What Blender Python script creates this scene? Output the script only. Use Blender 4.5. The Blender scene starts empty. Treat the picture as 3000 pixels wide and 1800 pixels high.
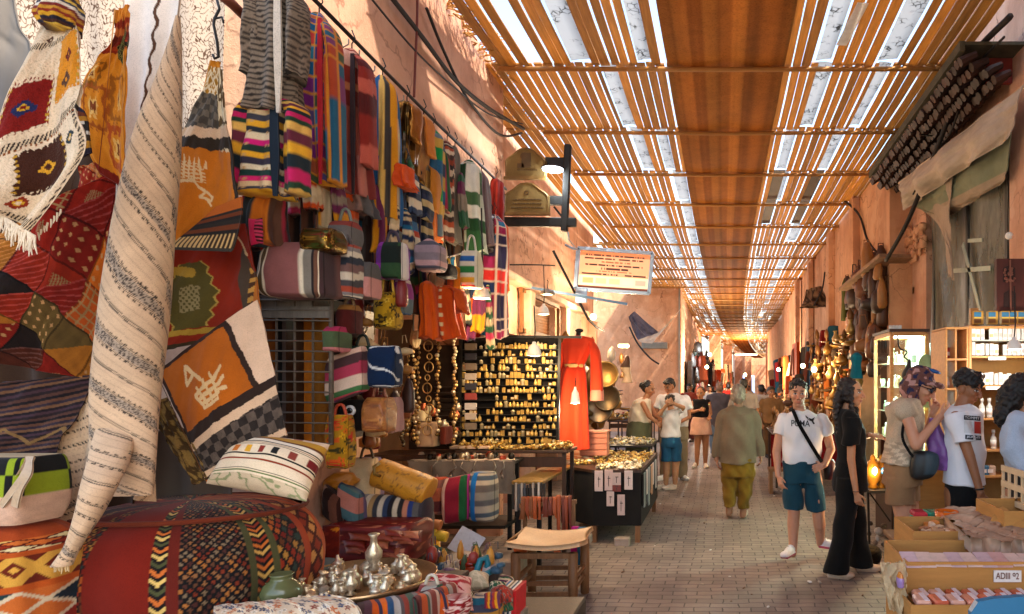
import bpy,bmesh,math,random
import numpy as np
from mathutils import Vector,Matrix,noise as mnoise
random.seed(7)
rng=np.random.default_rng(11)
S=bpy.context.scene
COL=S.collection
F,CX,CY,EYE=1600.0,1745.0,925.0,1.69
R=math.radians
def P(x,y,Y):
 return Vector(((x-CX)*Y/F,Y,EYE-(y-CY)*Y/F))
def Yx(x,X):
 return X*F/(x-CX)
def hexc(h):
 h=h.lstrip('#')
 c=[int(h[i:i+2],16)/255 for i in (0,2,4)]
 return np.array([(v/12.92 if v<=.04045 else ((v+.055)/1.055)**2.4) for v in c])
ORG={}
MATS={}
class NG:
 def __init__(s,name):
  s.m=bpy.data.materials.new(name);s.m.use_nodes=True
  s.t=s.m.node_tree;s.t.nodes.clear()
  s.out=s.n('ShaderNodeOutputMaterial');s.b=s.n('ShaderNodeBsdfPrincipled')
  s.t.links.new(s.b.outputs[0],s.out.inputs[0])
 def n(s,typ,**kw):
  nd=s.t.nodes.new(typ)
  for k,v in kw.items():
   if k.startswith('i_'):
    nd.inputs[k[2:].replace('_',' ')].default_value=v
   else:setattr(nd,k,v)
  return nd
 def l(s,a,b):s.t.links.new(a,b)
 def ramp(s,fac,stops,interp='LINEAR'):
  r=s.n('ShaderNodeValToRGB');cr=r.color_ramp;cr.interpolation=interp
  while len(cr.elements)<len(stops):cr.elements.new(.5)
  for e,(p,c) in zip(cr.elements,stops):
   e.position=p;e.color=(*c[:3],1)
  s.l(fac,r.inputs[0]);return r.outputs[0]
 def noise(s,scale,detail=4,rough=.6,coord='Object',stretch=None):
  tc=s.n('ShaderNodeTexCoord');src=tc.outputs[coord]
  if stretch:
   mp=s.n('ShaderNodeMapping');mp.inputs['Scale'].default_value=stretch
   s.l(src,mp.inputs[0]);src=mp.outputs[0]
  nz=s.n('ShaderNodeTexNoise');nz.inputs['Scale'].default_value=scale
  nz.inputs['Detail'].default_value=detail;nz.inputs['Roughness'].default_value=rough
  s.l(src,nz.inputs['Vector']);return nz.outputs['Fac']
 def bump(s,h,strength=.3,dist=.01):
  b=s.n('ShaderNodeBump');b.inputs['Strength'].default_value=strength
  b.inputs['Distance'].default_value=dist
  s.l(h,b.inputs['Height']);s.l(b.outputs[0],s.b.inputs['Normal'])
def mixrgb(g,fac,a,b,blend='MIX'):
 m=g.n('ShaderNodeMixRGB',blend_type=blend)
 for sock,v in zip(m.inputs,(fac,a,b)):
  if isinstance(v,bpy.types.NodeSocket):g.l(v,sock)
  elif isinstance(v,(int,float)):sock.default_value=v
  else:sock.default_value=(v[0],v[1],v[2],1)
 return m.outputs[0]
def M(name,col,rough=.7,metal=0.,var=.25,scale=6.,bump=.15,bdist=.004,bscale=60.,stretch=None,emit=None,estr=0.,transl=0.,spec=.4):
 """plain material: base colour broken up by large and small noise, with bump"""
 if name in MATS:return MATS[name]
 g=NG(name)
 c=hexc(col) if isinstance(col,str) else np.array(col)
 nz=g.noise(scale,5,.65,stretch=stretch)
 ca=c*(1-var);cb=np.minimum(c*(1+var),.95)
 colr=g.ramp(nz,[(.3,ca),(.7,cb)])
 nz2=g.noise(bscale,4,.7,stretch=stretch)
 colr=mixrgb(g,.35*min(1,var*3),colr,g.ramp(nz2,[(.3,c*.75),(.7,np.minimum(c*1.2,.95))]))
 g.l(colr,g.b.inputs['Base Color'])
 g.b.inputs['Roughness'].default_value=rough;g.b.inputs['Metallic'].default_value=metal
 g.b.inputs['Specular IOR Level'].default_value=spec
 if bump:g.bump(nz2,bump,bdist)
 if estr:
  e=hexc(emit) if isinstance(emit,str) else emit
  g.b.inputs['Emission Color'].default_value=(*e,1);g.b.inputs['Emission Strength'].default_value=estr
 if transl:
  tr=g.n('ShaderNodeBsdfTranslucent');g.l(colr,tr.inputs[0])
  mx=g.n('ShaderNodeMixShader');mx.inputs[0].default_value=transl
  g.l(g.b.outputs[0],mx.inputs[1]);g.l(tr.outputs[0],mx.inputs[2]);g.l(mx.outputs[0],g.out.inputs[0])
 MATS[name]=g.m;return g.m
def textile(name='woven_cloth',rough=.9,sheen=.06,wscale=260.,bump=.35,bdist=.003,var=.35,transl=0.,spec=.15,metal=0.,wr=0.):
 """cloth whose woven or printed pattern is stored per vertex in attribute Col"""
 if name in MATS:return MATS[name]
 g=NG(name)
 at=g.n('ShaderNodeVertexColor',layer_name='Col')
 nz=g.noise(wscale,2,.6)
 nz3=g.noise(9.,5,.6)
 c=mixrgb(g,var,at.outputs[0],g.ramp(nz,[(.25,(.25,)*3),(.5,(.9,)*3),(.75,(1,)*3)]),'MULTIPLY')
 c=mixrgb(g,.45*min(1,var*2.5),c,g.ramp(nz3,[(.3,(.6,)*3),(.65,(1,)*3)]),'MULTIPLY')
 g.l(c,g.b.inputs['Base Color'])
 g.b.inputs['Roughness'].default_value=rough;g.b.inputs['Sheen Weight'].default_value=sheen
 g.b.inputs['Specular IOR Level'].default_value=spec;g.b.inputs['Metallic'].default_value=metal
 h=nz
 if wr:
  wv=g.noise(7.,3,.5,stretch=(1,1,.45))
  ad=g.n('ShaderNodeMath',operation='MULTIPLY_ADD');g.l(wv,ad.inputs[0]);ad.inputs[1].default_value=wr;g.l(nz,ad.inputs[2]);h=ad.outputs[0]
 g.bump(h,bump,bdist)
 if transl:
  tr=g.n('ShaderNodeBsdfTranslucent');g.l(c,tr.inputs[0])
  mx=g.n('ShaderNodeMixShader');mx.inputs[0].default_value=transl
  g.l(g.b.outputs[0],mx.inputs[1]);g.l(tr.outputs[0],mx.inputs[2]);g.l(mx.outputs[0],g.out.inputs[0])
 MATS[name]=g.m;return g.m
def _link(name,me,loc,parent):
 o=bpy.data.objects.new(name,me);COL.objects.link(o)
 if parent is not None:
  o.parent=parent;o.location=(0,0,0)
 else:o.location=loc
 return o
def tag(o,label=None,cat=None,group=None,kind=None):
 if label:o['label']=label
 if cat:o['category']=cat
 if group:o['group']=group
 if kind:o['kind']=kind
 return o
def thing(name,label,cat,loc=(0,0,0),group=None):
 o=bpy.data.objects.new(name,None);COL.objects.link(o);o.empty_display_size=.1
 o.location=loc;ORG[o.name]=Vector(loc)
 return tag(o,label,cat,group)
def mesh_obj(name,V,faces,mat,parent=None,smooth=True,col=None,mats=None,fmat=None,uv=None):
 V=np.asarray(V,dtype=float)
 if parent is not None:org=ORG[parent.name]
 else:
  mn,mx=V.min(0),V.max(0);org=Vector(((mn[0]+mx[0])/2,(mn[1]+mx[1])/2,mn[2]))
 me=bpy.data.meshes.new(name)
 me.from_pydata((V-np.array(org)).tolist(),[],faces)
 for m in (mats or [mat]):me.materials.append(m)
 if fmat is not None:me.polygons.foreach_set('material_index',np.asarray(fmat,dtype=np.int32))
 if smooth:me.polygons.foreach_set('use_smooth',np.ones(len(me.polygons),dtype=bool))
 if col is not None:
  a=me.color_attributes.new('Col','FLOAT_COLOR','POINT')
  c=np.ones((len(V),4));c[:,:3]=np.clip(col,0,1);a.data.foreach_set('color',c.ravel())
 me.update()
 o=_link(name,me,org,parent);ORG[o.name]=Vector(org)
 return o
class MB:
 """collects shapes (each vertex with a colour) and links them as ONE mesh"""
 def __init__(s):s.v=[];s.f=[];s.c=[];s.col=np.array([.5,.5,.5])
 def setc(s,c):s.col=hexc(c) if isinstance(c,str) else np.array(c);return s
 def add(s,V,Fc,c=None):
  n=sum(len(a) for a in s.v);V=np.asarray(V,dtype=float)
  s.v.append(V);s.f+=[tuple(i+n for i in f) for f in Fc]
  s.c.append(np.tile(s.col,(len(V),1)) if c is None else c);return s
 def box(s,c,size,rot=None,bev=0.):
  hx,hy,hz=[d/2 for d in size]
  if bev:
   b=min(bev,hx*.9,hy*.9,hz*.9);V=[];idx={}
   for sx in (-1,1):
    for sy in (-1,1):
     for sz in (-1,1):
      for ax in range(3):
       p=[sx*(hx-b),sy*(hy-b),sz*(hz-b)];p[ax]+=(sx,sy,sz)[ax]*b
       idx[(sx,sy,sz,ax)]=len(V);V.append(p)
   Fc=[]
   for ax in range(3):
    o1,o2=[(1,2),(2,0),(0,1)][ax]
    for sg in (-1,1):
     q=[]
     for a,bb in ((-1,-1),(1,-1),(1,1),(-1,1)):
      k=[0,0,0];k[ax]=sg;k[o1]=a;k[o2]=bb;q.append(idx[(*k,ax)])
     Fc.append(tuple(q if sg>0 else q[::-1]))
   for ax in range(3):
    o1,o2=[(1,2),(2,0),(0,1)][ax]
    for a in (-1,1):
     for bb in (-1,1):
      k=[0,0,0];k[o1]=a;k[o2]=bb
      k0=k[:];k0[ax]=-1;k1=k[:];k1[ax]=1
      q=[idx[(*k0,o1)],idx[(*k1,o1)],idx[(*k1,o2)],idx[(*k0,o2)]]
      Fc.append(tuple(q if a*bb<0 else q[::-1]))
   for sx in (-1,1):
    for sy in (-1,1):
     for sz in (-1,1):
      q=[idx[(sx,sy,sz,a)] for a in range(3)];Fc.append(tuple(q if sx*sy*sz>0 else q[::-1]))
  else:
   V=[(sx*hx,sy*hy,sz*hz) for sx in (-1,1) for sy in (-1,1) for sz in (-1,1)]
   Fc=[(0,1,3,2),(4,6,7,5),(0,4,5,1),(2,3,7,6),(0,2,6,4),(1,5,7,3)]
  V=np.array(V)
  if rot is not None:
   m=np.array((rot if isinstance(rot,Matrix) else Matrix.Rotation(rot,3,'Z')).to_3x3());V=V@m.T
  return s.add(V+np.array(c),Fc)
 def bar(s,a,b,w,h=None,up=(0,0,1),bev=0.):
  """rectangular bar from a to b"""
  a,b=Vector(a),Vector(b);d=b-a;L=d.length;y=d.normalized();u=Vector(up)
  if abs(y.dot(u))>.98:u=Vector((1,0,0))
  x=y.cross(u).normalized();z=x.cross(y)
  return s.box((a+b)/2,(w,L,h or w),Matrix((x,y,z)).transposed(),bev)
 def tube(s,pts,r,n=8,cap=True):
  pts=[Vector(p) for p in pts];m=len(pts)
  rs=r if hasattr(r,'__len__') else [r]*m
  V=[];t0=(pts[1]-pts[0]).normalized()
  u=t0.cross(Vector((0,0,1)));
  if u.length<.05:u=t0.cross(Vector((1,0,0)))
  u.normalize()
  for i in range(m):
   t=(pts[min(i+1,m-1)]-pts[max(i-1,0)]).normalized()
   u=(u-t*u.dot(t)).normalized();w=t.cross(u)
   for k in range(n):
    a=2*math.pi*k/n;V.append(pts[i]+(u*math.cos(a)+w*math.sin(a))*rs[i])
  Fc=[(i*n+k,i*n+(k+1)%n,(i+1)*n+(k+1)%n,(i+1)*n+k) for i in range(m-1) for k in range(n)]
  if cap:Fc+=[tuple(range(n))[::-1],tuple((m-1)*n+k for k in range(n))]
  return s.add(np.array([tuple(v) for v in V]),Fc)
 def lathe(s,prof,c,n=16,axis='Z',tilt=None):
  """prof: (radius, height) pairs"""
  V=[];m=len(prof)
  for r,h in prof:
   for k in range(n):
    a=2*math.pi*k/n;V.append((r*math.cos(a),r*math.sin(a),h))
  V=np.array(V)
  if tilt is not None:V=V@np.array(tilt.to_3x3()).T
  Fc=[(i*n+k,i*n+(k+1)%n,(i+1)*n+(k+1)%n,(i+1)*n+k) for i in range(m-1) for k in range(n)]
  Fc+=[tuple(range(n))[::-1],tuple((m-1)*n+k for k in range(n))]
  return s.add(V+np.array(c),Fc)
 def ball(s,c,r,nu=10,nv=7,rot=None):
  rr=r if hasattr(r,'__len__') else (r,r,r)
  V=[(0,0,-1)]
  for j in range(1,nv):
   t=math.pi*j/nv-math.pi/2
   V+=[(math.cos(t)*math.cos(2*math.pi*k/nu),math.cos(t)*math.sin(2*math.pi*k/nu),math.sin(t)) for k in range(nu)]
  V.append((0,0,1));V=np.array(V)*np.array(rr)
  if rot is not None:V=V@np.array(rot.to_3x3()).T
  L=len(V)-1
  Fc=[(0,1+(k+1)%nu,1+k) for k in range(nu)]
  for j in range(nv-2):
   a=1+j*nu
   Fc+=[(a+k,a+(k+1)%nu,a+nu+(k+1)%nu,a+nu+k) for k in range(nu)]
  a=1+(nv-2)*nu
  Fc+=[(a+k,a+(k+1)%nu,L) for k in range(nu)]
  return s.add(V+np.array(c),Fc)
 def prism(s,pts,dvec):
  """polygon of 3-D points pushed along dvec"""
  pts=[Vector(p) for p in pts];n=len(pts);d=Vector(dvec)
  V=[tuple(p) for p in pts]+[tuple(p+d) for p in pts]
  Fc=[tuple(range(n))[::-1],tuple(range(n,2*n))]+[(i,(i+1)%n,n+(i+1)%n,n+i) for i in range(n)]
  return s.add(V,Fc)
 def build(s,name,mat,parent=None,smooth=False,col=True):
  V=np.concatenate(s.v);c=np.concatenate(s.c)
  return mesh_obj(name,V,s.f,mat,parent,smooth,c if col else None)
def lerp(a,b,t):return a+(b-a)*t
def cr(keys,t):
 """smooth interpolation of keyed rows: keys (n,k) at even parameter, t array"""
 K=np.asarray(keys,dtype=float);n=len(K)
 x=np.clip(np.asarray(t)*(n-1),0,n-1-1e-9);i=x.astype(int);f=(x-i)[:,None]
 p1,p2=K[i],K[i+1];p0=K[np.maximum(i-1,0)];p3=K[np.minimum(i+2,n-1)]
 return .5*(2*p1+(p2-p0)*f+(2*p0-5*p1+4*p2-p3)*f**2+(3*p1-p0-3*p2+p3)*f**3)
def fbm(x,y,seed=0.):
 """cheap smooth pseudo noise in numpy, about -1..1"""
 s=0
 for k,(a,b,p) in enumerate(((1,.6,.3),(-.7,1.1,1.9),(1.7,-1.3,4.1),(2.3,2.1,2.2))):
  s=s+np.sin(a*x+b*y+p+seed*(k+1.3))/(1+.5*k)
 return s/2.2
def grid_mesh(name,G,mat,col=None,parent=None,thick=.0,paint=None,smooth=True):
 """G (nv,nu,3) sheet of points; thick gives it a real back"""
 nv,nu=G.shape[:2]
 u,v=np.meshgrid(np.linspace(0,1,nu),np.linspace(0,1,nv))
 if paint is not None:col=paint(u,v)
 idx=np.arange(nv*nu).reshape(nv,nu)
 Fc=np.stack([idx[:-1,:-1],idx[1:,:-1],idx[1:,1:],idx[:-1,1:]],-1).reshape(-1,4).tolist()
 V=G.reshape(-1,3);c=None if col is None else np.asarray(col).reshape(-1,3)
 if thick:
  du=np.gradient(G,axis=1);dv=np.gradient(G,axis=0);nn=np.cross(dv,du);nn/=np.linalg.norm(nn,axis=2,keepdims=True)+1e-9
  B=(G-nn*thick).reshape(-1,3);n=nv*nu
  Fb=[(a+n,d+n,cc+n,b+n) for a,b,cc,d in Fc]
  ring=list(idx[0,:])+list(idx[1:,-1])+list(idx[-1,-2::-1])+list(idx[-2:0,0])
  Fs=[(ring[(i+1)%len(ring)],ring[i],ring[i]+n,ring[(i+1)%len(ring)]+n) for i in range(len(ring))]
  V=np.concatenate([V,B]);Fc=Fc+Fb+[tuple(int(q) for q in f) for f in Fs]
  if c is not None:c=np.concatenate([c,c])
 return mesh_obj(name,V,Fc,mat,parent,smooth,c)
def cloth_px(name,TL,TR,BR,BL,nu,nv,mat,paint,parent=None,thick=.006,folds=0,famp=0.,bulge=0.,crumple=0.,edgeamp=0.,seed=1.,curve=None,sag=0.):
 """hanging cloth given by its corners as (x, y, depth); folds run down it"""
 c=[np.array(P(*q)) for q in (TL,TR,BR,BL)]
 u,v=np.meshgrid(np.linspace(0,1,nu),np.linspace(0,1,nv));uu,vv=u[...,None],v[...,None]
 G=(c[0]*(1-uu)+c[1]*uu)*(1-vv)+(c[3]*(1-uu)+c[2]*uu)*vv
 n=np.cross(c[1]-c[0],c[3]-c[0]);n/=np.linalg.norm(n)
 if n[1]>0:n=-n
 d=np.zeros_like(u)
 if folds:d+=famp*np.sin(2*np.pi*folds*(u+.06*fbm(v*3,u*2,seed))+seed)*(0.35+.65*v)
 if bulge:d+=bulge*np.sin(np.pi*u)*np.sin(np.pi*np.clip(v*.9+.1,0,1))
 if crumple:d+=crumple*fbm(u*9+seed,v*11,seed)+crumple*.5*fbm(u*23,v*19+seed,seed)
 G=G+d[...,None]*n
 if edgeamp:
  e=edgeamp*fbm(v*8,v*3+seed,seed);G[...,0]+=e*(u-.5)*2
  G[...,2]+=edgeamp*fbm(u*7,u*2,seed+2)*(v-.2)
 if sag:G[...,2]-=sag*np.sin(np.pi*u)*(.3+.7*v)
 if curve is not None:G=G+curve(u,v)
 return grid_mesh(name,G,mat,parent=parent,thick=thick,paint=paint)
def loft(name,secs,mat,paint,parent=None,nu=48,nv=60,folds=0,famp=0.,power=2.,capz=True,seed=0.,crumple=0.,smooth=True,hem=0.,lean=0.,tilt=0.):
 """closed tube through sections (x, y, half width px, half depth m, depth Y[, slope px]); px coordinates.
    used for garments, bags, cushions, rolls"""
 K=[]
 for q in secs:
  x,y,w,hd,Y=q[:5];sl=q[5] if len(q)>5 else 0.
  p=P(x,y,Y);K.append([p.x,p.y,p.z,w*Y/F,hd,sl*Y/F])
 t=np.linspace(0,1,nv);k=cr(K,t)
 a=np.linspace(0,2*np.pi,nu,endpoint=False)
 ca,sa=np.cos(a),np.sin(a)
 ex=2./power
 ex_x=np.sign(ca)*np.abs(ca)**ex;ex_y=np.sign(sa)*np.abs(sa)**ex
 V=np.zeros((nv,nu,3))
 w=np.maximum(k[:,3],.002)[:,None];h=np.maximum(k[:,4],.002)[:,None]
 fo=np.zeros((nv,nu))
 if folds:fo=famp*np.sin(folds*a[None,:]+.8*fbm(t*5,t*2+seed,seed)[:,None]+seed)*(.25+.75*t[:,None])
 if crumple:fo=fo+crumple*fbm(a[None,:]*3*np.ones((nv,1)),t[:,None]*14*np.ones((1,nu)),seed)
 V[...,0]=k[:,0:1]+ex_x[None]*w*(1+fo);V[...,1]=k[:,1:2]-ex_y[None]*h*(1+fo*1.5)
 V[...,2]=k[:,2:3]-k[:,5:6]*ex_x[None]
 if hem:V[...,2]+=hem*(np.clip(t-.6,0,1)/.4)[:,None]**2*fbm(a*2.3,a*1.1+seed,seed)[None];V[...,0]+=lean*(np.sin(t*2.6+seed)*t)[:,None]
 if tilt:V[...,1]+=tilt*(V[...,0]-k[:,0:1])
 idx=np.arange(nv*nu).reshape(nv,nu);r=np.roll(idx,-1,1)
 Fc=np.stack([idx[:-1],r[:-1],r[1:],idx[1:]],-1).reshape(-1,4).tolist()
 if capz:Fc+=[tuple(int(i) for i in idx[0][::-1]),tuple(int(i) for i in idx[-1])]
 u=np.tile((a/(2*np.pi))[None],(nv,1));v=np.tile(t[:,None],(1,nu))
 c=paint(u,v)
 return mesh_obj(name,V.reshape(-1,3),Fc,mat,parent,smooth,c.reshape(-1,3))
def C(h):return hexc(h)
def full(u,c):return np.ones(u.shape+(3,))*np.asarray(c)
def pick(arr,cols):
 return np.asarray([hexc(c) if isinstance(c,str) else c for c in cols])[np.asarray(arr,dtype=int)%len(cols)]
def where(m,a,b):return np.where(m[...,None],a,b)
def stripes(cols,n,axis='v',widths=None,jit=0.,warp=0.):
 def f(u,v):
  q=v if axis=='v' else u
  o=u if axis=='v' else v
  q=q+warp*fbm(o*5,q*3,1.)
  if widths is not None:
   e=np.cumsum(widths)/np.sum(widths);x=(q*n)%1
   return pick(np.searchsorted(e,x),cols)
  return pick(np.floor(q*n),cols)
 return f
def checks(cols,nu,nv,line=None,lw=.12,seed=3):
 tb=np.random.default_rng(seed).integers(0,len(cols),(64,64))
 def f(u,v):
  a,b=np.floor(u*nu).astype(int)%64,np.floor(v*nv).astype(int)%64
  c=pick(tb[b,a],cols)
  if line:c=where(((u*nu)%1<lw)|((v*nv)%1<lw),hexc(line),c)
  return c
 return f
def diamonds(c1,c2,n,m,thick=.3):
 a,b=hexc(c1),hexc(c2)
 def f(u,v):
  d=np.abs((u*n)%1-.5)+np.abs((v*m)%1-.5)
  return where((np.abs(d-.5)<thick*.25)|(d<.14),b,a)
 return f
def hcat(parts,axis='u'):
 """bands of patterns side by side: (width, fn)"""
 e=np.cumsum([p[0] for p in parts]);e=e/e[-1]
 def f(u,v):
  q=u if axis=='u' else v
  out=np.zeros(u.shape+(3,));lo=0.
  for hi,(w,fn) in zip(e,parts):
   m=(q>=lo)&(q<=hi+1e-9);s=(q-lo)/(hi-lo)
   c=(fn(s,v) if axis=='u' else fn(u,s)) if callable(fn) else full(u,hexc(fn) if isinstance(fn,str) else fn)
   out[m]=c[m];lo=hi
  return out
 return f
def chevron(cols,n,k=2.,axis='v'):
 def f(u,v):
  q,o=(v,u) if axis=='v' else (u,v)
  return pick(np.floor((q*n+np.abs(o-.5)*k)*len(cols)),cols)
 return f
def flowers(bg,cols,n=6,m=8,seed=5,r=.42):
 rr=np.random.default_rng(seed)
 ox,oy=rr.random((40,40)),rr.random((40,40));cc=rr.integers(0,len(cols),(40,40));rad=.5+.5*rr.random((40,40))
 bgc=hexc(bg)
 def f(u,v):
  out=full(u,bgc)
  for k in range(2):
   a,b=u*n+k*.5,v*m+k*.37;i,j=np.floor(a).astype(int)%40,np.floor(b).astype(int)%40
   dx,dy=(a%1)-.3-.4*ox[j,i],(b%1)-.3-.4*oy[j,i]
   d=np.hypot(dx,dy);an=np.arctan2(dy,dx)
   out=where(d<r*rad[j,i]*(.75+.3*np.cos(an*5)),pick(cc[j,i]+k,cols),out)
   out=where(d<.1,bgc*.5,out)
  return out
 return f
def squiggle(bg,ink,s=9.,w=.12,seed=0.):
 a,b=hexc(bg),hexc(ink)
 def f(u,v):
  x=fbm(u*s+seed,v*s*1.6,seed)+.6*fbm(v*s*2.3,u*s*1.7+2,seed+3)
  return where(np.abs(x)<w,b,a)
 return f
def poly_in(u,v,pts):
 """points inside polygon"""
 ins=np.zeros(u.shape,dtype=bool);n=len(pts)
 for i in range(n):
  x1,y1=pts[i];x2,y2=pts[(i+1)%n]
  cond=((y1>v) !=(y2>v));xx=(x2-x1)*(v-y1)/((y2-y1) if y2 !=y1 else 1e-9)+x1
  ins ^=cond&(u<xx)
 return ins
def seg_d(u,v,a,b,asp=1.):
 """distance to a segment in uv, v scaled by asp"""
 ax,ay,bx,by=a[0],a[1]*asp,b[0],b[1]*asp;dx,dy=bx-ax,by-ay
 t=np.clip(((u-ax)*dx+(v*asp-ay)*dy)/(dx*dx+dy*dy+1e-12),0,1)
 return np.hypot(u-ax-t*dx,v*asp-ay-t*dy)
def tassel_edge(mb,pts,L,r=.004,col='#e8d3b5',n=1):
 mb.setc(col)
 for p in pts:
  p=Vector(p);q=p+Vector((random.uniform(-.2,.2)*L,random.uniform(-.15,.05)*L,-L*random.uniform(.7,1.15)))
  mb.tube([p,(p+q)/2+Vector((random.uniform(-.1,.1)*L,0,0)),q],[r,r*1.1,r*.4],5)
def copy_tree(o,loc,label=None,parent=None,group=None,rotz=None,scale=None):
 c=o.copy();COL.objects.link(c);c.parent=parent
 if parent is None:
  c.location=loc
  if rotz is not None:c.rotation_euler.z=rotz
  if scale is not None:c.scale=(scale,)*3 if not hasattr(scale,'__len__') else scale
  if label:c['label']=label
  if group:c['group']=group
 for ch in o.children:copy_tree(ch,None,parent=c)
 return c
CLOTH=textile('woven_cloth',wr=1.6)
KNIT=textile('coarse_wool',wscale=140.,bump=.7,bdist=.006,var=.5,wr=2.5)
SATIN=textile('smooth_cloth',wscale=500.,bump=.12,bdist=.002,var=.12,rough=.75,wr=3.)
LEATHER=textile('tooled_leather',wscale=90.,bump=.3,bdist=.003,var=.3,rough=.5,sheen=0,spec=.45)
PAINTED=textile('painted_surface',wscale=40.,bump=.12,bdist=.002,var=.22,rough=.6,sheen=0,spec=.4)
METALC=textile('worked_metal',wscale=70.,bump=.3,bdist=.002,var=.35,rough=.32,sheen=0,spec=.5,metal=.85)
GLOSS=textile('glazed_surface',wscale=30.,bump=.03,bdist=.001,var=.1,rough=.2,sheen=0,spec=.5)
def make_paving():
 g=NG('worn_brick_paving')
 tc=g.n('ShaderNodeTexCoord')
 wn=g.n('ShaderNodeTexNoise');wn.inputs['Scale'].default_value=2.2;wn.inputs['Detail'].default_value=3
 g.l(tc.outputs['Object'],wn.inputs['Vector'])
 sub=g.n('ShaderNodeVectorMath',operation='SUBTRACT');g.l(wn.outputs['Color'],sub.inputs[0]);sub.inputs[1].default_value=(.5,.5,.5)
 sc=g.n('ShaderNodeVectorMath',operation='SCALE');g.l(sub.outputs[0],sc.inputs[0]);sc.inputs['Scale'].default_value=.1
 ad=g.n('ShaderNodeVectorMath',operation='ADD');g.l(tc.outputs['Object'],ad.inputs[0]);g.l(sc.outputs[0],ad.inputs[1])
 br=g.n('ShaderNodeTexBrick');g.l(ad.outputs[0],br.inputs['Vector'])
 br.inputs['Scale'].default_value=1;br.inputs['Brick Width'].default_value=.2;br.inputs['Row Height'].default_value=.094;br.offset=.43
 br.inputs['Mortar Size'].default_value=.006;br.inputs['Mortar Smooth'].default_value=.4;br.inputs['Bias'].default_value=-.1
 br.inputs['Color1'].default_value=(.3,.243,.205,1);br.inputs['Color2'].default_value=(.215,.175,.15,1);br.inputs['Mortar'].default_value=(.075,.06,.052,1)
 nz=g.noise(1.1,6,.65);nf=g.noise(38,5,.7)
 c=mixrgb(g,.6,br.outputs['Color'],g.ramp(nz,[(.3,(.42,.4,.38)),(.68,(1.2,1.15,1.1))]),'MULTIPLY')
 c=mixrgb(g,.35,c,g.ramp(nf,[(.35,(.5,.5,.5)),(.6,(1,1,1))]),'MULTIPLY')
 g.l(c,g.b.inputs['Base Color']);g.b.inputs['Roughness'].default_value=.62
 g.l(g.ramp(nf,[(.2,(.5,)*3),(.8,(.8,)*3)]),g.b.inputs['Roughness'])
 mm=g.n('ShaderNodeMath',operation='MULTIPLY_ADD');g.l(br.outputs['Fac'],mm.inputs[0]);mm.inputs[1].default_value=-1.;g.l(nf,mm.inputs[2])
 g.bump(mm.outputs[0],.5,.006)
 return g.m
def make_plaster(name,base,dark,light,rough=.9):
 g=NG(name)
 n1=g.noise(.9,6,.62);n2=g.noise(5.,6,.7);n3=g.noise(60,4,.7);n4=g.noise(2.2,5,.7,stretch=(1,1,.18))
 c=g.ramp(n1,[(.3,hexc(dark)),(.5,hexc(base)),(.72,hexc(light))])
 c=mixrgb(g,.5,c,g.ramp(n2,[(.3,(.74,.68,.64)),(.52,(1,1,1))]),'MULTIPLY')
 c=mixrgb(g,.4,c,g.ramp(n4,[(.36,(.5,.43,.4)),(.55,(1,1,1))]),'MULTIPLY')
 tc=g.n('ShaderNodeTexCoord');vo=g.n('ShaderNodeTexVoronoi',feature='DISTANCE_TO_EDGE');vo.inputs['Scale'].default_value=.8
 wn=g.n('ShaderNodeTexNoise');wn.inputs['Scale'].default_value=3.;wn.inputs['Detail'].default_value=5;g.l(tc.outputs['Object'],wn.inputs['Vector'])
 va=g.n('ShaderNodeVectorMath',operation='MULTIPLY_ADD');g.l(wn.outputs['Color'],va.inputs[0]);va.inputs[1].default_value=(.7,.7,.7);g.l(tc.outputs['Object'],va.inputs[2]);g.l(va.outputs[0],vo.inputs['Vector'])
 c=mixrgb(g,g.ramp(n1,[(.42,(0,0,0)),(.56,(.8,.8,.8))]),c,mixrgb(g,1.,c,g.ramp(vo.outputs['Distance'],[(.004,(.35,.28,.25)),(.012,(1,1,1))]),'MULTIPLY'))
 c=mixrgb(g,g.ramp(g.noise(1.7,3,.5),[(.6,(0,0,0)),(.615,(.55,.55,.55))]),c,hexc(light)*.95)
 g.l(c,g.b.inputs['Base Color']);g.b.inputs['Roughness'].default_value=rough;g.b.inputs['Specular IOR Level'].default_value=.2
 ad=g.n('ShaderNodeMath',operation='MULTIPLY_ADD');g.l(n2,ad.inputs[0]);ad.inputs[1].default_value=2.5;g.l(n3,ad.inputs[2])
 g.bump(ad.outputs[0],.45,.012)
 return g.m
PAVING=make_paving()
PLASTER=make_plaster('peach_plaster','#d0a084','#bb8b70','#dab096')
PLASTER_O=make_plaster('orange_plaster','#cc9872','#b6825e','#d8aa86')
PLASTER_P=make_plaster('pale_plaster','#c9a58c','#ad876f','#d8b89e')
CONC=make_plaster('grey_render','#9a8a7c','#7c6e62','#b3a496')
BAMBOO=M('split_bamboo','#c0904c',.6,var=.4,scale=3.,bscale=30,stretch=(14,.8,6),bump=.3,transl=.42)
BAMBOO_D=M('weathered_bamboo','#a87c42',.65,var=.4,scale=3.,bscale=30,stretch=(14,.8,6),bump=.3,transl=.38)
BEAM=M('roof_beam_wood','#a8763a',.6,var=.35,scale=4,bscale=40,stretch=(1,12,12),bump=.25)
DARKWOOD=M('dark_wood','#3a2417',.55,var=.4,scale=5,bscale=50,stretch=(8,8,1),bump=.25)
MIDWOOD=M('brown_wood','#7a5230',.6,var=.35,scale=5,bscale=45,stretch=(8,8,1),bump=.25)
PINE=M('pine_board','#b98147',.55,var=.25,scale=5,bscale=45,stretch=(1,8,8),bump=.15)
BLACKM=M('black_iron','#14120f',.5,var=.3,bump=.1,spec=.4)
GREYM=M('galvanised_metal','#8c8880',.4,metal=.6,var=.2,bump=.08)
WIRE=M('cable_rubber','#241f1c',.7,var=.3,bump=.1)
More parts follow.
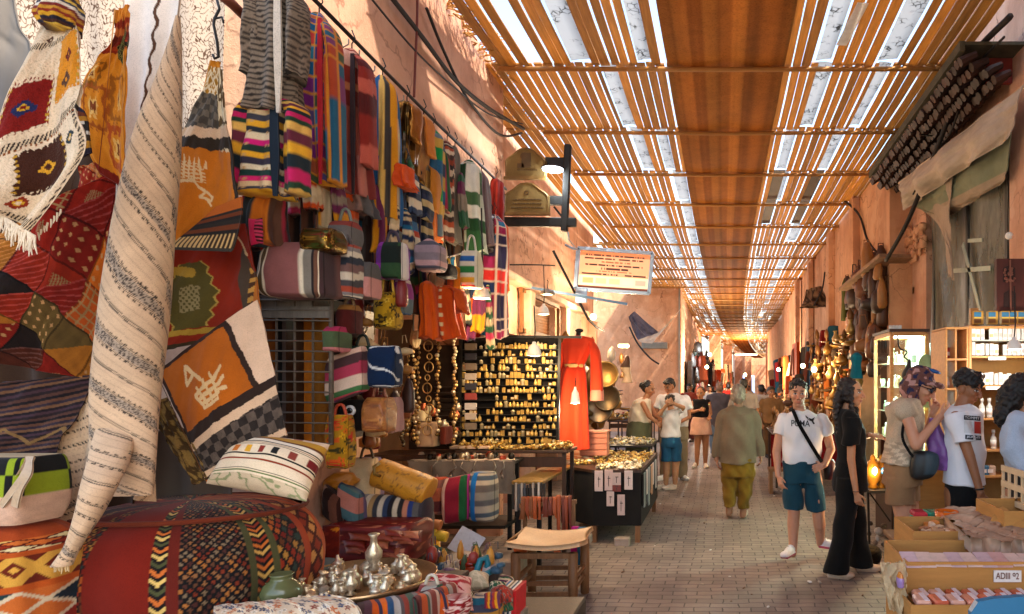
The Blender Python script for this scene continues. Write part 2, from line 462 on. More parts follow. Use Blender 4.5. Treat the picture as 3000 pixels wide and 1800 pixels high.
DARK=M('shop_gloom','#2a1c12',.9,var=.5,scale=3,bump=.2)
WHITEM=M('white_enamel','#e4e0d6',.4,var=.08,bump=.03)
def make_skylight():
 g=NG('translucent_roof_sheet')
 tc=g.n('ShaderNodeTexCoord');nn=g.noise(5.,4,.6)
 v=g.n('ShaderNodeTexVoronoi',feature='DISTANCE_TO_EDGE');v.inputs['Scale'].default_value=15
 g.l(tc.outputs['Object'],v.inputs['Vector'])
 f=g.ramp(v.outputs['Distance'],[(.02,(.04,.04,.035)),(.09,(.9,.93,.95))])
 msk=g.ramp(nn,[(.5,(0,0,0)),(.6,(1,1,1))])
 c=mixrgb(g,.6,mixrgb(g,msk,(.92,.94,.95),f),(.1,.1,.1))
 g.l(c,g.b.inputs['Base Color']);g.b.inputs['Roughness'].default_value=.5
 tr=g.n('ShaderNodeBsdfTranslucent');g.l(c,tr.inputs[0])
 tp=g.n('ShaderNodeBsdfTransparent');g.l(c,tp.inputs[0])
 m2=g.n('ShaderNodeMixShader');m2.inputs[0].default_value=.12;g.l(tr.outputs[0],m2.inputs[1]);g.l(tp.outputs[0],m2.inputs[2])
 mx=g.n('ShaderNodeMixShader');mx.inputs[0].default_value=.85
 g.l(g.b.outputs[0],mx.inputs[1]);g.l(m2.outputs[0],mx.inputs[2]);g.l(mx.outputs[0],g.out.inputs[0])
 return g.m
SKYL=make_skylight()
CRACK=M('crack_line','#6a4430',.9)
def bend(Y):return .0009*max(0,Y-12)**2
grd=mesh_obj('paving',[(-90,-12,0),(90,-12,0),(90,260,0),(-90,260,0)],[(0,1,2,3)],PAVING,smooth=False)
tag(grd,kind='structure',label='worn brown brick paving of the covered market street')
def wall_yz(mb,X,y0,y1,z0,z1,t=.3,side=1,holes=(),amp=.012,seed=0,n=14):
 """wall along the street in the plane X (front towards side); holes (y0,y1,z0,z1) are left open"""
 ys=sorted({y0,y1,*[h[0] for h in holes],*[h[1] for h in holes]});zs=sorted({z0,z1,*[h[2] for h in holes],*[h[3] for h in holes]})
 for a,b in zip(ys,ys[1:]):
  for c,d in zip(zs,zs[1:]):
   my,mz=(a+b)/2,(c+d)/2
   if any(h[0]<my<h[1] and h[2]<mz<h[3] for h in holes):continue
   mb.box((X-side*t/2+bend(my),my,mz),(t,b-a,d-c))
w=MB();wall_yz(w,-2.45,3.9,7.4,0,5.12,holes=((4.25,7.3,-.1,2.3),));w.box((-4.0,5.8,1.3),(.1,3.6,2.6));w.box((-3.4,5.8,2.45),(1.3,3.3,.1));w.box((-3.4,4.2,1.2),(1.3,.1,2.4))
o=w.build('plaster_wall',PLASTER,col=False);tag(o,'tall peach plaster wall behind the row of hanging jackets','wall')
w=MB().box((-4.5,4.05,3.2),(4.05,.3,6.4))
o=w.build('plaster_wall',PLASTER_P,col=False);tag(o,'pale sunlit plaster wall behind the lace curtain and hung rugs','wall')
HX=-2.85
w=MB();wall_yz(w,HX,7.4,14.6,0,5.1,.35,holes=((7.55,9.3,-.1,2.35),(9.6,11.4,-.1,2.3),(9.25,11.25,2.45,2.95),(12.0,14.0,-.1,2.4)))
hs=thing('shop_house','peach plastered shop house beyond the jackets with open shop fronts','building',(HX,11,0))
w.build('wall',PLASTER,hs,col=False)
for yy in (7.5,9.45,11.6,14.2):MB().box((HX+.07,yy,1.5),(.16,.24,3.0),bev=.01).build('pilaster',PLASTER_P,hs,col=False)
MB().box((HX+.09,10.6,3.06),(.2,6.6,.1),bev=.01).build('ledge',PLASTER_P,hs,col=False)
w=MB().box((-4.6,11,1.6),(.1,7.2,3.2));w.box((-3.75,11,3.35),(1.7,7.2,.1));w.box((-3.9,9.45,1.5),(1.5,.1,3));w.box((-3.9,11.7,1.5),(1.5,.1,3));w.box((-3.9,14.3,1.5),(1.5,.1,3))
w.build('shop_interior',M('shop_back_wall','#6d4a30',.9,var=.4,scale=2),hs,col=False)
w=MB()
for k in range(9):w.box((HX-.1,10.25,2.48+.05*k),(.03,1.95,.04),Matrix.Rotation(.5,3,'Y'))
w.build('shutter',M('shutter_wood','#9a6a42',.6,var=.3),hs,col=False)
w=MB().box((HX+.03,12.35,2.72),(.1,1.3,.72),bev=.01);w.build('render_panel',CONC,hs,col=False)
w=MB()
for yy,zz in ((8.3,3.9),(12.9,3.75)):w.box((HX+.02,yy,zz),(.06,.36,.5),bev=.02)
w.build('wall_plate',PLASTER_P,hs,col=False)
w=MB().bar((HX+.06,9.15,2.98),(HX+.06,11.3,2.98),.05,.06);w.bar((HX+.06,9.15,2.42),(HX+.06,11.3,2.42),.05,.06)
w.bar((HX+.06,9.2,2.4),(HX+.06,9.2,3),.05,.05);w.bar((HX+.06,11.27,2.4),(HX+.06,11.27,3),.05,.05);w.build('window_frame',MIDWOOD,hs,col=False)
w=MB().box((-4.7,23.6,2.55),(6.5,1.2,5.1));w.box((-1.75,36,2.7),(.5,24,5.4))
ch=thing('corner_house','sunlit orange plaster house jutting out into the street','building',(-3,24,0))
w.build('wall',PLASTER_O,ch,col=False)
w=MB().box((-2.35,22.96,2.98),(.9,.1,.22),bev=.01)
for k in range(4):w.box((-2.35,22.9,2.9+.05*k),(.84,.05,.015))
w.build('vent_grille',GREYM,ch,col=False)
w=MB().box((-1.5,23.0,2.5),(.05,.05,5.0));w.build('downpipe',GREYM,ch,col=False)
for yy in (27,30.5,34,38):MB().box((-1.49+bend(yy),yy,1.3),(.16,2.2,2.5)).build('shop_gloom_slab',DARK,ch,col=False)  # solid dark slabs; the gloom of open shops is put into their colour
for k in range(4):
 y0=46+k*12
 w=MB().box((-1.9+bend(y0+5),y0+6,2.75),(.8,12.3,5.5))
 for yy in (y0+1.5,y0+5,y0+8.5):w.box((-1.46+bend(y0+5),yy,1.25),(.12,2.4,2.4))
 o=w.build('far_house',PLASTER_O if k%2 else PLASTER,col=False)
 tag(o,['distant orange house past the corner house, near the street end','second distant house on the same side, further up the street','third distant house in the row beyond the dark stalls','last distant house on the stalls side before the end gate'][k],'building')
RX=2.42
fh=thing('long_house','long orange plaster house on the opposite side with shops below','building',(2.6,14,0))
w=MB();wall_yz(w,RX,9.6,30,0,5.05,.35,-1,holes=((9.75,11.6,-.1,2.75),(12.1,14.2,-.1,2.6),(15,17.5,-.1,2.6),(18.2,20.5,-.1,2.6),(14.55,15.35,2.75,3.7),(21.5,24,-.1,2.6),(25,28,-.1,2.6)))
w.build('wall',PLASTER_O,fh,col=False)
w=MB().box((4.1,20,1.5),(.1,21,3.0));w.box((3.4,20,3.02),(1.3,21,.1));w.box((3.3,15.0,3.25),(1.2,1.2,.9))
for yy in (9.7,11.8,14.6,17.9,21,24.6,28.6):w.box((3.4,yy,1.45),(1.3,.12,2.9))
w.build('shop_interior',M('shop_back_wall','#6d4a30'),fh,col=False)
for yy in (11.85,14.5,17.85,21):MB().box((RX-.06,yy,2.5),(.14,.34,5.0),bev=.01).build('pilaster',PLASTER_O,fh,col=False)
w=MB().box((RX+.02,14.95,3.2),(.06,.82,.96));w.build('shutter',DARKWOOD,fh,col=False)
for k in range(4):
 y0=30+k*13
 w=MB().box((RX+.4+bend(y0+6),y0+6.5,2.8),(.8,13.2,5.6))
 for yy in (y0+2,y0+6,y0+10):w.box((RX-.04+bend(y0+6),yy,1.25),(.14,2.6,2.4))
 o=w.build('far_house',PLASTER if k%2 else PLASTER_O,col=False)
 tag(o,['distant house following the long orange house','second distant house following the long orange house','third distant house past the hanging carpets','last distant house beside the end gate, cabinet side'][k],'building')
o=MB().box((1.5+bend(83),84,2.2),(9,.5,6.5)).build('end_wall',PLASTER_O,col=False);tag(o,'far wall closing the end of the covered street','wall')
o=MB().box((bend(83)-1.4,83.6,1.4),(1.7,.06,2.4)).build('blue_doorway_screen',M('daylight_opening','#7fa9d6',.5,emit='#8fbdf0',estr=1.2),col=False);tag(o,'small bright blue opening at the far end of the street','doorway')
SX=2.75
ns=thing('corner_shop','near shop front between two plaster piers under the tiled eave','building',(SX+.3,7.5,0))
w=MB();wall_yz(w,SX,8.95,9.75,0,4.45,.5,-1);wall_yz(w,SX,5.2,6.35,0,4.9,.5,-1);w.box((SX+.3,7.6,4.32),(.4,2.9,.55));w.box((SX+.35,7.4,5.4),(.5,4.6,1.6))
w.build('wall',PLASTER,ns,col=False)
w=MB().box((SX+1.6,7.6,2),(.1,2.8,4));w.box((SX+.9,6.3,2.4),(1.5,.1,4.8));w.box((SX+.9,9.0,2.4),(1.5,.1,4.8));w.box((SX+1.5,7.6,4.4),(.1,2.8,1.2));w.box((SX+.9,7.6,4.75),(1.5,2.8,.1));w.build('shop_interior',M('grey_green_back','#565a4c',.9,var=.3,scale=2),ns,col=False)
w=MB()
for yy in (6.5,7.55,8.75):w.box((SX+.06,yy,2.1),(.06,.06,4.1))
w.box((SX+.06,7.6,2.35),(.05,2.5,.05));w.build('window_frame',M('grey_frame','#4a4640',.6),ns,col=False)
w=MB()
for k in range(40):
 w.box((SX-.02+random.uniform(-.06,.04),9.3+random.uniform(-.4,.5),3.6+random.uniform(-.2,.25)),(random.uniform(.04,.1),random.uniform(.08,.3),random.uniform(.05,.18)),Matrix.Rotation(random.uniform(-.5,.5),3,'X'),.02)
w.build('broken_plaster',PLASTER_O,ns,col=False)
ev=thing('tiled_eave','brown tiled eave projecting over the sheeted shop window','eave',(2.5,7.9,4.6))
w=MB()
for k in range(42):
 y=6.05+k*.088
 for j in range(4):
  x0=2.2+j*.11+random.uniform(-.01,.01);z0=4.66-.045*j+random.uniform(-.012,.012)
  w.setc(hexc('#42251a')*random.uniform(.3,1.1))
  yo=(.044 if j%2 else 0)+random.uniform(-.008,.008);w.tube([(x0-.03,y+yo,z0-.045+random.uniform(-.01,.01)),(x0+.03,y+yo,z0-.01),(x0+.12,y+yo,z0+.03)],[.046,.042,.034],7)
w.build('roof_tile',PAINTED,ev)
w=MB().box((2.18,7.9,4.755),(.05,3.75,.09));w.box((2.6,7.9,4.78),(.8,3.75,.03));w.build('eave_board',M('mossy_board','#4d4632',.9,var=.5,scale=8),ev,col=False)
roof=thing('slatted_roof','long bamboo slat roof on cross beams over the market street','roof',(0,20,5.0))
rz=4.99;beams=[6.857+1.735*i for i in range(-1,45)]
SKX={0:[(-1.56,-1.36),(-.87,-.74),(.96,1.12),(1.6,1.8)],1:[(-1.28,-1.12),(1.0,1.16),(1.63,1.76)],2:[(-1.22,-1.06),(-.88,-.74),(.84,.98),(1.47,1.62)]}
for i,(a,b) in enumerate(zip(beams,beams[1:])):
 bx=bend((a+b)/2);lw=-2.32;rw=2.45
 if i>0:lw=-2.8
 if 14<a<23:lw=-3.35
 if a>23:lw=-1.65-bend(min(a,44))
 if a>40:rw=2.3
 sky=[] if i>20 else list(SKX[i]) if i in SKX else [(s+random.uniform(-.03,.03),s+.19) for s in (-1.27,-.78,.86,1.5) if random.random()<.8]
 dark=[]
 if i in (3,4):sky=sky[:2];dark=[(.8,.98),(1.42,1.6)]
 for side in (0,1):
  mb=MB();mb2=MB();nsl=0
  x=lw if side==0 else .62
  end=-.55 if side==0 else rw
  while x<end-.02:
   wd=random.uniform(.078,.098);gap=random.uniform(.011,.023)
   if i==0 and side==0 and x<-1.6:gap=.006 if random.random()<.7 else .03
   if i in (3,4) and side==1 and x>1.0 and random.random()<.6:gap=.01
   hit=[s for s in sky+dark if x<s[1] and x+wd>s[0]-.012]
   if hit:
    if hit[0][0]-x>.045:wd=hit[0][0]-x-.008
    else:x=hit[0][1]+.012;continue
   if random.random()>.02+max(0,(a-20)*.006):
    z=rz+random.uniform(-.008,.008);dz=random.uniform(-.006,.006)
    w2=mb if random.random()<.7 else mb2
    ym=(a+b)/2;sg=-random.uniform(.005,.02)
    xa,xb=x+bend(a)+random.uniform(-.004,.004),x+bend(b)+random.uniform(-.004,.004)
    for (y0,z0,y1,z1,q0,q1) in ((a-.02,z,ym,z+sg,xa,(xa+xb)/2),(ym,z+sg,b+.02,z+dz,(xa+xb)/2,xb)):
     w2.bar((q0+wd/2,y0,z0),(q1+wd/2,y1,z1),wd,.016)
   x+=wd+gap
  if mb.v:mb.build('slat_panel',BAMBOO,roof,col=False)
  if mb2.v:mb2.build('slat_panel',BAMBOO_D,roof,col=False)
 for s in sky:
  G=np.array([[[s[0]+(s[1]-s[0])*q+bend(lerp(a,b,t)),lerp(a+.03,b-.03,t),rz+.03+.01*math.sin(q*3+t*5+i)] for q in (0,.5,1)] for t in np.linspace(0,1,8)])
  grid_mesh('skylight_sheet',G,SKYL,parent=roof,thick=.003)
 for s in dark:
  MB().box(((s[0]+s[1])/2+bx,(a+b)/2,rz+.02),(s[1]-s[0],b-a-.04,.012)).build('dark_sheet',DARKWOOD,roof,col=False)
 if i>8:
  mb=MB()
  for q in range(1,4 if i<20 else 3):
   y=lerp(a,b,q/4);mb.box((bx+(lw+rw)/2,y,rz-.02),(rw-lw,.05,.018))
  mb.build('batten',BAMBOO_D,roof,col=False)
mb=MB()
for k,a in enumerate(beams):
 lw=-2.32 if a<14 else (-3.4 if a<24 else -1.45)
 y=a
 p=[(lw+bend(a),y,rz-.05),(0+bend(a),y+random.uniform(-.02,.02),rz-.062),(2.46+bend(a),y,rz-.05)]
 MB().tube(p,.026,8).build('beam',BEAM,roof,smooth=True,col=False)
def mat_paint(u,v):
 a=fbm(u*23,v*2,1.)*.18+fbm(u*90,v*5,2.)*.1+fbm(u*6,v*160,3.)*.14
 strip=pick(np.floor(u*9),['#8a5a26','#97642c','#835220','#9c6a31','#8d5c29','#a06d33','#875624','#946029','#8b5a27'])
 return strip*1.3*(1.+a)[...,None]
MATW=textile('woven_reed_mat',wscale=60.,bump=.6,bdist=.006,var=.5,transl=.38,rough=.75,sheen=0)
nvv=900;tt=np.linspace(5.1,82,nvv);uu=np.linspace(0,1,46)
G=np.zeros((nvv,46,3));bb=.0009*np.maximum(0,tt-12)**2
G[...,0]=(-.57+1.21*uu)[None]+bb[:,None];G[...,1]=tt[:,None]
G[...,2]=rz-.012-.03*np.abs(np.sin((tt-6.857)/1.735*np.pi))[:,None]-.02*np.abs(np.sin(uu*6))[None]-.0006*np.maximum(0,np.minimum(tt,66)-30)[:,None]**1.6
grid_mesh('reed_mat',G,MATW,parent=roof,thick=.008,paint=mat_paint)
mb=MB()
for k in range(420):
 y=random.uniform(5.0,9.0);X=-2.5+random.uniform(-.05,.24) if y<7.4 else -2.62+random.uniform(-.2,.3)
 L=random.uniform(.06,.2);a=random.uniform(0,math.pi);z=rz+random.uniform(-.02,.12)
 mb.bar((X,y,z),(X+math.cos(a)*L,y+math.sin(a)*L,z+random.uniform(-.03,.05)),random.uniform(.008,.02),.006)
mb.build('reed_lattice',BAMBOO,roof,col=False)
w=MB().bar((1.2,5.65,4.93),(1.13,6.3,4.9),.1,.004);w.build('loose_sheet',M('white_film','#e8e4de',.4,transl=.4),roof,col=False)
def cable(label,pts,r=.012,name='cable',m=WIRE,cat='cable',group=None):
 t=np.linspace(0,1,40);q=cr([list(p) for p in pts],t)
 mb=MB();mb.tube([Vector(p) for p in q],r,6)
 o=mb.build(name,m,smooth=True,col=False);tag(o,label,cat,group);return o
WX=-2.4
def pw(x,y,X=WX):return P(x,y,Yx(x,X))
cable('thick twisted cable sagging across the peach wall, uppermost',[pw(942,-10),pw(1020,90),pw(1100,195),pw(1180,262),pw(1265,312)],.02)
cable('thin black cable crossing under the thick twisted one on the wall',[pw(895,-5),pw(1000,120),pw(1090,205),pw(1180,275),pw(1262,300)],.008)
cable('slack grey cable dipping lowest on the wall above the plaques',[pw(1030,20),pw(1070,120),pw(1130,240),pw(1205,325),pw(1260,322)],.014)
cable('thin reddish conduit dropping straight down to the jacket bar',[pw(1008,-20),pw(1007,60),pw(1003,150),pw(1000,235)],.009,m=M('red_pipe','#6e2f24',.6))
PX=2.15
cable('thick cable bundle hanging in front of the tiled eave',[P(2440,40,5.6),P(2330,160,6.6),P(2285,300,7.2),P(2235,430,7.8),P(2190,540,8.3),P(2140,630,9)],.03)
cable('thin black cable beside the thick bundle at the eave',[P(2425,90,5.7),P(2345,180,6.5),P(2300,310,7.1),P(2262,370,7.6),P(2205,470,8.1)],.012)
cable('grey cable arching off the roof edge to the orange wall',[P(2040,485,12),P(2075,520,11.5),P(2095,580,11),P(2130,625,10)],.02)
cable('short black wire hanging loose on the distant orange wall',[P(1992,658,15),P(1985,700,15),P(1965,740,15)],.02)
cable('black cable hanging down the corner house front',[P(1520,790,20),P(1540,830,20),P(1570,865,20),P(1592,880,20)],.03)
cam=bpy.data.cameras.new('camera');co=bpy.data.objects.new('camera',cam);COL.objects.link(co)
co.location=(0,0,EYE);co.rotation_euler=(R(90),0,0)
cam.sensor_width=36;cam.lens=F/2473*36;cam.shift_x=-(CX-1236.5)/2473;cam.shift_y=(CY-742)/2473
cam.clip_end=600;cam.clip_start=.05;S.camera=co
wd=bpy.data.worlds.new('World');S.world=wd;wd.use_nodes=True
nt=wd.node_tree;sk=nt.nodes.new('ShaderNodeTexSky');sk.sky_type='NISHITA';sk.sun_disc=False
SUN=Vector((.50,-.40,.80)).normalized()
sk.sun_elevation=math.asin(SUN.z);sk.sun_rotation=math.atan2(SUN.x,SUN.y);sk.air_density=1.2;sk.dust_density=2.5
nt.links.new(sk.outputs[0],nt.nodes['Background'].inputs[0]);nt.nodes['Background'].inputs[1].default_value=.15
sl=bpy.data.lights.new('sun','SUN');so=bpy.data.objects.new('sun',sl);COL.objects.link(so)
sl.energy=2.3;sl.angle=R(2.2);sl.color=(1,.9,.76);so.rotation_euler=SUN.to_track_quat('Z','Y').to_euler()
S.view_settings.view_transform='Standard';S.view_settings.look='None';S.view_settings.exposure=2.22
S.cycles.use_denoising=True;S.cycles.max_bounces=8;S.cycles.diffuse_bounces=5;S.cycles.transparent_max_bounces=12
S.cycles.sample_clamp_indirect=8
mats_near=thing('reed_shade_roof','unseen reed mat roof added to shade the near end of the street','roof',(0,1,5.05))  # unseen roof added to shade the near street, with a slot for sun
for x0,x1,y0,y1 in ((-1.55,3.0,-1.6,5.08),(-3.2,-1.56,-1.6,1.9),(-2.4,-1.56,4.2,5.08)):
 G=np.array([[[lerp(x0,x1,a),lerp(y0,y1,b),5.05+.02*math.sin(a*9+b*7)] for a in np.linspace(0,1,14)] for b in np.linspace(0,1,14)])
 grid_mesh('reed_mat',G,MATW,parent=mats_near,thick=.01,paint=mat_paint)
w=MB().box((3.6,1.6,3.4),(.6,7.1,6.8));o=w.build('sun_block_house',PLASTER,col=False);tag(o,'unseen plaster house block added to keep sun off the near paving','building')  # unseen block added to stop sun slipping past the mats onto the paving
def ribbon(name,rows,nu,nv,mat,paint,parent=None,thick=.008,folds=0,famp=0.,bulge=0.,crumple=0.,seed=1.,side=0.):
 """sheet through rows (xL, yL, xR, yR, depthL[, depthR]) running down it"""
 K=[]
 for r in rows:
  a,b=P(r[0],r[1],r[4]),P(r[2],r[3],r[5] if len(r)>5 else r[4]);K.append([*a,*b])
 t=np.linspace(0,1,nv);k=cr(K,t);u=np.linspace(0,1,nu)
 A,B=k[:,None,:3],k[:,None,3:];uu=u[None,:,None]
 G=A*(1-uu)+B*uu
 U,V=np.meshgrid(u,t);d=np.zeros_like(U)
 if folds:d+=famp*np.sin(2*np.pi*folds*(U+.05*fbm(V*4,U*2,seed))+seed)*(.4+.6*V)
 if bulge:d+=bulge*np.sin(np.pi*U)*np.sin(np.pi*np.clip(V,.05,.95))
 if crumple:d+=crumple*fbm(U*8+seed,V*9,seed)+.4*crumple*fbm(U*21,V*24,seed+1)
 G[...,1]-=d*(1-side);G[...,0]-=d*side;G[...,2]-=d*side*.5
 return grid_mesh(name,G,mat,parent=parent,thick=thick,paint=paint)
def star(u,v,cu,cv,s,asp=1.,step=4):
 """stepped diamond motif mask"""
 a=np.floor(np.abs(u-cu)/s*step)/step;b=np.floor(np.abs(v-cv)*asp/s*step)/step
 return (a+b<.95)&~((a<.2)&(b<.2))
def wob(u,v,k=.008,s=40):return u+k*fbm(v*s,u*s*.6,2.),v+k*fbm(u*s*.8,v*s,5.)
def zig(q,lo,hi,o,n,ink,base):
 m=(q>lo)&(q<hi);f=(q-lo)/(hi-lo)
 return m,where(np.abs(((o*n+f*.7)%1)-.5)<.24,ink,base)
Zc= lambda z:z*.4444
def rug_a(u,v):
 u,v=wob(u,v);cream=hexc('#e3c8a6');c=full(u,cream)*(1+.06*fbm(u*40,v*9,1.))[...,None]
 sq=[((.03,.30),(.5,.30),(.5,.52),(.03,.52),'#7c150e'),((.56,.16),(.98,.16),(.98,.42),(.56,.42),'#d2841c'),((.26,.635),(.72,.635),(.72,.85),(.26,.85),'#3f1d0d')]
 for a,b,cc,d,col in sq:
  ed=.012*np.sign(np.sin(u*120)+np.sin(v*160))
  m=(u+ed>a[0])&(u+ed<b[0])&(v+ed*.6>a[1])&(v+ed*.6<cc[1]);c=where(m,hexc(col)*np.ones(3),c)
  rim=m&((u<a[0]+.03)|(u>b[0]-.03));c=where(rim&(np.sin(v*220)>.2),hexc('#b98a2a'),c)
 for cu,cv,s,col,col2 in ((.27,.41,.10,'#232a55','#d9a52a'),(.76,.36,.085,'#5a3a28','#4a2a18'),(.8,.27,.07,'#6e1f18','#3a1a14'),(.49,.74,.08,'#d99a25','#5a3012'),(.83,.7,.075,'#1c2f38','#c79a3c'),(.33,.9,.09,'#8c2f18','#d9a52a'),(.3,.12,.06,'#5a3a28','#5a3a28')):
  c=where(star(u,v,cu,cv,s,2.6),hexc(col),c);c=where(star(u,v,cu,cv,s*.45,2.6,2),hexc(col2),c)
 for q,lo,hi in ((v,.135,.165),(v,.565,.6),(u,.945,.985),(v,.955,.985)):
  o=u if q is v else v*2
  m,z=zig(q,lo,hi,o,26,hexc('#2a1a18'),hexc('#d9bd98'))
  if q is u:m&=(v>.55)
  c=where(m,z,c)
 m=(v>.6)&(v<.612);c=where(m&(np.sin(u*150)>0),hexc('#8c4a1a'),c)
 return c
def z2(*rows):return [(Zc(a),Zc(b),Zc(c),Zc(d),*y) for a,b,c,d,*y in rows]
rg=thing('berber_rug','cream wool rug with red, brown and orange squares and a white fringe','rug',P(80,560,2.35))
ribbon('rug_field',z2((240,150,400,90,2.5,2.55),(150,340,440,190,2.42,2.5),(15,640,462,440,2.36,2.48),(-30,900,445,600,2.33,2.45),(-60,1080,490,850,2.3,2.42),(-60,1130,190,1285,2.3,2.36)),130,220,KNIT,rug_a,rg,.02,folds=1.2,famp=.03,crumple=.006)
loft('gathered_top',[(146,-30,26,.05,2.52),(146,0,32,.06,2.52),(150,25,36,.07,2.52),(142,50,40,.07,2.5),(150,75,30,.06,2.5)],KNIT, lambda u,v:pick(np.floor((v+.05*np.sin(u*12))*14),['#c98a22','#8c2a14','#d9a028','#2a2430','#4a2a20','#e0b84a','#2a3048','#e8d8c0','#7a1f14']),rg,40,40,folds=9,famp=.08)
mb=MB();pts=[P(lerp(Zc(-60),Zc(190),t),lerp(Zc(1130),Zc(1285),t)-2,2.33) for t in np.linspace(0,1,46)];tassel_edge(mb,pts,.075,.0035,'#e6d2b6')
mb.build('fringe',CLOTH,rg);mb=MB();pts=[P(lerp(Zc(190),Zc(330),t),lerp(Zc(1285),Zc(1140),t)-1,2.38) for t in np.linspace(0,1,9)];tassel_edge(mb,pts,.03,.003,'#d9c3a4')
mb.build('fringe',CLOTH,rg)
o=ribbon('flat_weave',z2((400,560,450,600,2.6),(350,660,470,650,2.6),(400,740,480,740,2.6),(450,850,492,830,2.6)),40,60,KNIT,hcat([(1,'#2a2536'),(1,'#7a3a18'),(1,'#c8881f'),(.6,checks(['#1c1418','#e8dcc8'],9,1)),(1,'#2a2018'),(.6,checks(['#e8dcc8','#3a2a18'],9,1)),(1,'#3f2a14'),(1,'#c8881f'),(1,'#251a28')],'v'))
tag(o,'small navy and mustard banded weave showing behind the cream rug','rug')
def rug_b(u,v):
 u,v=wob(u,v,.006);c=full(u,hexc('#cf7f1c'))*(1+.08*fbm(u*30,v*20,1.))[...,None]
 c=where(v<.3,stripes(['#7a2412','#a83c18','#8c2a12','#b8602a','#6a1f10'],26,warp=.02)(u,v),c);c=where(v<.08,hexc('#d28228'),c)
 m=(np.abs(u-.75)/.3+np.abs(v-.25)/.14)<1;c=where(m,diamonds('#2a2018','#8c8038',14,20)(u,v),c)
 for cu,cv,s,col in ((.2,.45,.16,'#8a5414'),(.72,.55,.2,'#9a5a18'),(.3,.62,.2,'#a0521a'),(.7,.78,.2,'#a84a18')):
  d=np.maximum(np.abs(u-cu),np.abs(v-cv)*1.9)+.015*np.sign(np.sin(u*70)+np.sin(v*90))
  c=where((d<s)&(d>s*.72),hexc(col),c);c=where((d<s*.4),hexc('#e0b060'),c);c=where(d<s*.2,hexc('#7a3a14'),c)
 c=where(v>.93,hexc('#7a1f10'),c)
 return c
o=ribbon('kilim_rug',z2((640,60,690,20,2.75),(620,215,690,190,2.75),(540,320,690,300,2.75),(465,440,690,470,2.75),(450,620,690,700,2.75),(480,780,690,900,2.75),(560,940,690,1060,2.75)),90,200,CLOTH,rug_b,crumple=.012,folds=1,famp=.02)
tag(o,'bright orange kilim with striped red top and square medallions beside the white drape','rug')
def patchy(seed,n=5,m=6,sh=.55,lines=True):
 r=np.random.default_rng(seed)
 pal=[hexc(c) for c in ('#8c1d0e','#c4641a','#1f1613','#8c2410','#4a2012','#b5511a','#7a1a10','#a2641f','#2a1c16','#5f4a24')]
 T=r.integers(0,len(pal),(40,40));K=r.integers(0,5,(40,40))
 def f(u,v):
  u,v=wob(u,v,.012,18);a=u*n+v*sh*2;b=v*m-u*sh*3+6
  i,j=np.floor(a).astype(int)%40,np.floor(b).astype(int)%40;fa,fb=a%1,b%1
  i=np.where((fa+fb>1)&(K[j,i]>2),i+13,i)%40
  c=pick(T[j,i],pal);k=K[j,i]
  edge=(fa<.05)|(fb<.05);c=where(edge,c*.35,c)
  c=where((k==0)&((np.abs((fa*5)%1-.5)<.1)|(np.abs((fb*5)%1-.5)<.1)),hexc('#a08050'),c)
  c=where((k==1)&(np.abs((fa*4)%1-.5)+np.abs((fb*4)%1-.5)<.24),hexc('#b98a58'),c)
  c=where((k==2)&(((fa+fb)*6)%1<.25),c*1.5+.03,c)
  c=where((k==3)&(fa>.3)&(fa<.7)&(fb>.3)&(fb<.7)&((fa*18)%1<.5),hexc('#8f7a50'),c)
  return c*(1+.18*fbm(u*55,v*60,seed))[...,None]
 return f
o=ribbon('patchwork_kilim',[(-60,590,300,395,2.6,2.95),(-60,640,290,530,2.55,2.95),(-60,720,280,680,2.5,2.95),(-60,800,262,810,2.5,2.92),(-60,870,240,920,2.5,2.9)],170,220,CLOTH,patchy(4,3,4,.85),crumple=.02,folds=2,famp=.025)
tag(o,'large dark red, black and orange patchwork kilim hanging in the left corner','rug')
o=ribbon('patchwork_kilim',[(190,400,310,380,2.98),(180,480,300,520,2.98),(150,560,290,640,2.98),(120,640,280,760,2.98)],80,120,CLOTH,patchy(9,3,4,.4),crumple=.015)
tag(o,'narrow olive and maroon patchwork kilim between the cream rug and white drape','rug')
def lace(u,v):
 a=np.sin(u*165+3*np.sin(v*95)+2*np.sin(v*37))+np.sin(v*180+3*np.sin(u*115)+2*np.sin(u*43));return where(np.abs(a-.3)<.3,hexc('#5f4434'),hexc('#c4b4a2')*np.ones(3))
LACE=textile('lace_cloth',transl=.35,var=.1)
o=ribbon('lace_curtain',[(-60,-60,545,-60,3.75),(-60,120,540,120,3.75),(0,300,535,300,3.75),(60,420,500,450,3.75),(120,500,440,560,3.75)],420,420,LACE,lace,folds=6,famp=.02,thick=.004)
tag(o,'white lace curtain with brown scrollwork hanging behind the rugs','curtain')
o=ribbon('grey_awning',[(-80,-60,20,-60,2.9),(-80,60,45,60,2.9),(-80,160,80,150,2.9),(-80,420,60,420,2.9)],20,30,SATIN, lambda u,v:full(u,hexc('#6c6660')),crumple=.01)
tag(o,'plain grey cloth hanging in the top corner behind the cream rug','cloth')
def drape(u,v):
 c=full(u,hexc('#eddfd2'));q=np.abs(u-.6-.03*np.sin(v*80));c=where(q<.028,hexc('#5a3a28'),c);return where((u>.98)|(u<.015),hexc('#c9b29c'),c)
o=ribbon('white_drape',[(303,-50,440,-50,2.9),(303,100,428,60,2.9),(302,260,392,200,2.9),(300,380,352,330,2.9),(292,470,325,440,2.9),(286,540,298,530,2.9)],80,200,CLOTH,drape,folds=2,famp=.02)
tag(o,'long white cotton drape with a dark zigzag line beside the rolled runner','drape')
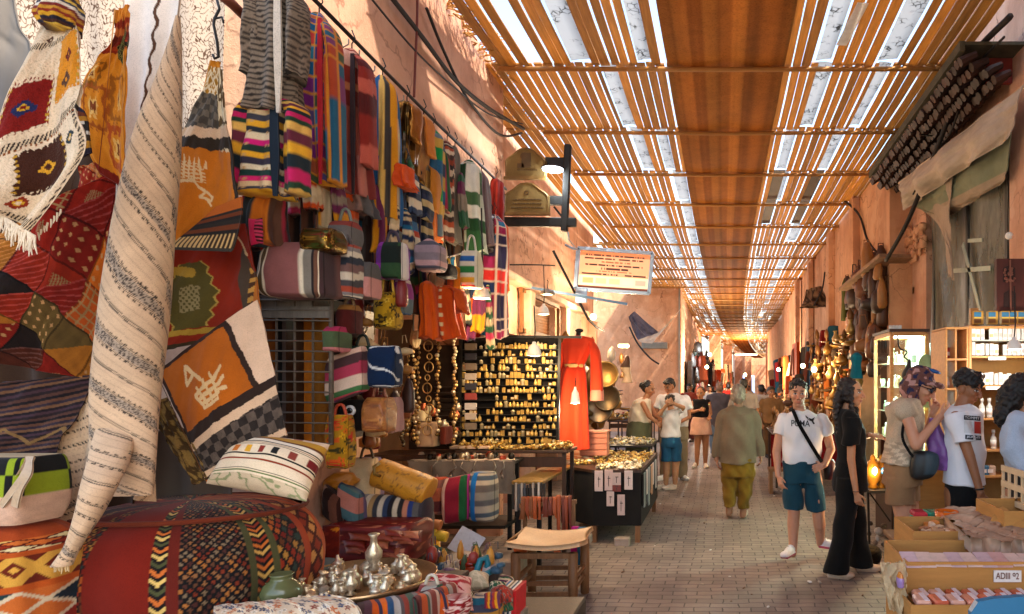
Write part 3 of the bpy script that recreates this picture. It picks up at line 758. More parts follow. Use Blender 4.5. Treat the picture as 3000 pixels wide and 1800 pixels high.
def runner(u,v):
 q=v+.27*u+.0015*fbm(u*30,v*30,1.);n=9.;f=(q*n)%1;c=full(u,hexc('#d0ac88'))*(1+.05*fbm(u*20,v*120,3.))[...,None]
 c=where(np.abs(((q*n*7)%1)-.5)<.05,c*.75,c)
 b=(f>.12)&(f<.29)&(np.sin(q*31.+np.floor(q*n)*2.)>-.55);x=np.sin(u*260+4*np.sin(q*300))*np.sin(q*620+3*np.sin(u*190));c=where(b,hexc('#a48e78'),c);c=where(b&(x>.12),hexc('#4a3d34'),c)
 c=where((np.abs(f-.095)<.009)|(np.abs(f-.315)<.009)|(np.abs(f-.66)<.007)|(np.abs(f-.7)<.012),hexc('#4a4036'),c)
 c=where((np.abs(f-.35)<.014)&(np.sin(u*260)>.1),hexc('#3a2c24'),c);c=where((np.abs(f-.06)<.012)&(np.sin(u*260)>.1),hexc('#3a2c24'),c)
 return c
rr=thing('rolled_runner','tall cream runner rug with dark lace bands, hanging rolled and gathered at its foot','rug',P(250,1370,2.7))
loft('runner_body',[(430,40,4,.01,2.8),(423,110,11,.03,2.78),(408,200,24,.05,2.75),(388,300,39,.075,2.72),(368,420,52,.09,2.72),(349,560,61,.1,2.72),(332,720,68,.11,2.72),(318,850,72,.1,2.72),(308,950,73,.09,2.72),(303,1050,74,.07,2.72),(300,1130,74,.06,2.72),(298,1195,72,.05,2.73)],CLOTH,runner,rr,150,600,folds=3,famp=.05,crumple=.02)
loft('runner_tail',[(292,960,36,.03,2.8),(281,1040,42,.05,2.69),(264,1110,40,.06,2.6),(240,1180,34,.055,2.53),(210,1255,24,.04,2.51),(178,1318,15,.03,2.5),(150,1366,22,.03,2.5)],CLOTH, lambda u,v:runner(u*.3,.1+v*.4),rr,90,260,folds=3,famp=.06,crumple=.03)
ribbon('runner_flap',[(300,940,374,940,2.84),(290,1010,374,1000,2.85),(280,1090,370,1100,2.86),(270,1180,366,1215,2.88)],90,110,CLOTH, lambda u,v:runner(u*.5,.3+v*.25+u*.1),rr,folds=1.5,famp=.03)
mb=MB();tassel_edge(mb,[P(132+t*34,1362+random.uniform(-4,4),2.5) for t in np.linspace(0,1,22)],.03,.0035,'#c9a878');mb.build('fringe',CLOTH,rr)
o=ribbon('cream_blanket',[(170,925,240,925,2.86),(140,1000,235,1000,2.85),(110,1090,230,1100,2.84),(85,1180,220,1200,2.82),(150,1262,215,1270,2.82)],90,130,CLOTH, lambda u,v:runner(.3+u*.2,v*.42),folds=1,famp=.03,crumple=.01)
tag(o,'beige folded blanket with dark lace bands behind the rolled runner','blanket')
def dark_str(u,v):
 q=v+.12*u;c=stripes(['#241a1c','#4a2f28','#1a1518','#5a3a2c','#30262e','#6b4a34','#20181c','#3f2a30'],34,warp=.01)(u,q);z=np.abs(v-.55-.35*np.abs(((u*1.6)%1)-.5));return where(z<.02,hexc('#7a5a34'),c)
o=ribbon('striped_blanket',[(-60,930,225,905,2.7,2.85),(-60,1000,200,980,2.7,2.85),(-60,1060,150,1060,2.68,2.8),(-60,1125,130,1115,2.66,2.78)],60,140,CLOTH,dark_str,crumple=.012)
tag(o,'dark purple and brown striped blanket low in the left corner','blanket')
def rug_c(u,v):
 u,v=wob(u,v,.007);c=full(u,hexc('#c5701a'))*(1+.1*fbm(u*9,v*7,1.))[...,None]
 c=where(v<.42,where(((np.floor(u*7)+np.floor(v*26))%2)>0,hexc('#4a443c'),hexc('#6b6154')),c)
 c=where(v<.2,diamonds('#a87b2a','#e3d2b0',5,16,.6)(u,v),c);c=where((u>.7)&(v<.5),squiggle('#d8c4a0','#5f4a2c',14,.3)(u,v),c)
 c=where(v<.05,hexc('#cf8620'),c)
 e=v+.05*u;c=where((e>.42)&(e<.47),hexc('#d9b794'),c);c=where((e>.47)&(e<.53),hexc('#33291f'),c)
 c=where((u>.955)&(v>.45),hexc('#33291f'),c)
 m=np.zeros(u.shape,bool)
 gx,gy=(u-.22)/.3,(v-.64)/.055
 m|=(np.abs(gx)<.8)&(np.abs(gy)<.8)&((np.abs((gx*4)%1-.5)<.2)|(np.abs((gy*3)%1-.5)<.22))
 m|=(gy<-.6)&(gy>-1.6)&(np.abs(gx)<.9)&(np.abs((gx*4)%1-.5)<.32*(1.6+gy))
 for a,b in (((.3,.68),(.45,.73)),((.45,.73),(.38,.765)),((.38,.765),(.52,.77)),((.45,.73),(.55,.75)),((.52,.77),(.55,.75)),((.1,.7),(.3,.69)),((.46,.765),(.52,.795))):m|=seg_d(u,v,a,b,2.2)<.016
 c=where(m,hexc('#e2c28e'),c)
 d=v-.83+.16*(u-.5)
 inside=(v>.83+.1*(.9-u)*2*0)&(u>.2)
 return c
rc=thing('orange_rug','orange rug with pale bird motif, hung by a hook at its peak','rug',P(500,600,3.05))
ribbon('rug_field',[(514,148,528,148,3.15),(494,210,538,220,3.12),(466,270,548,290,3.1),(432,345,562,370,3.08),(424,420,574,450,3.06),(418,500,578,520,3.05),(412,590,520,570,3.05)],110,230,CLOTH,rug_c,rc,crumple=.012,folds=1,famp=.02)
ribbon('turned_corner',[(520,500,582,475,3.03,3.02),(470,545,582,520,3.03,3.02),(415,590,566,590,3.03,3.02),(415,603,556,608,3.03,3.02)],70,70,CLOTH,hcat([(.35,'#b25a1c'),(.5,stripes(['#2a241e','#6a3318','#241f1c'],6)),(.4,hcat([(1,'#c9a066'),(1,'#3a2a1a')]*14)),(.35,'#3b342b')],'v'),rc)
mb=MB();mb.tube([P(524,0,3.15),P(530,22,3.15),P(518,46,3.15),P(516,60,3.15),P(524,100,3.15),P(528,138,3.15),P(518,142,3.15),P(514,132,3.15)],.006,6);mb.tube([P(516,46,3.15),P(536,42,3.15),P(540,56,3.15)],.005,6)
o=mb.build('iron_hook',BLACKM,smooth=True);tag(o,'bent iron hook holding up the peak of the orange rug','hook')
o=MB().tube([P(515,-25,3.2),P(560,10,3.28),P(596,46,3.4)],[.022,.024,.022],8).build('wooden_pole',M('dark_red_wood','#6a3522',.7,var=.4,stretch=(4,4,1)),smooth=True,col=False)
tag(o,'short brown wooden pole jutting from the pale wall, top left','pole')
def rug_d(u,v):
 u,v=wob(u,v,.007);c=full(u,hexc('#86240e'))*(1+.12*fbm(u*8,v*8,2.))[...,None]
 c=where((u>.78)&(np.abs(u-.9)*2+np.abs(v-.72)<.5),hexc('#4a3a2c'),c);c=where((u>.84)&(np.abs(u-.97)*2+np.abs(v-.74)<.36),stripes(['#c28a3c','#4a2a14'],30)(u,v),c);c=where((u>.9)&(np.abs(u-1.)*2+np.abs(v-.74)<.25),hexc('#b0611a'),c)
 d=np.abs(u-.27)+.09*np.abs(((v*11)%1)-.5)+.5*np.abs(v-.52);m=(d<.3)&(np.abs(v-.52)<.25);c=where(m&(d>.28),hexc('#a88a3c'),c);c=where(m&(d<=.28),hexc('#54481c'),c);c=where((np.abs(u-.28)<.1)&(np.abs(v-.54)<.09)&(np.sin(u*120)*np.sin(v*150)>-.2),hexc('#8c7a50'),c)
 c=where((seg_d(u,v,(.1,.8),(.55,.82))<.03)|(seg_d(u,v,(.05,.3),(.3,.35))<.035),hexc('#a8802a'),c)
 c=where(seg_d(u,v,(.86,.12),(.95,.3))<.012,hexc('#c9a878'),c)
 return where(v>.93,hexc('#3d2d18'),c)
o=ribbon('rust_rug',[(405,560,590,540,3.2),(405,640,606,600,3.2),(400,720,622,680,3.2),(398,800,632,760,3.2),(390,850,600,800,3.2)],120,170,CLOTH,rug_d,crumple=.01,folds=1,famp=.02)
tag(o,'rust red rug with an olive tree motif between the two orange rugs','rug')
def rug_e(u,v):
 u,v=wob(u,v,.006);c=full(u,hexc('#b05a12'))*(1+.12*fbm(u*7,v*6,2.))[...,None]
 c=where(v<.035,hexc('#38241a'),c)
 lim=.68+.16*v/.55;c=where((v<.53)&(u>lim),hexc('#dcb694'),c);c=where((v<.55)&(np.abs(u-lim)<.025),hexc('#33231a'),c)
 c=where(u<.03,hexc('#38241a'),c)
 m=np.zeros(u.shape,bool)
 for a,b in (((.24,.12),(.3,.2)),((.3,.2),(.2,.24)),((.2,.24),(.24,.12)),((.3,.2),(.36,.26)),((.27,.34),(.5,.3)),((.3,.38),(.52,.35)),((.33,.42),(.5,.41)),((.3,.3),(.36,.44)),((.38,.28),(.42,.43)),((.46,.27),(.48,.42)),((.27,.34),(.33,.46)),((.33,.46),(.48,.45)),((.52,.35),(.58,.33)),((.5,.3),(.57,.26)),((.5,.39),(.58,.4))):m|=seg_d(u,v,a,b,.8)<.012
 c=where(m,hexc('#d8b27c'),c)
 e=v+.02*u
 for lo,hi,col in ((.53,.62,'#2f2018'),(.62,.69,'#d2ac88')):c=where((e>lo)&(e<hi),hexc(col),c)
 ch=where((np.floor(u*12)+np.floor(v*16))%2>0,hexc('#57493e'),hexc('#2a221d'));c=where((e>.69)&(e<.9),ch*(1+.2*fbm(u*60,v*60,1.))[...,None],c)
 for lo,hi,col in ((.9,.94,'#cfa985'),(.94,.97,'#38241a'),(.97,1.1,'#a0541a')):c=where((e>lo)&(e<hi),hexc(col),c)
 return c
re_=thing('orange_diamond_rug','orange rug laid as a diamond with cream corner, dark border and grey checks','rug',P(540,1150,3.0))
ribbon('rug_field',[(376,898,618,724,3.0,3.1),(403,950,640,800,2.99,3.08),(432,1010,658,880,2.98,3.06),(458,1070,668,930,2.97,3.04),(478,1115,682,1000,2.96,3.03),(500,1165,697,1075,2.95,3.02)],150,190,CLOTH,rug_e,re_,crumple=.008,bulge=.05)
ribbon('worn_edge',[(372,985,395,960,2.99),(385,1040,430,1020,2.98),(430,1110,480,1090,2.97),(470,1170,520,1150,2.97)],40,80,KNIT,squiggle('#8a6a34','#4a3418',9,.3),re_,crumple=.02)
o=ribbon('grey_sheet',[(355,1040,560,1040,3.35),(355,1120,560,1120,3.35),(355,1240,560,1240,3.35)],20,20,SATIN, lambda u,v:full(u,hexc('#6d6158')),folds=2,famp=.02)
tag(o,'plain grey sheet hanging behind the big red pouf','cloth')
def round_top(name,cx,cy,rx,ry,z0,z1,mat,paint,parent,nu=300,nv=150,sag=.04,power=2.5,seed=0.,lumps=.016,ph=.92):
 t=np.linspace(0,1,nv);a=np.linspace(0,2*np.pi,nu,endpoint=False)
 K=np.array([[.0,sag*.6],[.3,sag*.5],[.55,sag*.1],[.75,-.04],[.9,-.11],[1.0,-.22],[1.06,-.38],[1.04,-.58],[.95,-.84],[.82,-1.]])
 k=cr(K,t);r=k[:,0:1];h=z1+k[:,1:2]*(z1-z0)
 ca,sa=np.cos(a)[None],np.sin(a)[None];e=2/power
 X=np.sign(ca)*np.abs(ca)**e;Y=-np.sign(sa)*np.abs(sa)**e
 lum=1+lumps*np.sin(a*14+seed)[None]+lumps*fbm(a[None]*4*np.ones((nv,1)),t[:,None]*9*np.ones((1,nu)),seed)
 V=np.stack([cx+X*rx*r*lum,cy+Y*ry*r*lum,h*np.ones_like(X)],-1)
 idx=np.arange(nv*nu).reshape(nv,nu);rl=np.roll(idx,-1,1)
 Fc=np.stack([idx[:-1],idx[1:],rl[1:],rl[:-1]],-1).reshape(-1,4).tolist()+[tuple(int(i) for i in idx[-1])]
 u=np.tile((.5+.5*np.cos(a+ph))[None],(nv,1));vv=np.tile(t[:,None],(1,nu))
 c=paint(np.clip(1-(np.arccos(np.clip(2*u-1,-1,1))/np.pi),0,1),vv)
 return mesh_obj(name,V.reshape(-1,3),Fc,mat,parent,True,c.reshape(-1,3))
def lattice(cols,bg,n,m,w=.2,seed=2):
 T=np.random.default_rng(seed).integers(0,len(cols),(64,64));bgc=hexc(bg)
 def f(u,v):
  a,b=u*n+v*m,u*n-v*m+32;i,j=np.floor(a).astype(int)%64,np.floor(b).astype(int)%64
  return where(((a%1)<w)|((b%1)<w),bgc,pick(T[j,i],cols))
 return f
MULTI=['#b0561f','#94652f','#7c1e10','#2c3c34','#b07c34','#66351a','#922c14']
big_p=hcat([(.055,'#3a1a10'),(.05,lattice(MULTI,'#4a1a10',4,20,.3)),(.06,'#5a160c'),(.045,lattice(MULTI,'#2a1512',3,30,.35)),(.13,'#741a0b'),(.045,chevron(['#17110f','#c9682a','#17110f','#d8b060','#17110f','#4a4a2a'],10,.5)),(.03,'#611a0e'),(.2,lattice(['#8a5a34','#5f3a26','#a0622c','#4a261e','#7a6248','#742c18'],'#14100f',8,30,.4)),(.022,'#4d4a2a'),(.06,chevron(['#14110f','#c96a28','#14110f','#d0a050','#14110f','#8c3018'],11,.6)),(.022,'#4d4a2a'),(.085,lattice(MULTI,'#1c1512',3,16,.3,5)),(.035,'#a8401a'),(.06,lattice(['#c98a48','#a85a28','#8a3018'],'#4a1c10',1.2,11,.3)),(.06,'#bd5416'),(.03,lattice(MULTI,'#3a1a12',1,14,.3)),(.05,'#b84c16'),(.03,'#c0622a'),(.05,'#8c3414')])
pf=thing('kilim_pouf','huge red and orange kilim pouf with chevron and lattice bands','pouf',((460-CX)*3.15/F,3.15,.45))
round_top('pouf_body',(463-CX)*3.12/F-.03,3.15,.5,.46,.42,1.12,CLOTH,big_p,pf,420,200,.03)
mb=MB();mb.setc('#6a2a14');cen=Vector(((463-CX)*3.12/F-.03,3.15,1.085))
mb.tube([cen+Vector((.5*math.cos(t),.38*math.sin(t),.012)) for t in np.linspace(0,2*math.pi,60)],.012,7)
mb.build('piping',CLOTH,pf)
o=MB().box(((430-CX)*3.1/F,3.15,.2),(1.5,1.0,.4),bev=.01).build('wooden_platform',DARKWOOD,col=False);tag(o,'low dark wooden platform under the big kilim pouf','platform')
left_p=hcat([(.12,'#a8451a'),(.16,lattice(['#d8b060','#8c2a14','#c9682a','#e0c890'],'#5a1a10',4,2,.2)),(.05,'#b5501c'),(.22,diamonds('#6a2412','#d8a040',5,1,.8)),(.05,'#c0561c'),(.24,lattice(['#1f3a3c','#8c2414','#c9682a','#1c2a34'],'#d8c4a0',4,1.6,.16)),(.05,'#b8501c'),(.2,lattice(['#22303c','#a84a20','#7a2a18'],'#c9b08a',5,2,.15)),(.1,'#b08a3a')],'v')
o=round_top('kilim_pouf',(5-CX)*2.55/F-.04,2.62,.2,.22,.5,1.13,CLOTH, lambda u,v:left_p(u,np.clip((v-.3)/.7,0,1)),None,220,160,.02)
tag(o,'smaller kilim pouf with diamond bands in the bottom left corner','pouf')
gb=thing('checked_bag','beige straw bag with neon green and black checks lying on the small pouf','bag',P(70,1262,2.6))
def gbag(u,v):
 c=full(u,hexc('#b39468'));uu=np.abs(((u+.0)%1)-.5)*2
 m=(v>.2)&(v<.62);c=where(m,where((np.floor(u*21)+np.floor((v-.2)/.21*1.))%2>0,hexc('#8c9a1c'),hexc('#14120f')),c);c=where((v>.15)&(v<.2),hexc('#2a241c'),c);c=where((v>.62),hexc('#cfa68a')*(1+.1*fbm(u*60,v*50))[...,None],c);return c
loft('bag_body',[(5,1100,100,.05,2.6),(5,1106,108,.1,2.6),(5,1160,112,.12,2.58),(5,1220,110,.12,2.58),(5,1258,98,.1,2.58)],CLOTH,gbag,gb,160,60,power=7)
for dx in (0,24):
 ribbon('handle',[(66-dx*.2,1102,82-dx*.2,1102,2.5),(52+dx*.4,1140,66+dx*.4,1142,2.45),(24+dx*.5,1180,38+dx*.6,1186,2.445),(-6+dx*1.3,1222,6+dx*1.5,1228,2.45)],6,30,LEATHER, lambda u,v:full(u,hexc('#b89a78')),gb,.008)
def pillow(name,TL,TR,BR,BL,thick,mat,paint,parent=None,n=70,seed=0.):
 c=[np.array(P(*q)) for q in (TL,TR,BR,BL)];t=np.linspace(0,1,n);u,v=np.meshgrid(t,t);uu,vv=u[...,None],v[...,None]
 pin=1-.10*np.sin(np.pi*u)*0;su=.5+(u-.5)*(1-.07*np.sin(np.pi*v));sv=.5+(v-.5)*(1-.07*np.sin(np.pi*u));a,b=su[...,None],sv[...,None]
 G=(c[0]*(1-a)+c[1]*a)*(1-b)+(c[3]*(1-a)+c[2]*a)*b
 nn=np.cross(c[1]-c[0],c[3]-c[0]);nn/=np.linalg.norm(nn);nn=-nn if nn[1]>0 else nn
 h=thick*(np.sin(np.pi*u)*np.sin(np.pi*v))**.45*(1+.12*fbm(u*7,v*7,seed))
 A,B=G+nn*(h*.55)[...,None],G-nn*(h*.45)[...,None]
 V=np.concatenate([A.reshape(-1,3),B.reshape(-1,3)]);idx=np.arange(n*n).reshape(n,n)
 q=np.stack([idx[:-1,:-1],idx[1:,:-1],idx[1:,1:],idx[:-1,1:]],-1).reshape(-1,4)
 Fc=q.tolist()+(q[:,::-1]+n*n).tolist();col=paint(u,v).reshape(-1,3)
 bm_o=mesh_obj(name,V,Fc,mat,parent,True,np.concatenate([col,col]));return bm_o
def cush(u,v):
 cream=hexc('#e8cda8');c=full(u,cream)
 for lo,hi,col in ((0,.1,'#cfae86'),(.1,.2,'#b98428'),(.2,.235,'#6a3a1a'),(.235,.3,'#ecd8ba'),(.3,.318,'#1c1712'),(.335,.347,'#7a3a1a'),(.36,.372,'#1c1712'),(.55,.57,'#15120f'),(.64,.668,'#8c2f14'),(.8,.815,'#2a2418'),(.83,.85,'#5a6a30')):c=where((v>lo)&(v<hi),hexc(col),c)
 m=(v>.4)&(v<.53);k=np.floor(u*6.5).astype(int);f=(u*6.5)%1
 c=where(m&(f>.25)&(f<.68),pick(k,['#12603c','#d2701c','#d99a22','#8a2a1c','#1c1a18','#8a3a2c','#7a1f1c']),c)
 m=(v>.88);c=where(m,squiggle('#cdb18c','#8a8a5c',14,.14)(u,v),c);c=where((v<.1),squiggle('#d9b894','#a0583a',4,.3)(u,v),c)
 return c
o=pillow('striped_cushion',(578,1046,3.12),(797,1074,3.05),(740,1212,2.85),(497,1168,2.92),.2,CLOTH,cush,n=110)
tag(o,'cream cushion with coloured squares and thin stripes lying on the big pouf','cushion')
JX=-2.2
def Yj(x):return Yx(x,JX)
rail=thing('hanging_rail','long black rail with wire hooks along the peach wall above the jackets','rail',(JX-.1,5,3.4))
mb=MB();mb.tube([P(735,-25,Yj(735)),P(900,143,Yj(900)),P(1060,303,Yj(1060)),P(1222,458,Yj(1222))],.012,8);mb.build('bar',BLACKM,rail,True)
for x in (842,868,905,935,975,1010,1040,1075,1103,1135,1170):
 y=(x-755)/.978+0;Y=Yj(x)+.03;k=Y/F
 mb=MB();a=P(x,y+6,Y);mb.tube([a,a+Vector((.0,0,-.03)),a+Vector((-.035,0,-.05)),a+Vector((-.06,0,-.035)),a+Vector((-.065,0,-.0))],.0045,5);mb.build('hook',GREYM,rail,True)
def hook_to(p,parent):
 mb=MB();mb.tube([p+Vector((0,0,.12)),p+Vector((.02,0,.07)),p+Vector((0,0,.04)),p],.004,5);mb.build('hanger_hook',BLACKM,parent,True)
def garment(label,x0,x1,yt,yb,paint,slp=None,Y=None,lapel=None,group='woven jackets and scarves on the rail',name='hanging_jacket',sleeve=.62,mat=None,cat='jacket',flare=1.1,seed=0,fold=6):
 xc=(x0+x1)/2;w=(x1-x0)/2;Y=Y or Yj(xc);H=yb-yt;mat=mat or CLOTH
 t=thing(name,label,cat,P(xc,yb,Y),group)
 bw=w*(.66 if slp else .95)
 loft('jacket_body',[(xc,yt,w*.2,.03,Y),(xc,yt+.03*H,w*.4,.06,Y),(xc,yt+.1*H,bw*.85,.085,Y),(xc,yt+.3*H,bw*.9,.1,Y),(xc,yt+.55*H,bw*.93,.105,Y),(xc,yt+.8*H,bw*1.0,.11,Y),(xc,yb,bw*flare,.115,Y)],mat,paint,t,72,110,folds=fold,famp=.17,power=2.2,seed=seed,crumple=.07,hem=.03,lean=.03)
 if slp:
  for sg in (-1,1):
   xs=xc+sg*w*.72
   loft('sleeve',[(xc+sg*w*.35,yt+.05*H,w*.2,.05,Y-.03),(xs,yt+.12*H,w*.26,.07,Y-.04),(xs+sg*w*.08,yt+.35*H,w*.27,.075,Y-.05),(xs+sg*w*.1,yt+sleeve*H,w*.29,.07,Y-.05)],mat,slp,t,36,60,folds=4,famp=.13,seed=seed+sg,crumple=.1,hem=.02,lean=.02)
 if lapel:
  q=lapel
  ribbon('lapel',[(xc-w*.1,yt+.02*H,xc+w*.12,yt+.02*H,Y-.1),(xc-w*.12,yt+.3*H,xc+w*.14,yt+.3*H,Y-.125),(xc-w*.1,yt+.6*H,xc+w*.16,yt+.6*H,Y-.13),(xc-w*.02,yb-.02*H,xc+w*.1,yb-.02*H,Y-.13)],10,50,mat, lambda u,v:full(u,hexc(q)),t,thick=.01)
 hook_to(P(xc,yt,Y),t)
 return t
st= lambda cols,n,ax='v',wp=.0:stripes(cols,n,ax,warp=wp)
BRT=['#e8a92c','#2a3038','#e6cfa8','#d01f74','#26382f','#e8a92c','#3a3444','#ead8b4','#1f3f3a','#d8296f','#e0c090','#40404a']
for n,(x0,x1,yt,yb,cols,lab) in enumerate(((600,760,330,720,['#2a201c','#4a2a22','#31383a','#5a3a2c'],'dark brown striped cloth added for shade behind the striped jackets'),(740,900,380,730,['#3a2620','#6a3a2a','#2a2a30','#4a4440'],'dim red and grey cloth added for shade behind the pink jacket'),(890,1010,420,760,['#4a3a2a','#2a2420','#5f4a34','#3a3638'],'dim khaki striped cloth added for shade behind the yellow scarf'),(1000,1120,430,800,['#33302e','#5a3a2a','#2a2c34','#4a3a30'],'dim slate striped cloth added for shade behind the narrow scarves'),(1100,1215,460,810,['#2c2622','#4a4038','#3a2a2a','#54463a'],'dim brown blanket hung behind the green checked scarf'))):
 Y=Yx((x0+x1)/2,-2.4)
 o=cloth_px('blanket',(x0,yt,Y),(x1,yt,Y),(x1,yb,Y),(x0,yb,Y),60,60,CLOTH,st(cols,18,'u',.02),folds=5,famp=.04)  # added backing row; shade behind the jackets is put into its dark colours
 tag(o,lab,'blanket','dark cloths added for shade behind the jackets')
grey_knit= lambda u,v:where(((v*34+.4*np.sin(u*9))%1)<.38,hexc('#37302a'),hexc('#8b7a69'))
g=garment('grey ribbed knit coat with white lining hung highest on the rail',598,738,-30,278,grey_knit,grey_knit,lapel='#d9c8b4',mat=KNIT,seed=1,sleeve=.72,flare=1.15)
def bright(u,v):return where((v*26%1<.5)&(np.floor(v*26)%2>0)&(np.sin(u*200)>.6),hexc('#caa06a'),stripes(BRT,24)(u,v))
garment('jacket with bold pink, yellow and navy horizontal stripes and navy lapel',578,742,236,478,bright,stripes(['#e8a92c','#1f2a30','#c8245f','#26402c','#e6b45a','#6a2a3a'],16),lapel='#1c2733',seed=2,sleeve=.95,flare=1.05,Y=3.28)
garment('long striped underskirt in brown and orange below the pink striped jacket',598,690,470,592,st(['#5a3a2a','#c8701f','#31383a','#a02a3c','#4a3424'],9,'u'),None,Y=3.36,name='striped_skirt',cat='skirt',seed=3,fold=8)
o=pillow('clutch',(600,528,3.2),(634,526,3.2),(636,590,3.2),(606,594,3.2),.05,CLOTH, lambda u,v:where(u>.62,stripes(['#3a1418','#c03a5a'],14)(u,v),full(u,hexc('#c81f4c'))),n=24);tag(o,'bright pink clutch purse beside a cream sleeve, under the striped jacket','purse')
chk=checks(['#1f5f86','#7a2a7c','#c8403a','#2a7a94','#4a5a3a','#5c4a80','#b05a3a','#244a8c'],7,16,'#e0952a',.14,5)
garment('blue and purple checked robe with orange grid lines and red lapel',728,814,36,452,chk,checks(['#b84a2a','#2a5f7a','#4a5a3a','#803a6a'],4,12,'#d88a2a',.12,8),lapel='#c5232e',seed=4,sleeve=.98,flare=1.0)
garment('salmon pink robe with broad dark red cross bands',808,892,122,476,hcat([(1,'#d3907a'),(.3,'#8c2a1c'),(1.6,'#dba38c'),(.7,'#8f2c1e'),(.3,'#c9784a'),(.5,'#7a261c'),(1.6,'#a8503f'),(1.6,stripes(['#b56a5c','#8f3a30','#d3a08c','#7a2c28'],8,'u'))],'v'),st(['#8c2a20','#c05a48','#5a1f1c'],8,'v',.03),lapel='#3a2a2c',seed=5,sleeve=.8)
garment('grey and rose vertical striped skirt under the salmon robe',814,894,468,522,st(['#5a5450','#8c6a5c','#4a4648','#a05a4c','#6a625c'],8,'u'),None,name='striped_skirt',cat='skirt',seed=6,fold=9)
garment('scarf with brown scrollwork and long mustard and blue stripes',890,958,186,536, lambda u,v:where((v<.42)&(u>.3)&(u<.55),squiggle('#7a5a24','#3a2814',12,.4)(u,v),stripes(['#d8901c','#3f3c3a','#e0b860','#2a5f96','#c9b89a','#d8901c','#4a4440','#e8a022'],13,'u',warp=.02)(u,v)),None,name='hanging_scarf',cat='scarf',seed=7,fold=7)
garment('crumpled gold satin blouse on the rail',950,1016,248,400,squiggle('#9a7434','#4f3716',8,.35), lambda u,v:full(u,hexc('#b8803c')),mat=METALC,name='hanging_blouse',cat='blouse',seed=8,fold=9)
garment('plain tan robe with orange sleeve beside the gold blouse',1000,1046,280,440, lambda u,v:full(u,hexc('#c08a52')), lambda u,v:full(u,hexc('#c9772a')),seed=9)
garment('orange top knotted over the navy jackets',962,1000,402,456, lambda u,v:full(u,hexc('#d4501a')),None,Y=3.95+.4,name='hanging_shirt',cat='top',seed=10)
garment('navy jacket with thin cream stripes and a red hem',950,1002,400,590,hcat([(5,stripes(['#26304a','#31405c','#d8c9b0','#222838','#3a4a66'],16)),(.5,'#3f6a94'),(.4,'#b8442a'),(.6,'#d9cdb8')],'v'),stripes(['#26304a','#d8c9b0','#3a4a66'],9),lapel='#5a5f70',seed=11)
garment('darker navy jacket with sparse yellow stripes',990,1034,442,590,stripes(['#1f2638','#2a3048','#202433','#b8a070'],14),stripes(['#1f2638','#2a3048','#b8a070'],8),lapel='#3a3448',seed=12)
garment('ochre robe with grey block, between navy and multicoloured garments',1012,1056,398,580,hcat([(1,'#b0804a'),(.5,'#8c7a60'),(1.2,'#c08a44'),(1.4,'#c2641c')],'v'), lambda u,v:full(u,hexc('#b5701f')),seed=13)
garment('narrow scarf mixing blue, green and orange patches',1022,1070,312,575,checks(['#2a5f86','#1f8a4a','#c85a1f','#c9a04a','#6a7a80','#243a5a','#d8c8a8'],4,12,None,0,9),None,name='hanging_scarf',cat='scarf',seed=14)
garment('narrow rust and charcoal cross striped scarf',1062,1098,342,580,stripes(['#3a2c28','#a84a2a','#d8c0a8','#4a3630','#8c3a24','#2a2426','#c9b8a0'],26,warp=.02),None,name='hanging_scarf',cat='scarf',seed=15)
garment('plain stone grey scarf next to the rust striped one',1086,1112,355,585, lambda u,v:full(u,hexc('#6a6258')),None,name='hanging_scarf',cat='scarf',seed=16)
garment('green and white checked scarf',1106,1166,388,612,checks(['#2f5a34','#d5d2c2','#4a6a44','#e3dfd0','#244a2a','#b8bfae'],4,11,None,0,12),None,name='hanging_scarf',cat='scarf',seed=17)
garment('mauve grey scarf behind the green checked one',1146,1180,415,590,st(['#6a565a','#8c7478','#4f4448'],7,'u'),None,name='hanging_scarf',cat='scarf',seed=18)
garment('dark silver sequinned top at the end of the rail',1166,1204,520,615,squiggle('#3a3634','#a8a4a0',16,.3),None,mat=METALC,name='hanging_shirt',cat='top',seed=19)
garment('narrow dark red scarf hung last on the rail',1180,1216,432,560,st(['#8c1f1c','#b8382a','#5a1816'],6,'u'),None,name='hanging_scarf',cat='scarf',seed=20)
garment('long red and blue checked shawl with white lines at the wall corner',1160,1228,520,815,checks(['#1d4a74','#b01f2c','#24325c','#8c1f4a','#1f5f86','#c8302c','#2a2440'],6,15,'#c9b0a0',.1,4),None,Y=6.3,name='checked_shawl',cat='shawl',seed=21,group='shawls')
garment('plain orange underlayer showing beside the checked shawl',1196,1230,535,700, lambda u,v:full(u,hexc('#d05018')),None,Y=6.5,name='hanging_scarf',cat='scarf',seed=22,group='shawls')
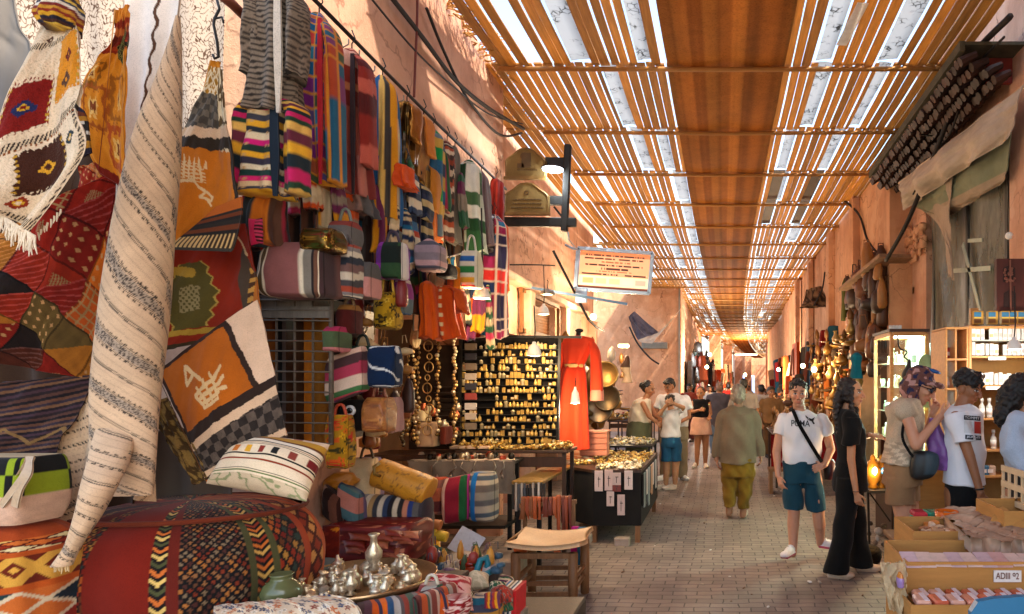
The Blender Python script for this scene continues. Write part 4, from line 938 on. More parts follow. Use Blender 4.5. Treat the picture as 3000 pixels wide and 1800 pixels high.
def bag(label,x0,x1,y0,y1,Y,paint,handle=None,group='bags hung or piled at the bag stall',d=.09,power=5,mat=None,name='shoulder_bag',hh=.6,tilt=0,cat='bag',seed=0,top=.9,slope=0):
 xc,w=(x0+x1)/2,(x1-x0)/2;H=y1-y0
 t=thing(name,label,cat,P(xc,y1,Y),group)
 loft('bag_body',[(xc,y0,w*top*.9,d*.35,Y,slope),(xc,y0+.03*H,w*top,d*.6,Y,slope),(xc,y0+.25*H,w*.97,d*.95,Y,slope),(xc,y0+.6*H,w,d,Y,slope),(xc,y0+.9*H,w*.98,d*.95,Y,slope),(xc,y0+.99*H,w*.9,d*.7,Y,slope),(xc,y1,w*.7,d*.4,Y,slope)],mat or CLOTH, lambda u,v:where((np.abs(u-.04)<.007)|(np.abs(u-.46)<.007)|(np.abs(v-.07)<.01),paint(u,v)*.35,paint(u,v)),t,140,70,power=power,crumple=.045,seed=seed,tilt=tilt,hem=.008)
 if handle:
  a,b=P(xc-w*.55,y0+2,Y-d*.3),P(xc+w*.5,y0+2,Y-d*.3);top_=Vector((0,0,hh*w*Y/F*1.6))
  mb=MB();mb.setc(handle);mb.tube([Vector(q) for q in cr([a,a*.8+b*.2+top_*.8,(a+b)/2+top_,a*.2+b*.8+top_*.8,b],np.linspace(0,1,18))],.008,6);mb.build('handle',LEATHER,t,True)
 return t
bag('long bag with vertical cream, brown and grey stripes on the rack',655,808,592,722,3.45,hcat([(1,hcat([(1.6,'#4a3436'),(.25,'#e8d6b8'),(.8,'#6f4a38'),(.3,'#2a2424'),(.9,'#7d7468'),(.3,'#e0d0b4'),(.9,'#8a5450'),(.25,'#ead8ba'),(.8,'#5f4a30'),(.3,'#e0ceb0'),(1,'#8a8076'),(.4,'#342c2c'),(.8,'#7a5048')]))]*2),None,d=.14,power=6,seed=1)
bag('soft bag with wavy cream, rust and slate horizontal stripes',806,864,594,722,3.6,stripes(['#d8c8b0','#4a4648','#a84a34','#8a8280','#e0d2ba','#2f3440','#7a5a54'],15,warp=.02),'#4a3a34',seed=2)
bag('small grey and pink bag with square flap',862,908,636,722,3.75,hcat([(1.2,'#5a5450'),(1,'#c98a80'),(.6,'#8a6a64')],'v'),None,seed=3)
bag('gold sequinned floral pouch on the rack above the striped bag',742,822,556,612,3.4,flowers('#5f4418',['#a87a24','#7a2a1c','#c8a050','#4a5a24'],9,5),None,mat=METALC,name='pouch',cat='pouch',seed=4)
bag('grey bag with arched handle above the wavy striped bag',808,862,538,600,3.65,hcat([(1,'#8c3a30'),(1,'#6a6460'),(1,'#a05a4c')],'v'),'#6f776c',hh=.8,seed=5)
bag('square bag half dark green check, half purple check',919,981,588,676,3.95,hcat([(.5,'#d8d0c8'),(1.6,checks(['#1c2a20','#245a2c','#1a221c','#2f4a2c'],2,4)),(1.5,checks(['#7a1f86','#a02a98','#6a2a7a','#8c3090'],1,4)),(.2,'#d0c0c8')]*2),'#3a2a3a',d=.08,seed=6)
bag('pyramid shaped bag with pink and grey bands',1011,1071,580,655,4.5,stripes(['#8a7a80','#c49a98','#5a5660','#a08890'],9),None,top=.25,seed=7)
bag('cream bag with rows of small coloured squares',1118,1160,608,697,5.0, lambda u,v:where((u>.15)&(u<.4)&(((v*7)%1)<.6)&(v>.25),pick(np.floor(v*7),['#c83a24','#e07a1f','#2a5f9c','#2f7a3c','#d8a02c']),full(u,hexc('#ddd0b4'))),'#cfc4b0',hh=1.2,seed=8)
bag('yellow and black floral bag with a knotted handle',911,964,708,795,4.0,flowers('#b58a18',['#1c1710','#d8b03a','#3a2c10','#8a6a14'],6,6),'#c99a24',hh=1.4,seed=9,power=3)
bag('dark green and purple colour block bag strip',962,985,676,760,4.1,hcat([(1,'#b8a8a0'),(1,'#8a2a78'),(1.2,'#5a6a70'),(1,'#3a5a80')],'v'),None,seed=10)
bag('maroon gourd shaped bag beside the metal rack',822,866,738,808,3.65, lambda u,v:where(v<.3,full(u,hexc('#8a5a24')),full(u,hexc('#4a1510'))),'#6a4a24',seed=11,power=2.5)
bag('bag with pink, green and cream slanting stripes',795,884,850,960,3.65,stripes(['#5a7a50','#d0a890','#4a3030','#b03a50','#d8b8a0','#3f6a3c','#c04858','#6a3a5a'],8,warp=.01),None,seed=12,d=.06,slope=-14,power=6)
bag('plain dark green velvet bag',848,906,836,934,3.8, lambda u,v:full(u,hexc('#0f2f24')),'#14241c',seed=13,d=.05)
bag('navy bag with white brush squiggles',896,964,836,935,3.72,squiggle('#0f2340','#d9d6d0',6,.16,2),None,seed=14,d=.07)
bag('black bag with a silver eye charm',828,890,966,1040,3.8, lambda u,v:full(u,hexc('#1a120e')),None,seed=15,d=.06)
mb=MB();c=P(847,992,3.7);mb.setc('#cfc8c0').lathe([(.03,0),(.03,.008),(.02,.012)],c,20,tilt=Matrix.Rotation(R(90),3,'X'));mb.setc('#15100c').lathe([(.018,.011),(.016,.016)],c,16,tilt=Matrix.Rotation(R(90),3,'X'))
o=mb.build('eye_charm',GLOSS,smooth=True);tag(o,'round white and black eye charm on the black bag','charm')
bag('tooled orange brown leather bag with thin straps',888,946,960,1042,3.75,flowers('#a0602a',['#b8783a','#8a4a1c'],5,6),'#7a3a1c',mat=LEATHER,seed=16,hh=1.0)
bag('grey and pink striped fabric bag behind the orange brown one',940,962,960,1044,3.85,hcat([(1,'#b88a80'),(1,'#6a6460'),(1,'#a87a74')]),None,seed=17)
bag('tall red and yellow flowered fabric bag',795,850,1002,1130,3.6,flowers('#a87a14',['#c8301a','#d85a1c','#d8a01c','#3a3414'],5,10,8),'#b0401c',seed=18,d=.06)
bag('pink and green patch pouch at the side of the rack',797,832,790,850,3.55,hcat([(1,'#a82a50'),(1,'#4a5a3a'),(1.2,'#c87a78')],'v'),None,seed=19,name='pouch',cat='pouch')
garment('burnt orange tunic with gold buttons',1036,1120,690,818, lambda u,v:where((np.abs(u-.25)<.02)&((v*9)%1<.4),hexc('#e0c890'),full(u,hexc('#cc4a0e'))), lambda u,v:full(u,hexc('#c04a14')),Y=4.75,group='orange tunics',name='hanging_tunic',cat='tunic',seed=30,sleeve=.5)
garment('narrow bright orange tunic beside the gold buttoned one',1016,1052,680,815, lambda u,v:full(u,hexc('#d4550f')),None,Y=4.6,group='orange tunics',name='hanging_tunic',cat='tunic',seed=31)
garment('mustard and rust striped shirt above the orange tunics',1050,1112,640,720,st(['#c07a1c','#8a3a14','#d0b088','#5a2a18'],8,'u'),None,Y=4.95,group='orange tunics',name='hanging_shirt',cat='shirt',seed=32)
bag('black cap shaped bag among the orange tunics',1062,1096,640,672,4.7, lambda u,v:full(u,hexc('#1c1612')),'#c9a02a',seed=33)
o=MB().box(P(644,650,3.38),(.045,.02,.26),bev=.006).build('red_strap',LEATHER);
mb=MB();mb.setc('#c8301c').bar(P(642,590,3.38),P(642,712,3.38),.045,.02);mb.bar(P(640,598,3.37),P(690,604,3.36),.03,.02);mb.setc('#f0e8d8')
for y in (612,650,700):mb.ball(P(644,y,3.365),.008,8,6)
bpy.data.objects.remove(o);o=mb.build('red_strap',LEATHER);tag(o,'bright red studded leather strap at the left end of the rack','strap')
rk=thing('wire_rack','grey wire grid rack with bolts of cloth behind it','rack',P(710,1075,3.55))
mb=MB()
for x in (626,668,712,756,800):mb.tube([P(x,716,3.5),P(x,1075,3.5)],.006 if x not in (626,800) else .012,6)
for k,y in enumerate(np.linspace(724,1070,15)):mb.tube([P(624,y,3.492),P(802,y+2,3.492)],.005,5)
mb.build('grid',M('rusty_wire','#5f5244',.6,metal=.3,var=.4),rk,True)
mb=MB().box(P(716,738,3.7),(.42,.4,.06));mb.box(P(714,755,3.5),(.38,.02,.06));mb.build('top_shelf',M('grey_wood','#5f564c',.8,var=.4,stretch=(8,1,1)),rk)
mb=MB()
for x in (615,805):mb.box(P(x,900,4.0),(.02,.9,.82))
mb.build('side_panel',DARKWOOD,rk)
for n,(x,w_,c,lab) in enumerate(((660,20,'#8a4a18','rust brown bolt of cloth, first behind the wire rack'),(690,16,'#26221f','black bolt of cloth behind the wire rack'),(716,15,'#1f3030','dark teal bolt of cloth behind the wire rack'),(745,20,'#b0651a','ochre bolt of cloth behind the wire rack'),(776,18,'#8f5a1e','tan bolt of cloth, last behind the wire rack'))):
 o=loft('cloth_bolt',[(x,762,w_*.9,.04,3.75),(x,766,w_,.05,3.75),(x,920,w_,.05,3.75),(x,1072,w_,.05,3.75)],CLOTH, lambda u,v,c=c:full(u,hexc(c)),None,24,30,folds=3,famp=.05);tag(o,lab,'cloth bolt','cloth bolts in the wire rack')
o=MB().box(P(700,905,4.05),(.75,.03,.95)).build('backing_board',M('black_board','#15110e',.9),col=False);tag(o,'black backing board behind the wire rack and bags','board')
cable('thin pale line strung between the hanging bags',[P(978,640,4.2),P(1010,634,4.5),P(1080,622,5),P(1130,608,5.2)],.006,'hanging_line',M('pale_cord','#b0a090',.8),'line')
bag('cream and lilac barrel bag at the back of the pile',858,916,1106,1204,4.35, lambda u,v:where(u<.42,full(u,hexc('#d8bd94')),full(u,hexc('#8a7aa0'))),'#4a3420',d=.12,power=3.5,seed=41)
yb=thing('barrel_bag','mustard yellow barrel bag with stitched motifs lying tilted on the pile','bag',P(980,1210,4.2))
def along(name,a,b,Y,r,mat,paint,parent,n=60,power=2.,seed=0.,Y2=None,nu=48):
 """roll lying between two pixel points"""
 A,B=P(*a,Y),P(*b,Y2 or Y);d=(B-A);L=d.length;d.normalize();up=Vector((0,0,1));s=d.cross(up).normalized();w=s.cross(d)
 t=np.linspace(0,1,n);k=cr([[.25],[.9],[1.],[1.02],[1.],[.9],[.25]],t)[:,0];pos=np.concatenate([[0,.01],np.linspace(.02,.98,n-4),[.99,1]])
 a_=np.linspace(0,2*np.pi,nu,endpoint=False);rr=r*np.where((pos<.005)|(pos>.995),.3,np.where((pos<.015)|(pos>.985),.85,1))
 V=np.array(A)[None,None]+np.array(d)[None,None]*(pos*L)[:,None,None]+(np.array(s)[None,None]*np.cos(a_)[None,:,None]+np.array(w)[None,None]*np.sin(a_)[None,:,None])*(rr[:,None]*(1+.04*fbm(a_[None]*2,pos[:,None]*9,seed)))[...,None]
 idx=np.arange(n*nu).reshape(n,nu);q=np.roll(idx,-1,1);Fc=np.stack([idx[:-1],idx[1:],q[1:],q[:-1]],-1).reshape(-1,4).tolist()+[tuple(int(i) for i in idx[0]),tuple(int(i) for i in idx[-1][::-1])]
 u=np.tile((a_/(2*np.pi))[None],(n,1));v=np.tile(pos[:,None],(1,nu));return mesh_obj(name,V.reshape(-1,3),Fc,mat,parent,True,paint(u,v).reshape(-1,3))
along('bag_body',(912,1140),(1040,1190),4.2,.095,LEATHER, lambda u,v:where((np.abs(fbm(u*22,v*16,3.))<.1)&(np.abs(((v*3)%1)-.5)<.3),hexc('#8a5a1c'),full(u,hexc('#c8861f'))),yb)
mb=MB();mb.setc('#8a6a2c');mb.tube([P(915,1120,4.1),P(903,1128,4.05),P(904,1145,4.05),P(918,1150,4.1)],.01,6);mb.build('handle',LEATHER,yb,True)
o=loft('leather_flap',[(830,1142,20,.05,4.1),(822,1160,40,.07,4.1),(815,1180,36,.06,4.1),(810,1190,10,.03,4.1)],LEATHER, lambda u,v:full(u,hexc('#b0701a')),None,30,24,crumple=.15);tag(o,'folded mustard leather hide under the red flowered bag','leather')
bag('bag with blue, red and violet zigzag panels tipped over at the left of the pile',824,876,1178,1256,4.05,checks(['#3a4a6a','#8a2a2c','#6a5a80','#c07a6a','#4a6a70'],3,4),None,d=.07,seed=42,slope=14)
bag('dark leaf shaped leather bag leaning beside the pouf',782,830,1186,1256,4.0,stripes(['#3a1f1a','#6a4030','#2a1814','#8a6a5a'],9,'u',warp=.04),None,d=.06,seed=43,power=2.5,slope=16)
o=along('striped_roll_bag',(868,1228),(1036,1234),4.2,.092,CLOTH, lambda u,v:stripes(['#3a2430','#6f6a74','#d8c8b0','#b08a5a','#3a3a40','#d0c0a8','#34405c','#241f24','#d0bca0','#2a2626','#c07a5c','#2a3a70','#5a5450','#3a3438'],14)(u,v),None)
tag(o,'cylindrical striped bag lying along the middle of the pile','bag','bags hung or piled at the bag stall')
o=loft('folded_leather',[(920,1250,90,.16,4.1),(918,1262,104,.2,4.1),(916,1300,110,.22,4.1),(905,1340,112,.22,4.08),(900,1352,100,.18,4.08)],LEATHER, lambda u,v:where(fbm(u*60,v*30,2.)>.55,hexc('#b86a48'),full(u,hexc('#6a120c'))*(1+.4*fbm(u*30,v*40,1.))[...,None]),None,110,70,power=4,crumple=.03);tag(o,'heap of crumpled dark red tooled leather under the striped roll bag','leather')
for k in range(16):
 x,y=random.uniform(850,1000),random.uniform(1285,1340);w=random.uniform(18,36)
 o=pillow('leather_wallet',(x-w,y-8+random.uniform(-4,4),3.86),(x+w,y-10+random.uniform(-8,8),3.9),(x+w*.8,y+12,3.82),(x-w*.8,y+10,3.84),.035,LEATHER, lambda u,v,c=hexc(random.choice(['#7a2414','#8a3a20','#a85a38','#5a140c','#94492c'])):full(u,c)*(1+.2*fbm(u*9,v*9,1.))[...,None],n=14)
 tag(o,'small red brown leather wallet heaped with others on the crumpled red leather','wallet','leather wallets heaped under the striped roll bag')
o=MB().box(P(905,1420,4.15),(.62,.5,.36),bev=.01).build('wooden_bench',DARKWOOD,col=False);tag(o,'low dark bench carrying the heap of bags','bench')
o=loft('hanging_rug',[(800,1270,20,.02,3.7),(795,1340,24,.025,3.7),(780,1420,30,.03,3.7)],CLOTH,lattice(['#8a2a14','#c8781c','#5a160c'],'#6a1a0c',2,6,.4),None,30,40);tag(o,'orange and red fringed saddle bag hanging by the pouf','saddle bag')
bag('grey stone coloured bag standing at the end of the roll',1004,1040,1222,1330,4.4, lambda u,v:full(u,hexc('#6b655c')),None,d=.08,seed=44)
bag('rust and plum banded bag on the table shelf',1032,1078,1154,1240,5.6,stripes(['#a8401c','#7a4a44','#a85a40','#5a2a2c','#8a5a50'],6),None,d=.12,seed=45)
bag('upright bag in green, magenta and pink bands on the table shelf',1076,1140,1150,1258,5.55,hcat([(.9,'#b81a84'),(.5,'#2f4a30'),(1.2,'#1c5a34'),(.8,'#8a1f34'),(1.2,'#cfa89a'),(1,'#6a3a40')]*2),None,d=.12,seed=46,slope=-5)
bag('grey striped cylinder bag with a bright blue zip on the table shelf',1136,1200,1140,1256,5.6, lambda u,v:where(np.abs(u-.30)<.03,full(u,hexc('#1a6ab0')),stripes(['#8c8478','#5c5a5c','#a89c8a','#4a5560','#b8a890','#6a5f58'],15)(u,v)),None,d=.14,seed=47,power=2.6)
for k,(x,y,c,lab) in enumerate(((1038,1278,'#c8a01c','yellow leather slipper at the edge of the shelf'),(1060,1290,'#d0a824','yellow leather slipper pointing to the street'),(1045,1262,'#b06a34','tan leather slipper above the yellow ones'))):
 o=along('slipper',(x-16,y),(x+20,y+8),4.6,.035,LEATHER, lambda u,v,c=c:full(u,hexc(c)),None,20,nu=14);tag(o,lab,'slipper')
mb=MB();mb.setc('#c89a1c').lathe([(.055,0),(.07,.04),(.07,.12),(.06,.12),(.055,.03),(.01,.02)],P(1038,1350,4.7),18);o=mb.build('painted_cup',GLOSS,smooth=True);tag(o,'yellow and orange enamel cup beside the green cloth','cup')
def table(label,x0,x1,Yf,Yb,ztop,xb0=None,name='market_table',leg=.035,top=.03,mat=DARKWOOD,topcol=None,X=None):
 X0,X1=X or ((x0-CX)*Yf/F,(x1-CX)*Yf/F);t=thing(name,label,'table',((X0+X1)/2,(Yf+Yb)/2,0))
 MB().box(((X0+X1)/2,(Yf+Yb)/2,ztop-top/2),(X1-X0,Yb-Yf,top),bev=.006).build('tabletop',topcol or mat,t,col=False)
 for xx in (X0+.05,X1-.05):
  for yy in (Yf+.05,Yb-.05):MB().box((xx,yy,(ztop-top)/2),(leg,leg,ztop-top)).build('leg',mat,t,col=False)
 MB().box(((X0+X1)/2,Yf+.05,ztop-.12),(X1-X0-.1,.02,.1)).build('apron',mat,t,col=False)
 return t
GREYC= lambda u,v:full(u,hexc('#6e655d'))*(1+.12*fbm(u*9,v*4,1.))[...,None]
tb=table('black trestle table under a grey cloth with bags on its shelf',985,1240,6.2,6.52,.955,mat=BLACKM)
MB().box(((1110-CX)*6.2/F,6.3,.37),(.95,.5,.03)).build('shelf',BLACKM,tb)
o=cloth_px('table_cloth',(985,1112,6.17),(1244,1112,6.17),(1246,1194,6.14),(1000,1180,6.15),60,24,CLOTH,GREYC,folds=4,famp=.02,edgeamp=.012);tag(o,'grey cloth hanging over the front of the trestle table','cloth')
o=cloth_px('cover_sheet',(1010,1106,6.5),(1244,1106,6.5),(1244,1113,6.17),(985,1113,6.17),30,12,SATIN, lambda u,v:full(u,hexc('#cdb9a4')),thick=.005);tag(o,'pale cloth covering the top of the trestle table','cloth')
for k in range(34):
 x=random.uniform(1000,1235);Y=random.uniform(6.24,6.48);z=.955
 c=random.choice(['#2a2622','#8a7a68','#d8c8b0','#a84a34','#4a4440','#b8a88c','#3a2a20'])
 p=Vector(((x-CX)*Y/F,Y,z+.006))
 mb=MB().setc(c);mb.lathe([(.018,0),(.03,.012),(.032,.035),(.02,.055),(.012,.06)],p,10) if k%2 else mb.box(p+Vector((0,0,.02)),(.06,.04,.04),random.random()*3,.006)
 o=mb.build('trinket_box',METALC,smooth=True);tag(o,'small metal trinket pot set out on the pale covered trestle table','trinket','trinkets on the trestle table')
for k,x in enumerate((1058,1092,1118,1150,1190,1215)):
 mb=MB();mb.setc('#8f857a');p=P(x,1112,6.1);mb.tube([p,p+Vector((random.uniform(-.05,.05),-.02,-.06)),p+Vector((random.uniform(-.05,.05),-.02,-.13))],.006,5);mb.lathe([(.004,-.17),(.014,-.15),(.004,-.13)],p+Vector((0,-.02,0)),8)
 o=mb.build('hanging_necklace',METALC,smooth=True);tag(o,'silver necklace hung over the front of the grey table cloth','necklace','necklaces over the grey cloth')
t2=table('low table with gilt mosaic top and a row of hanging cards',1235,1312,6.0,7.2,.80,mat=BLACKM,topcol=M('gilt_mosaic','#8f6f3a',.4,metal=.5,var=.6,scale=40,bscale=120,bump=.6))
for k in range(12):
 c=random.choice(['#c8c0b4','#2a2826','#a89c90','#d8d0c4','#4a5058']);X0=(1242-CX)*6/F+k*.0255
 o=MB().setc(c).box((X0,5.97,.66),(.02,.012,.24+random.uniform(-.03,.03)),bev=.003).build('picture_card',PAINTED);tag(o,'narrow card hanging in the row along the gilt table front','card','cards along the gilt table')
GOLDP=textile('pale_gold',wscale=90.,bump=.3,bdist=.002,var=.3,rough=.42,sheen=0,spec=.5,metal=.4)
lt=table('long narrow table heaped with gold jewellery below the board',1098,1372,6.56,7.0,1.02)
def heap(label,X0,X1,Y0,Y1,z,n,cols,name='jewellery_heap',mat=None,s=(.012,.03),amp=.03,seed=0):
 mb=MB();r=random.Random(seed)
 for k in range(n):
  x,y=r.uniform(X0,X1),r.uniform(Y0,Y1);h=amp*max(0,(1+fbm(np.array(x*7.),np.array(y*9.),seed))/2);q=r.uniform(*s)
  mb.setc(hexc(r.choice(cols))*r.uniform(.7,1.2));mb.box((x,y,z+float(h)*r.random()+q*.4),(q*r.uniform(.7,1.8),q*r.uniform(.6,1.2),q*.8),Matrix.Rotation(r.random()*6,3,'Z')@Matrix.Rotation(r.uniform(-.5,.5),3,'X'),q*.2)
 o=mb.build(name,mat or GOLDP);return tag(o,label,kind='stuff')
GOLDS=['#d8a848','#b8862c','#e8c878','#8a6424','#f0dca0','#6a4a1c','#e0b860']
heap('gold jewellery heaped along the long narrow table',(1105-CX)*6.6/F,(1372-CX)*6.6/F,6.58,6.8,1.022,900,GOLDS,amp=.08,seed=1)
o=MB().box(P(1140,1080,6.65),(.4,.14,.03),bev=.006).build('flat_box',M('pale_card','#c9a98c',.8),col=False);tag(o,'flat pale cardboard box at the left end of the gold heap','box')
jb=thing('jewellery_board','tall black board with shelves rowed with gold trinkets, left of the red robe','board',P(1232,1085,6.9))
BY=6.85
MB().box(P(1232,950,BY+.06),(1.03,.03,1.16)).build('back',M('black_velvet','#110d0a',.95,var=.4),jb)
mb=MB();rows=np.linspace(838,1066,14)
for y in rows:mb.box(P(1232,y+6.5,BY),(1.0,.06,.008))
mb.build('shelf_slat',BLACKM,jb)
mb=MB();a,b=P(1113,812,BY-.05),P(1108,1080,BY-.05);mb.bar(a,b,.03);mb.bar(P(1352,818,BY-.05),P(1346,1078,BY-.05),.025);mb.bar(P(1105,812,BY-.05),P(1404,815,BY-.05),.025);mb.build('frame',BLACKM,jb)
kinds=[]
def trink(f,n):
 mb=MB();f(mb);o=mb.build('gold_trinket',GOLDP,smooth=n);return o
lab='small gold trinket standing in a row on the black board'
mk=[(lambda m:m.setc('#e0b860').lathe([(.011,0),(.016,.01),(.015,.03),(.006,.042),(.009,.05),(.003,.056)],(0,0,0),10),True),(lambda m:m.setc('#d8ac58').box((0,0,.021),(.026,.018,.042),bev=.003),False),(lambda m:m.setc('#f0dca8').lathe([(.014,0),(.014,.028),(.018,.03),(.01,.04),(.002,.05)],(0,0,0),8),True),(lambda m:(m.setc('#b8862c').box((0,0,.016),(.03,.016,.032),bev=.004),m.setc('#f4e4b8').box((0,-.009,.018),(.018,.004,.02))),False)]
protos=[trink(*q) for q in mk]
for q in protos:tag(q,lab,'trinket','gold trinkets on the black board')
used=set();cnt=0
for j,y in enumerate(rows):
 x=1162 if j<3 else 1120
 if j in (7,8):x=1200
 while x<1344 and cnt<298:
  k=random.choice((0,0,1,1,2,3));p=P(x,y+5.6,BY-.005)
  if random.random()<.84:
   if k in used:o=copy_tree(protos[k],p)
   else:o=protos[k];o.location=p;used.add(k)
   s=random.uniform(.85,1.15);o.scale=(s*1.3,s*1.2,s*random.uniform(.8,1.6));cnt+=1
  x+=random.choice((8.5,9,9.5,10,13))
mb=MB()
for j in range(9):
 y=838+j*24;mb.setc(random.choice(['#8a7a68','#c8b8a8','#a84a44','#3a3a44','#d8d0c8']));mb.box(P(1137,y,BY-.02),(.12,.03,.07),bev=.004)
mb.build('side_tray',PAINTED,jb)
o=MB().box(P(1075,960,7.0),(.75,.04,1.1)).build('gloom_panel',DARK,col=False);tag(o,'dark panel standing in for shop gloom behind the hanging bead strings','screen')  # panel in the gloom colour, stands in for shaded depth behind the beads
GOLDM=M('old_gold','#b58a48',.35,metal=.8,var=.4,scale=30)
for k,(x,y0,y1,n,lab,big) in enumerate(((1000,770,1060,30,'long pale shell string left of the dark panel',0),(972,930,1075,22,'dark bead string beside the orange brown bag',0),(1034,836,1040,9,'chain of large gilt rings hanging before the dark panel',1),(1058,830,1050,24,'fine silver chain hanging next to the gilt rings',0),(1098,800,1070,34,'gilt leaf garland on the frame of the black board',0),(1010,840,1070,20,'thin bone bead string hanging by the gilt rings',0),(985,850,1050,20,'copper bead string between the bags and the rings',0))):
 mb=MB();Y=5.9+.05*k;prev=None
 for i in range(n):
  y=lerp(y0,y1,i/(n-1));p=P(x+math.sin(i*1.3)*3,y,Y)
  if big:
   r=.04 if i%2==0 else .022;mb.setc('#c9a468');mb.tube([p+Vector((r*math.cos(a),0,r*1.15*math.sin(a))) for a in np.linspace(0,2*math.pi,18)],.0055,5)
  else:
   mb.setc(random.choice(['#c9a468','#8a6a3c','#e0cfae','#a8854c'] if k !=1 else ['#3a2c20','#6a5a44']));mb.ball(p,random.uniform(.012,.022),7,5)
  if prev is not None:mb.setc('#6a5638');mb.tube([prev,p],.003,4)
  prev=p
 o=mb.build('bead_string',METALC,smooth=True);tag(o,lab,'bead string','bead strings by the jewellery board')
o=loft('tassel',[(1003,760,3,.01,5.8),(1005,790,9,.03,5.8),(1003,825,12,.035,5.8),(1004,840,4,.02,5.8)],KNIT, lambda u,v:full(u,hexc('#c9b088')),None,24,24,folds=8,famp=.15);tag(o,'big cream silk tassel hanging above the shell string','tassel')
mb=MB().setc('#4a4440')
for i in range(9):mb.box(P(1082,935+i*14,6.9-.02*i),(.28,.05,.012))
o=mb.build('black_rack',METALC);tag(o,'small black stepped rack in front of the dark panel','rack')
for k,(x,y,w_,h_,c,lab) in enumerate(((1035,1050,44,55,'#b89878','pale cushion shaped parcel under the gilt rings'),(1020,1000,30,34,'#c9b088','small woven basket with cream bands, left of the rings'),(1078,1052,14,40,'#5a2014','dark red leather pouch beside the pale parcel'),(990,1000,24,30,'#b08a58','rolled straw mat end near the bead strings'))):
 o=loft('parcel',[(x,y-h_*.55,w_*.4,.05,6.3),(x,y-h_*.45,w_*.5,.09,6.3),(x,y+h_*.4,w_*.5,.1,6.3),(x,y+h_*.5,w_*.42,.07,6.3)],CLOTH, lambda u,v,c=c:full(u,hexc(c))*(1+.15*fbm(u*20,v*9,1.))[...,None],None,40,30,power=5);tag(o,lab,'parcel')
o=MB().box(P(1020,1100,6.6),(.9,.5,.06),bev=.01).build('wooden_counter',DARKWOOD,col=False);tag(o,'dark counter carrying the parcels below the bead strings','counter')
for k in range(26):
 x,y=random.uniform(975,1110),random.uniform(985,1080);mb=MB();c=random.choice(['#8a6a3c','#c9b088','#5a4a34','#b8a890','#3a2c20','#a85a3c'])
 mb.setc(c).lathe([(.02,0),(.035,.02),(.03,.05),(.015,.07),(.02,.08)],P(x,y,6.2+random.random()*.5),10);o=mb.build('brass_pot',METALC,smooth=True);tag(o,'small brass pot crowded below the bead strings','pot','brass pots below the bead strings')
rb=thing('robe_mannequin','long red orange belted robe on a headless mannequin at the jewellery stall','mannequin',P(1385,1085,7.6))
RY=7.6
robe= lambda u,v:full(u,hexc('#d03a1c'))*(1+.06*fbm(u*12,v*5,1.))[...,None]
loft('robe_body',[(1397,812,12,.06,RY),(1399,820,36,.09,RY),(1396,840,35,.12,RY),(1391,868,27,.115,RY),(1388,884,23.5,.1,RY),(1386,900,29,.13,RY),(1383,950,35,.16,RY),(1381,1020,40,.18,RY),(1381,1084,43,.19,RY)],SATIN,robe,rb,96,140,folds=7,famp=.07,power=2.3)
loft('sleeve',[(1428,826,8,.06,RY-.02),(1437,850,12,.08,RY-.03),(1441,900,14,.09,RY-.04),(1442,945,15,.09,RY-.05)],SATIN,robe,rb,36,40,folds=3,famp=.06)
loft('cuff',[(1442,942,15.5,.095,RY-.05),(1442,955,16,.1,RY-.05),(1442,968,16,.1,RY-.05)],SATIN, lambda u,v:full(u,hexc('#d8806a')),rb,30,12)
loft('sleeve',[(1362,828,6,.05,RY),(1357,850,8,.07,RY+.02),(1355,900,8,.07,RY+.04),(1356,950,9,.07,RY+.05)],SATIN,robe,rb,30,30)
loft('belt',[(1388,880,24.5,.112,RY),(1388,888,24.5,.112,RY)],LEATHER, lambda u,v:full(u,hexc('#d8b068')),rb,40,6)
mb=MB();mb.setc('#15100e').tube([P(1397,822,RY),P(1397,805,RY),P(1400,796,RY)],[.03,.028,.02],10);mb.ball(P(1399,799,RY),(.05,.04,.025),10,6);mb.build('neck',PAINTED,rb,True)
bxp=thing('wooden_chest','pink painted slatted chest on the jewellery table beside the robe','chest',P(1437,1098,7.9))
mb=MB().setc('#c0785c');c=P(1437,1072,7.9)
for i in range(4):mb.box(c+Vector((0,-.1,-.1+i*.07)),(.32,.02,.062),bev=.004)
mb.box(c,(.31,.18,.27));mb.build('chest_body',PAINTED,bxp);MB().setc('#cf8a6c').box(c+Vector((0,-.02,.15)),(.34,.26,.02),bev=.004).build('lid',PAINTED,bxp)
ct=thing('corner_table','black draped corner table of gold jewellery with price cards on its front','table',(-1.25,7.9,0))
ctop=[(-1.75,8.75),(-.86,8.75),(-.86,7.0),(-1.38,7.0),(-1.75,7.35)]
MB().prism([(x,y,.74) for x,y in ctop],(0,0,.03)).build('tabletop',DARKWOOD,ct)
mb=MB();mb.prism([(x*.985-.012,y*1.0,.18) for x,y in ctop],(0,0,.559));mb.build('black_drape',M('black_drape_cloth','#14110f',.95,var=.3,scale=8),ct)
for x,y in ((-1.36,7.03),(-.9,7.03),(-.9,8.7),(-1.7,8.7)):MB().box((x,y,.09),(.05,.05,.18)).build('leg',MIDWOOD,ct,col=False)
heap('gold chains and rings spread over the corner table',-1.7,-.88,7.4,8.7,.772,650,GOLDS,amp=.05,seed=3);heap('pale silver pieces at the front edge of the corner table',-1.36,-.88,7.02,7.45,.772,220,['#e8dcc0','#c9b890','#f0e8d8','#8a7a5c','#d8c080'],amp=.05,seed=4)
o=loft('paisley_cloth',[(1385,1090,26,.12,8.2),(1395,1098,34,.15,8.0),(1400,1108,36,.12,7.8),(1398,1112,24,.06,7.7)],CLOTH,squiggle('#c8763a','#e0c8a0',11,.25),None,50,24,crumple=.1);tag(o,'crumpled orange paisley scarf on the corner table','scarf')
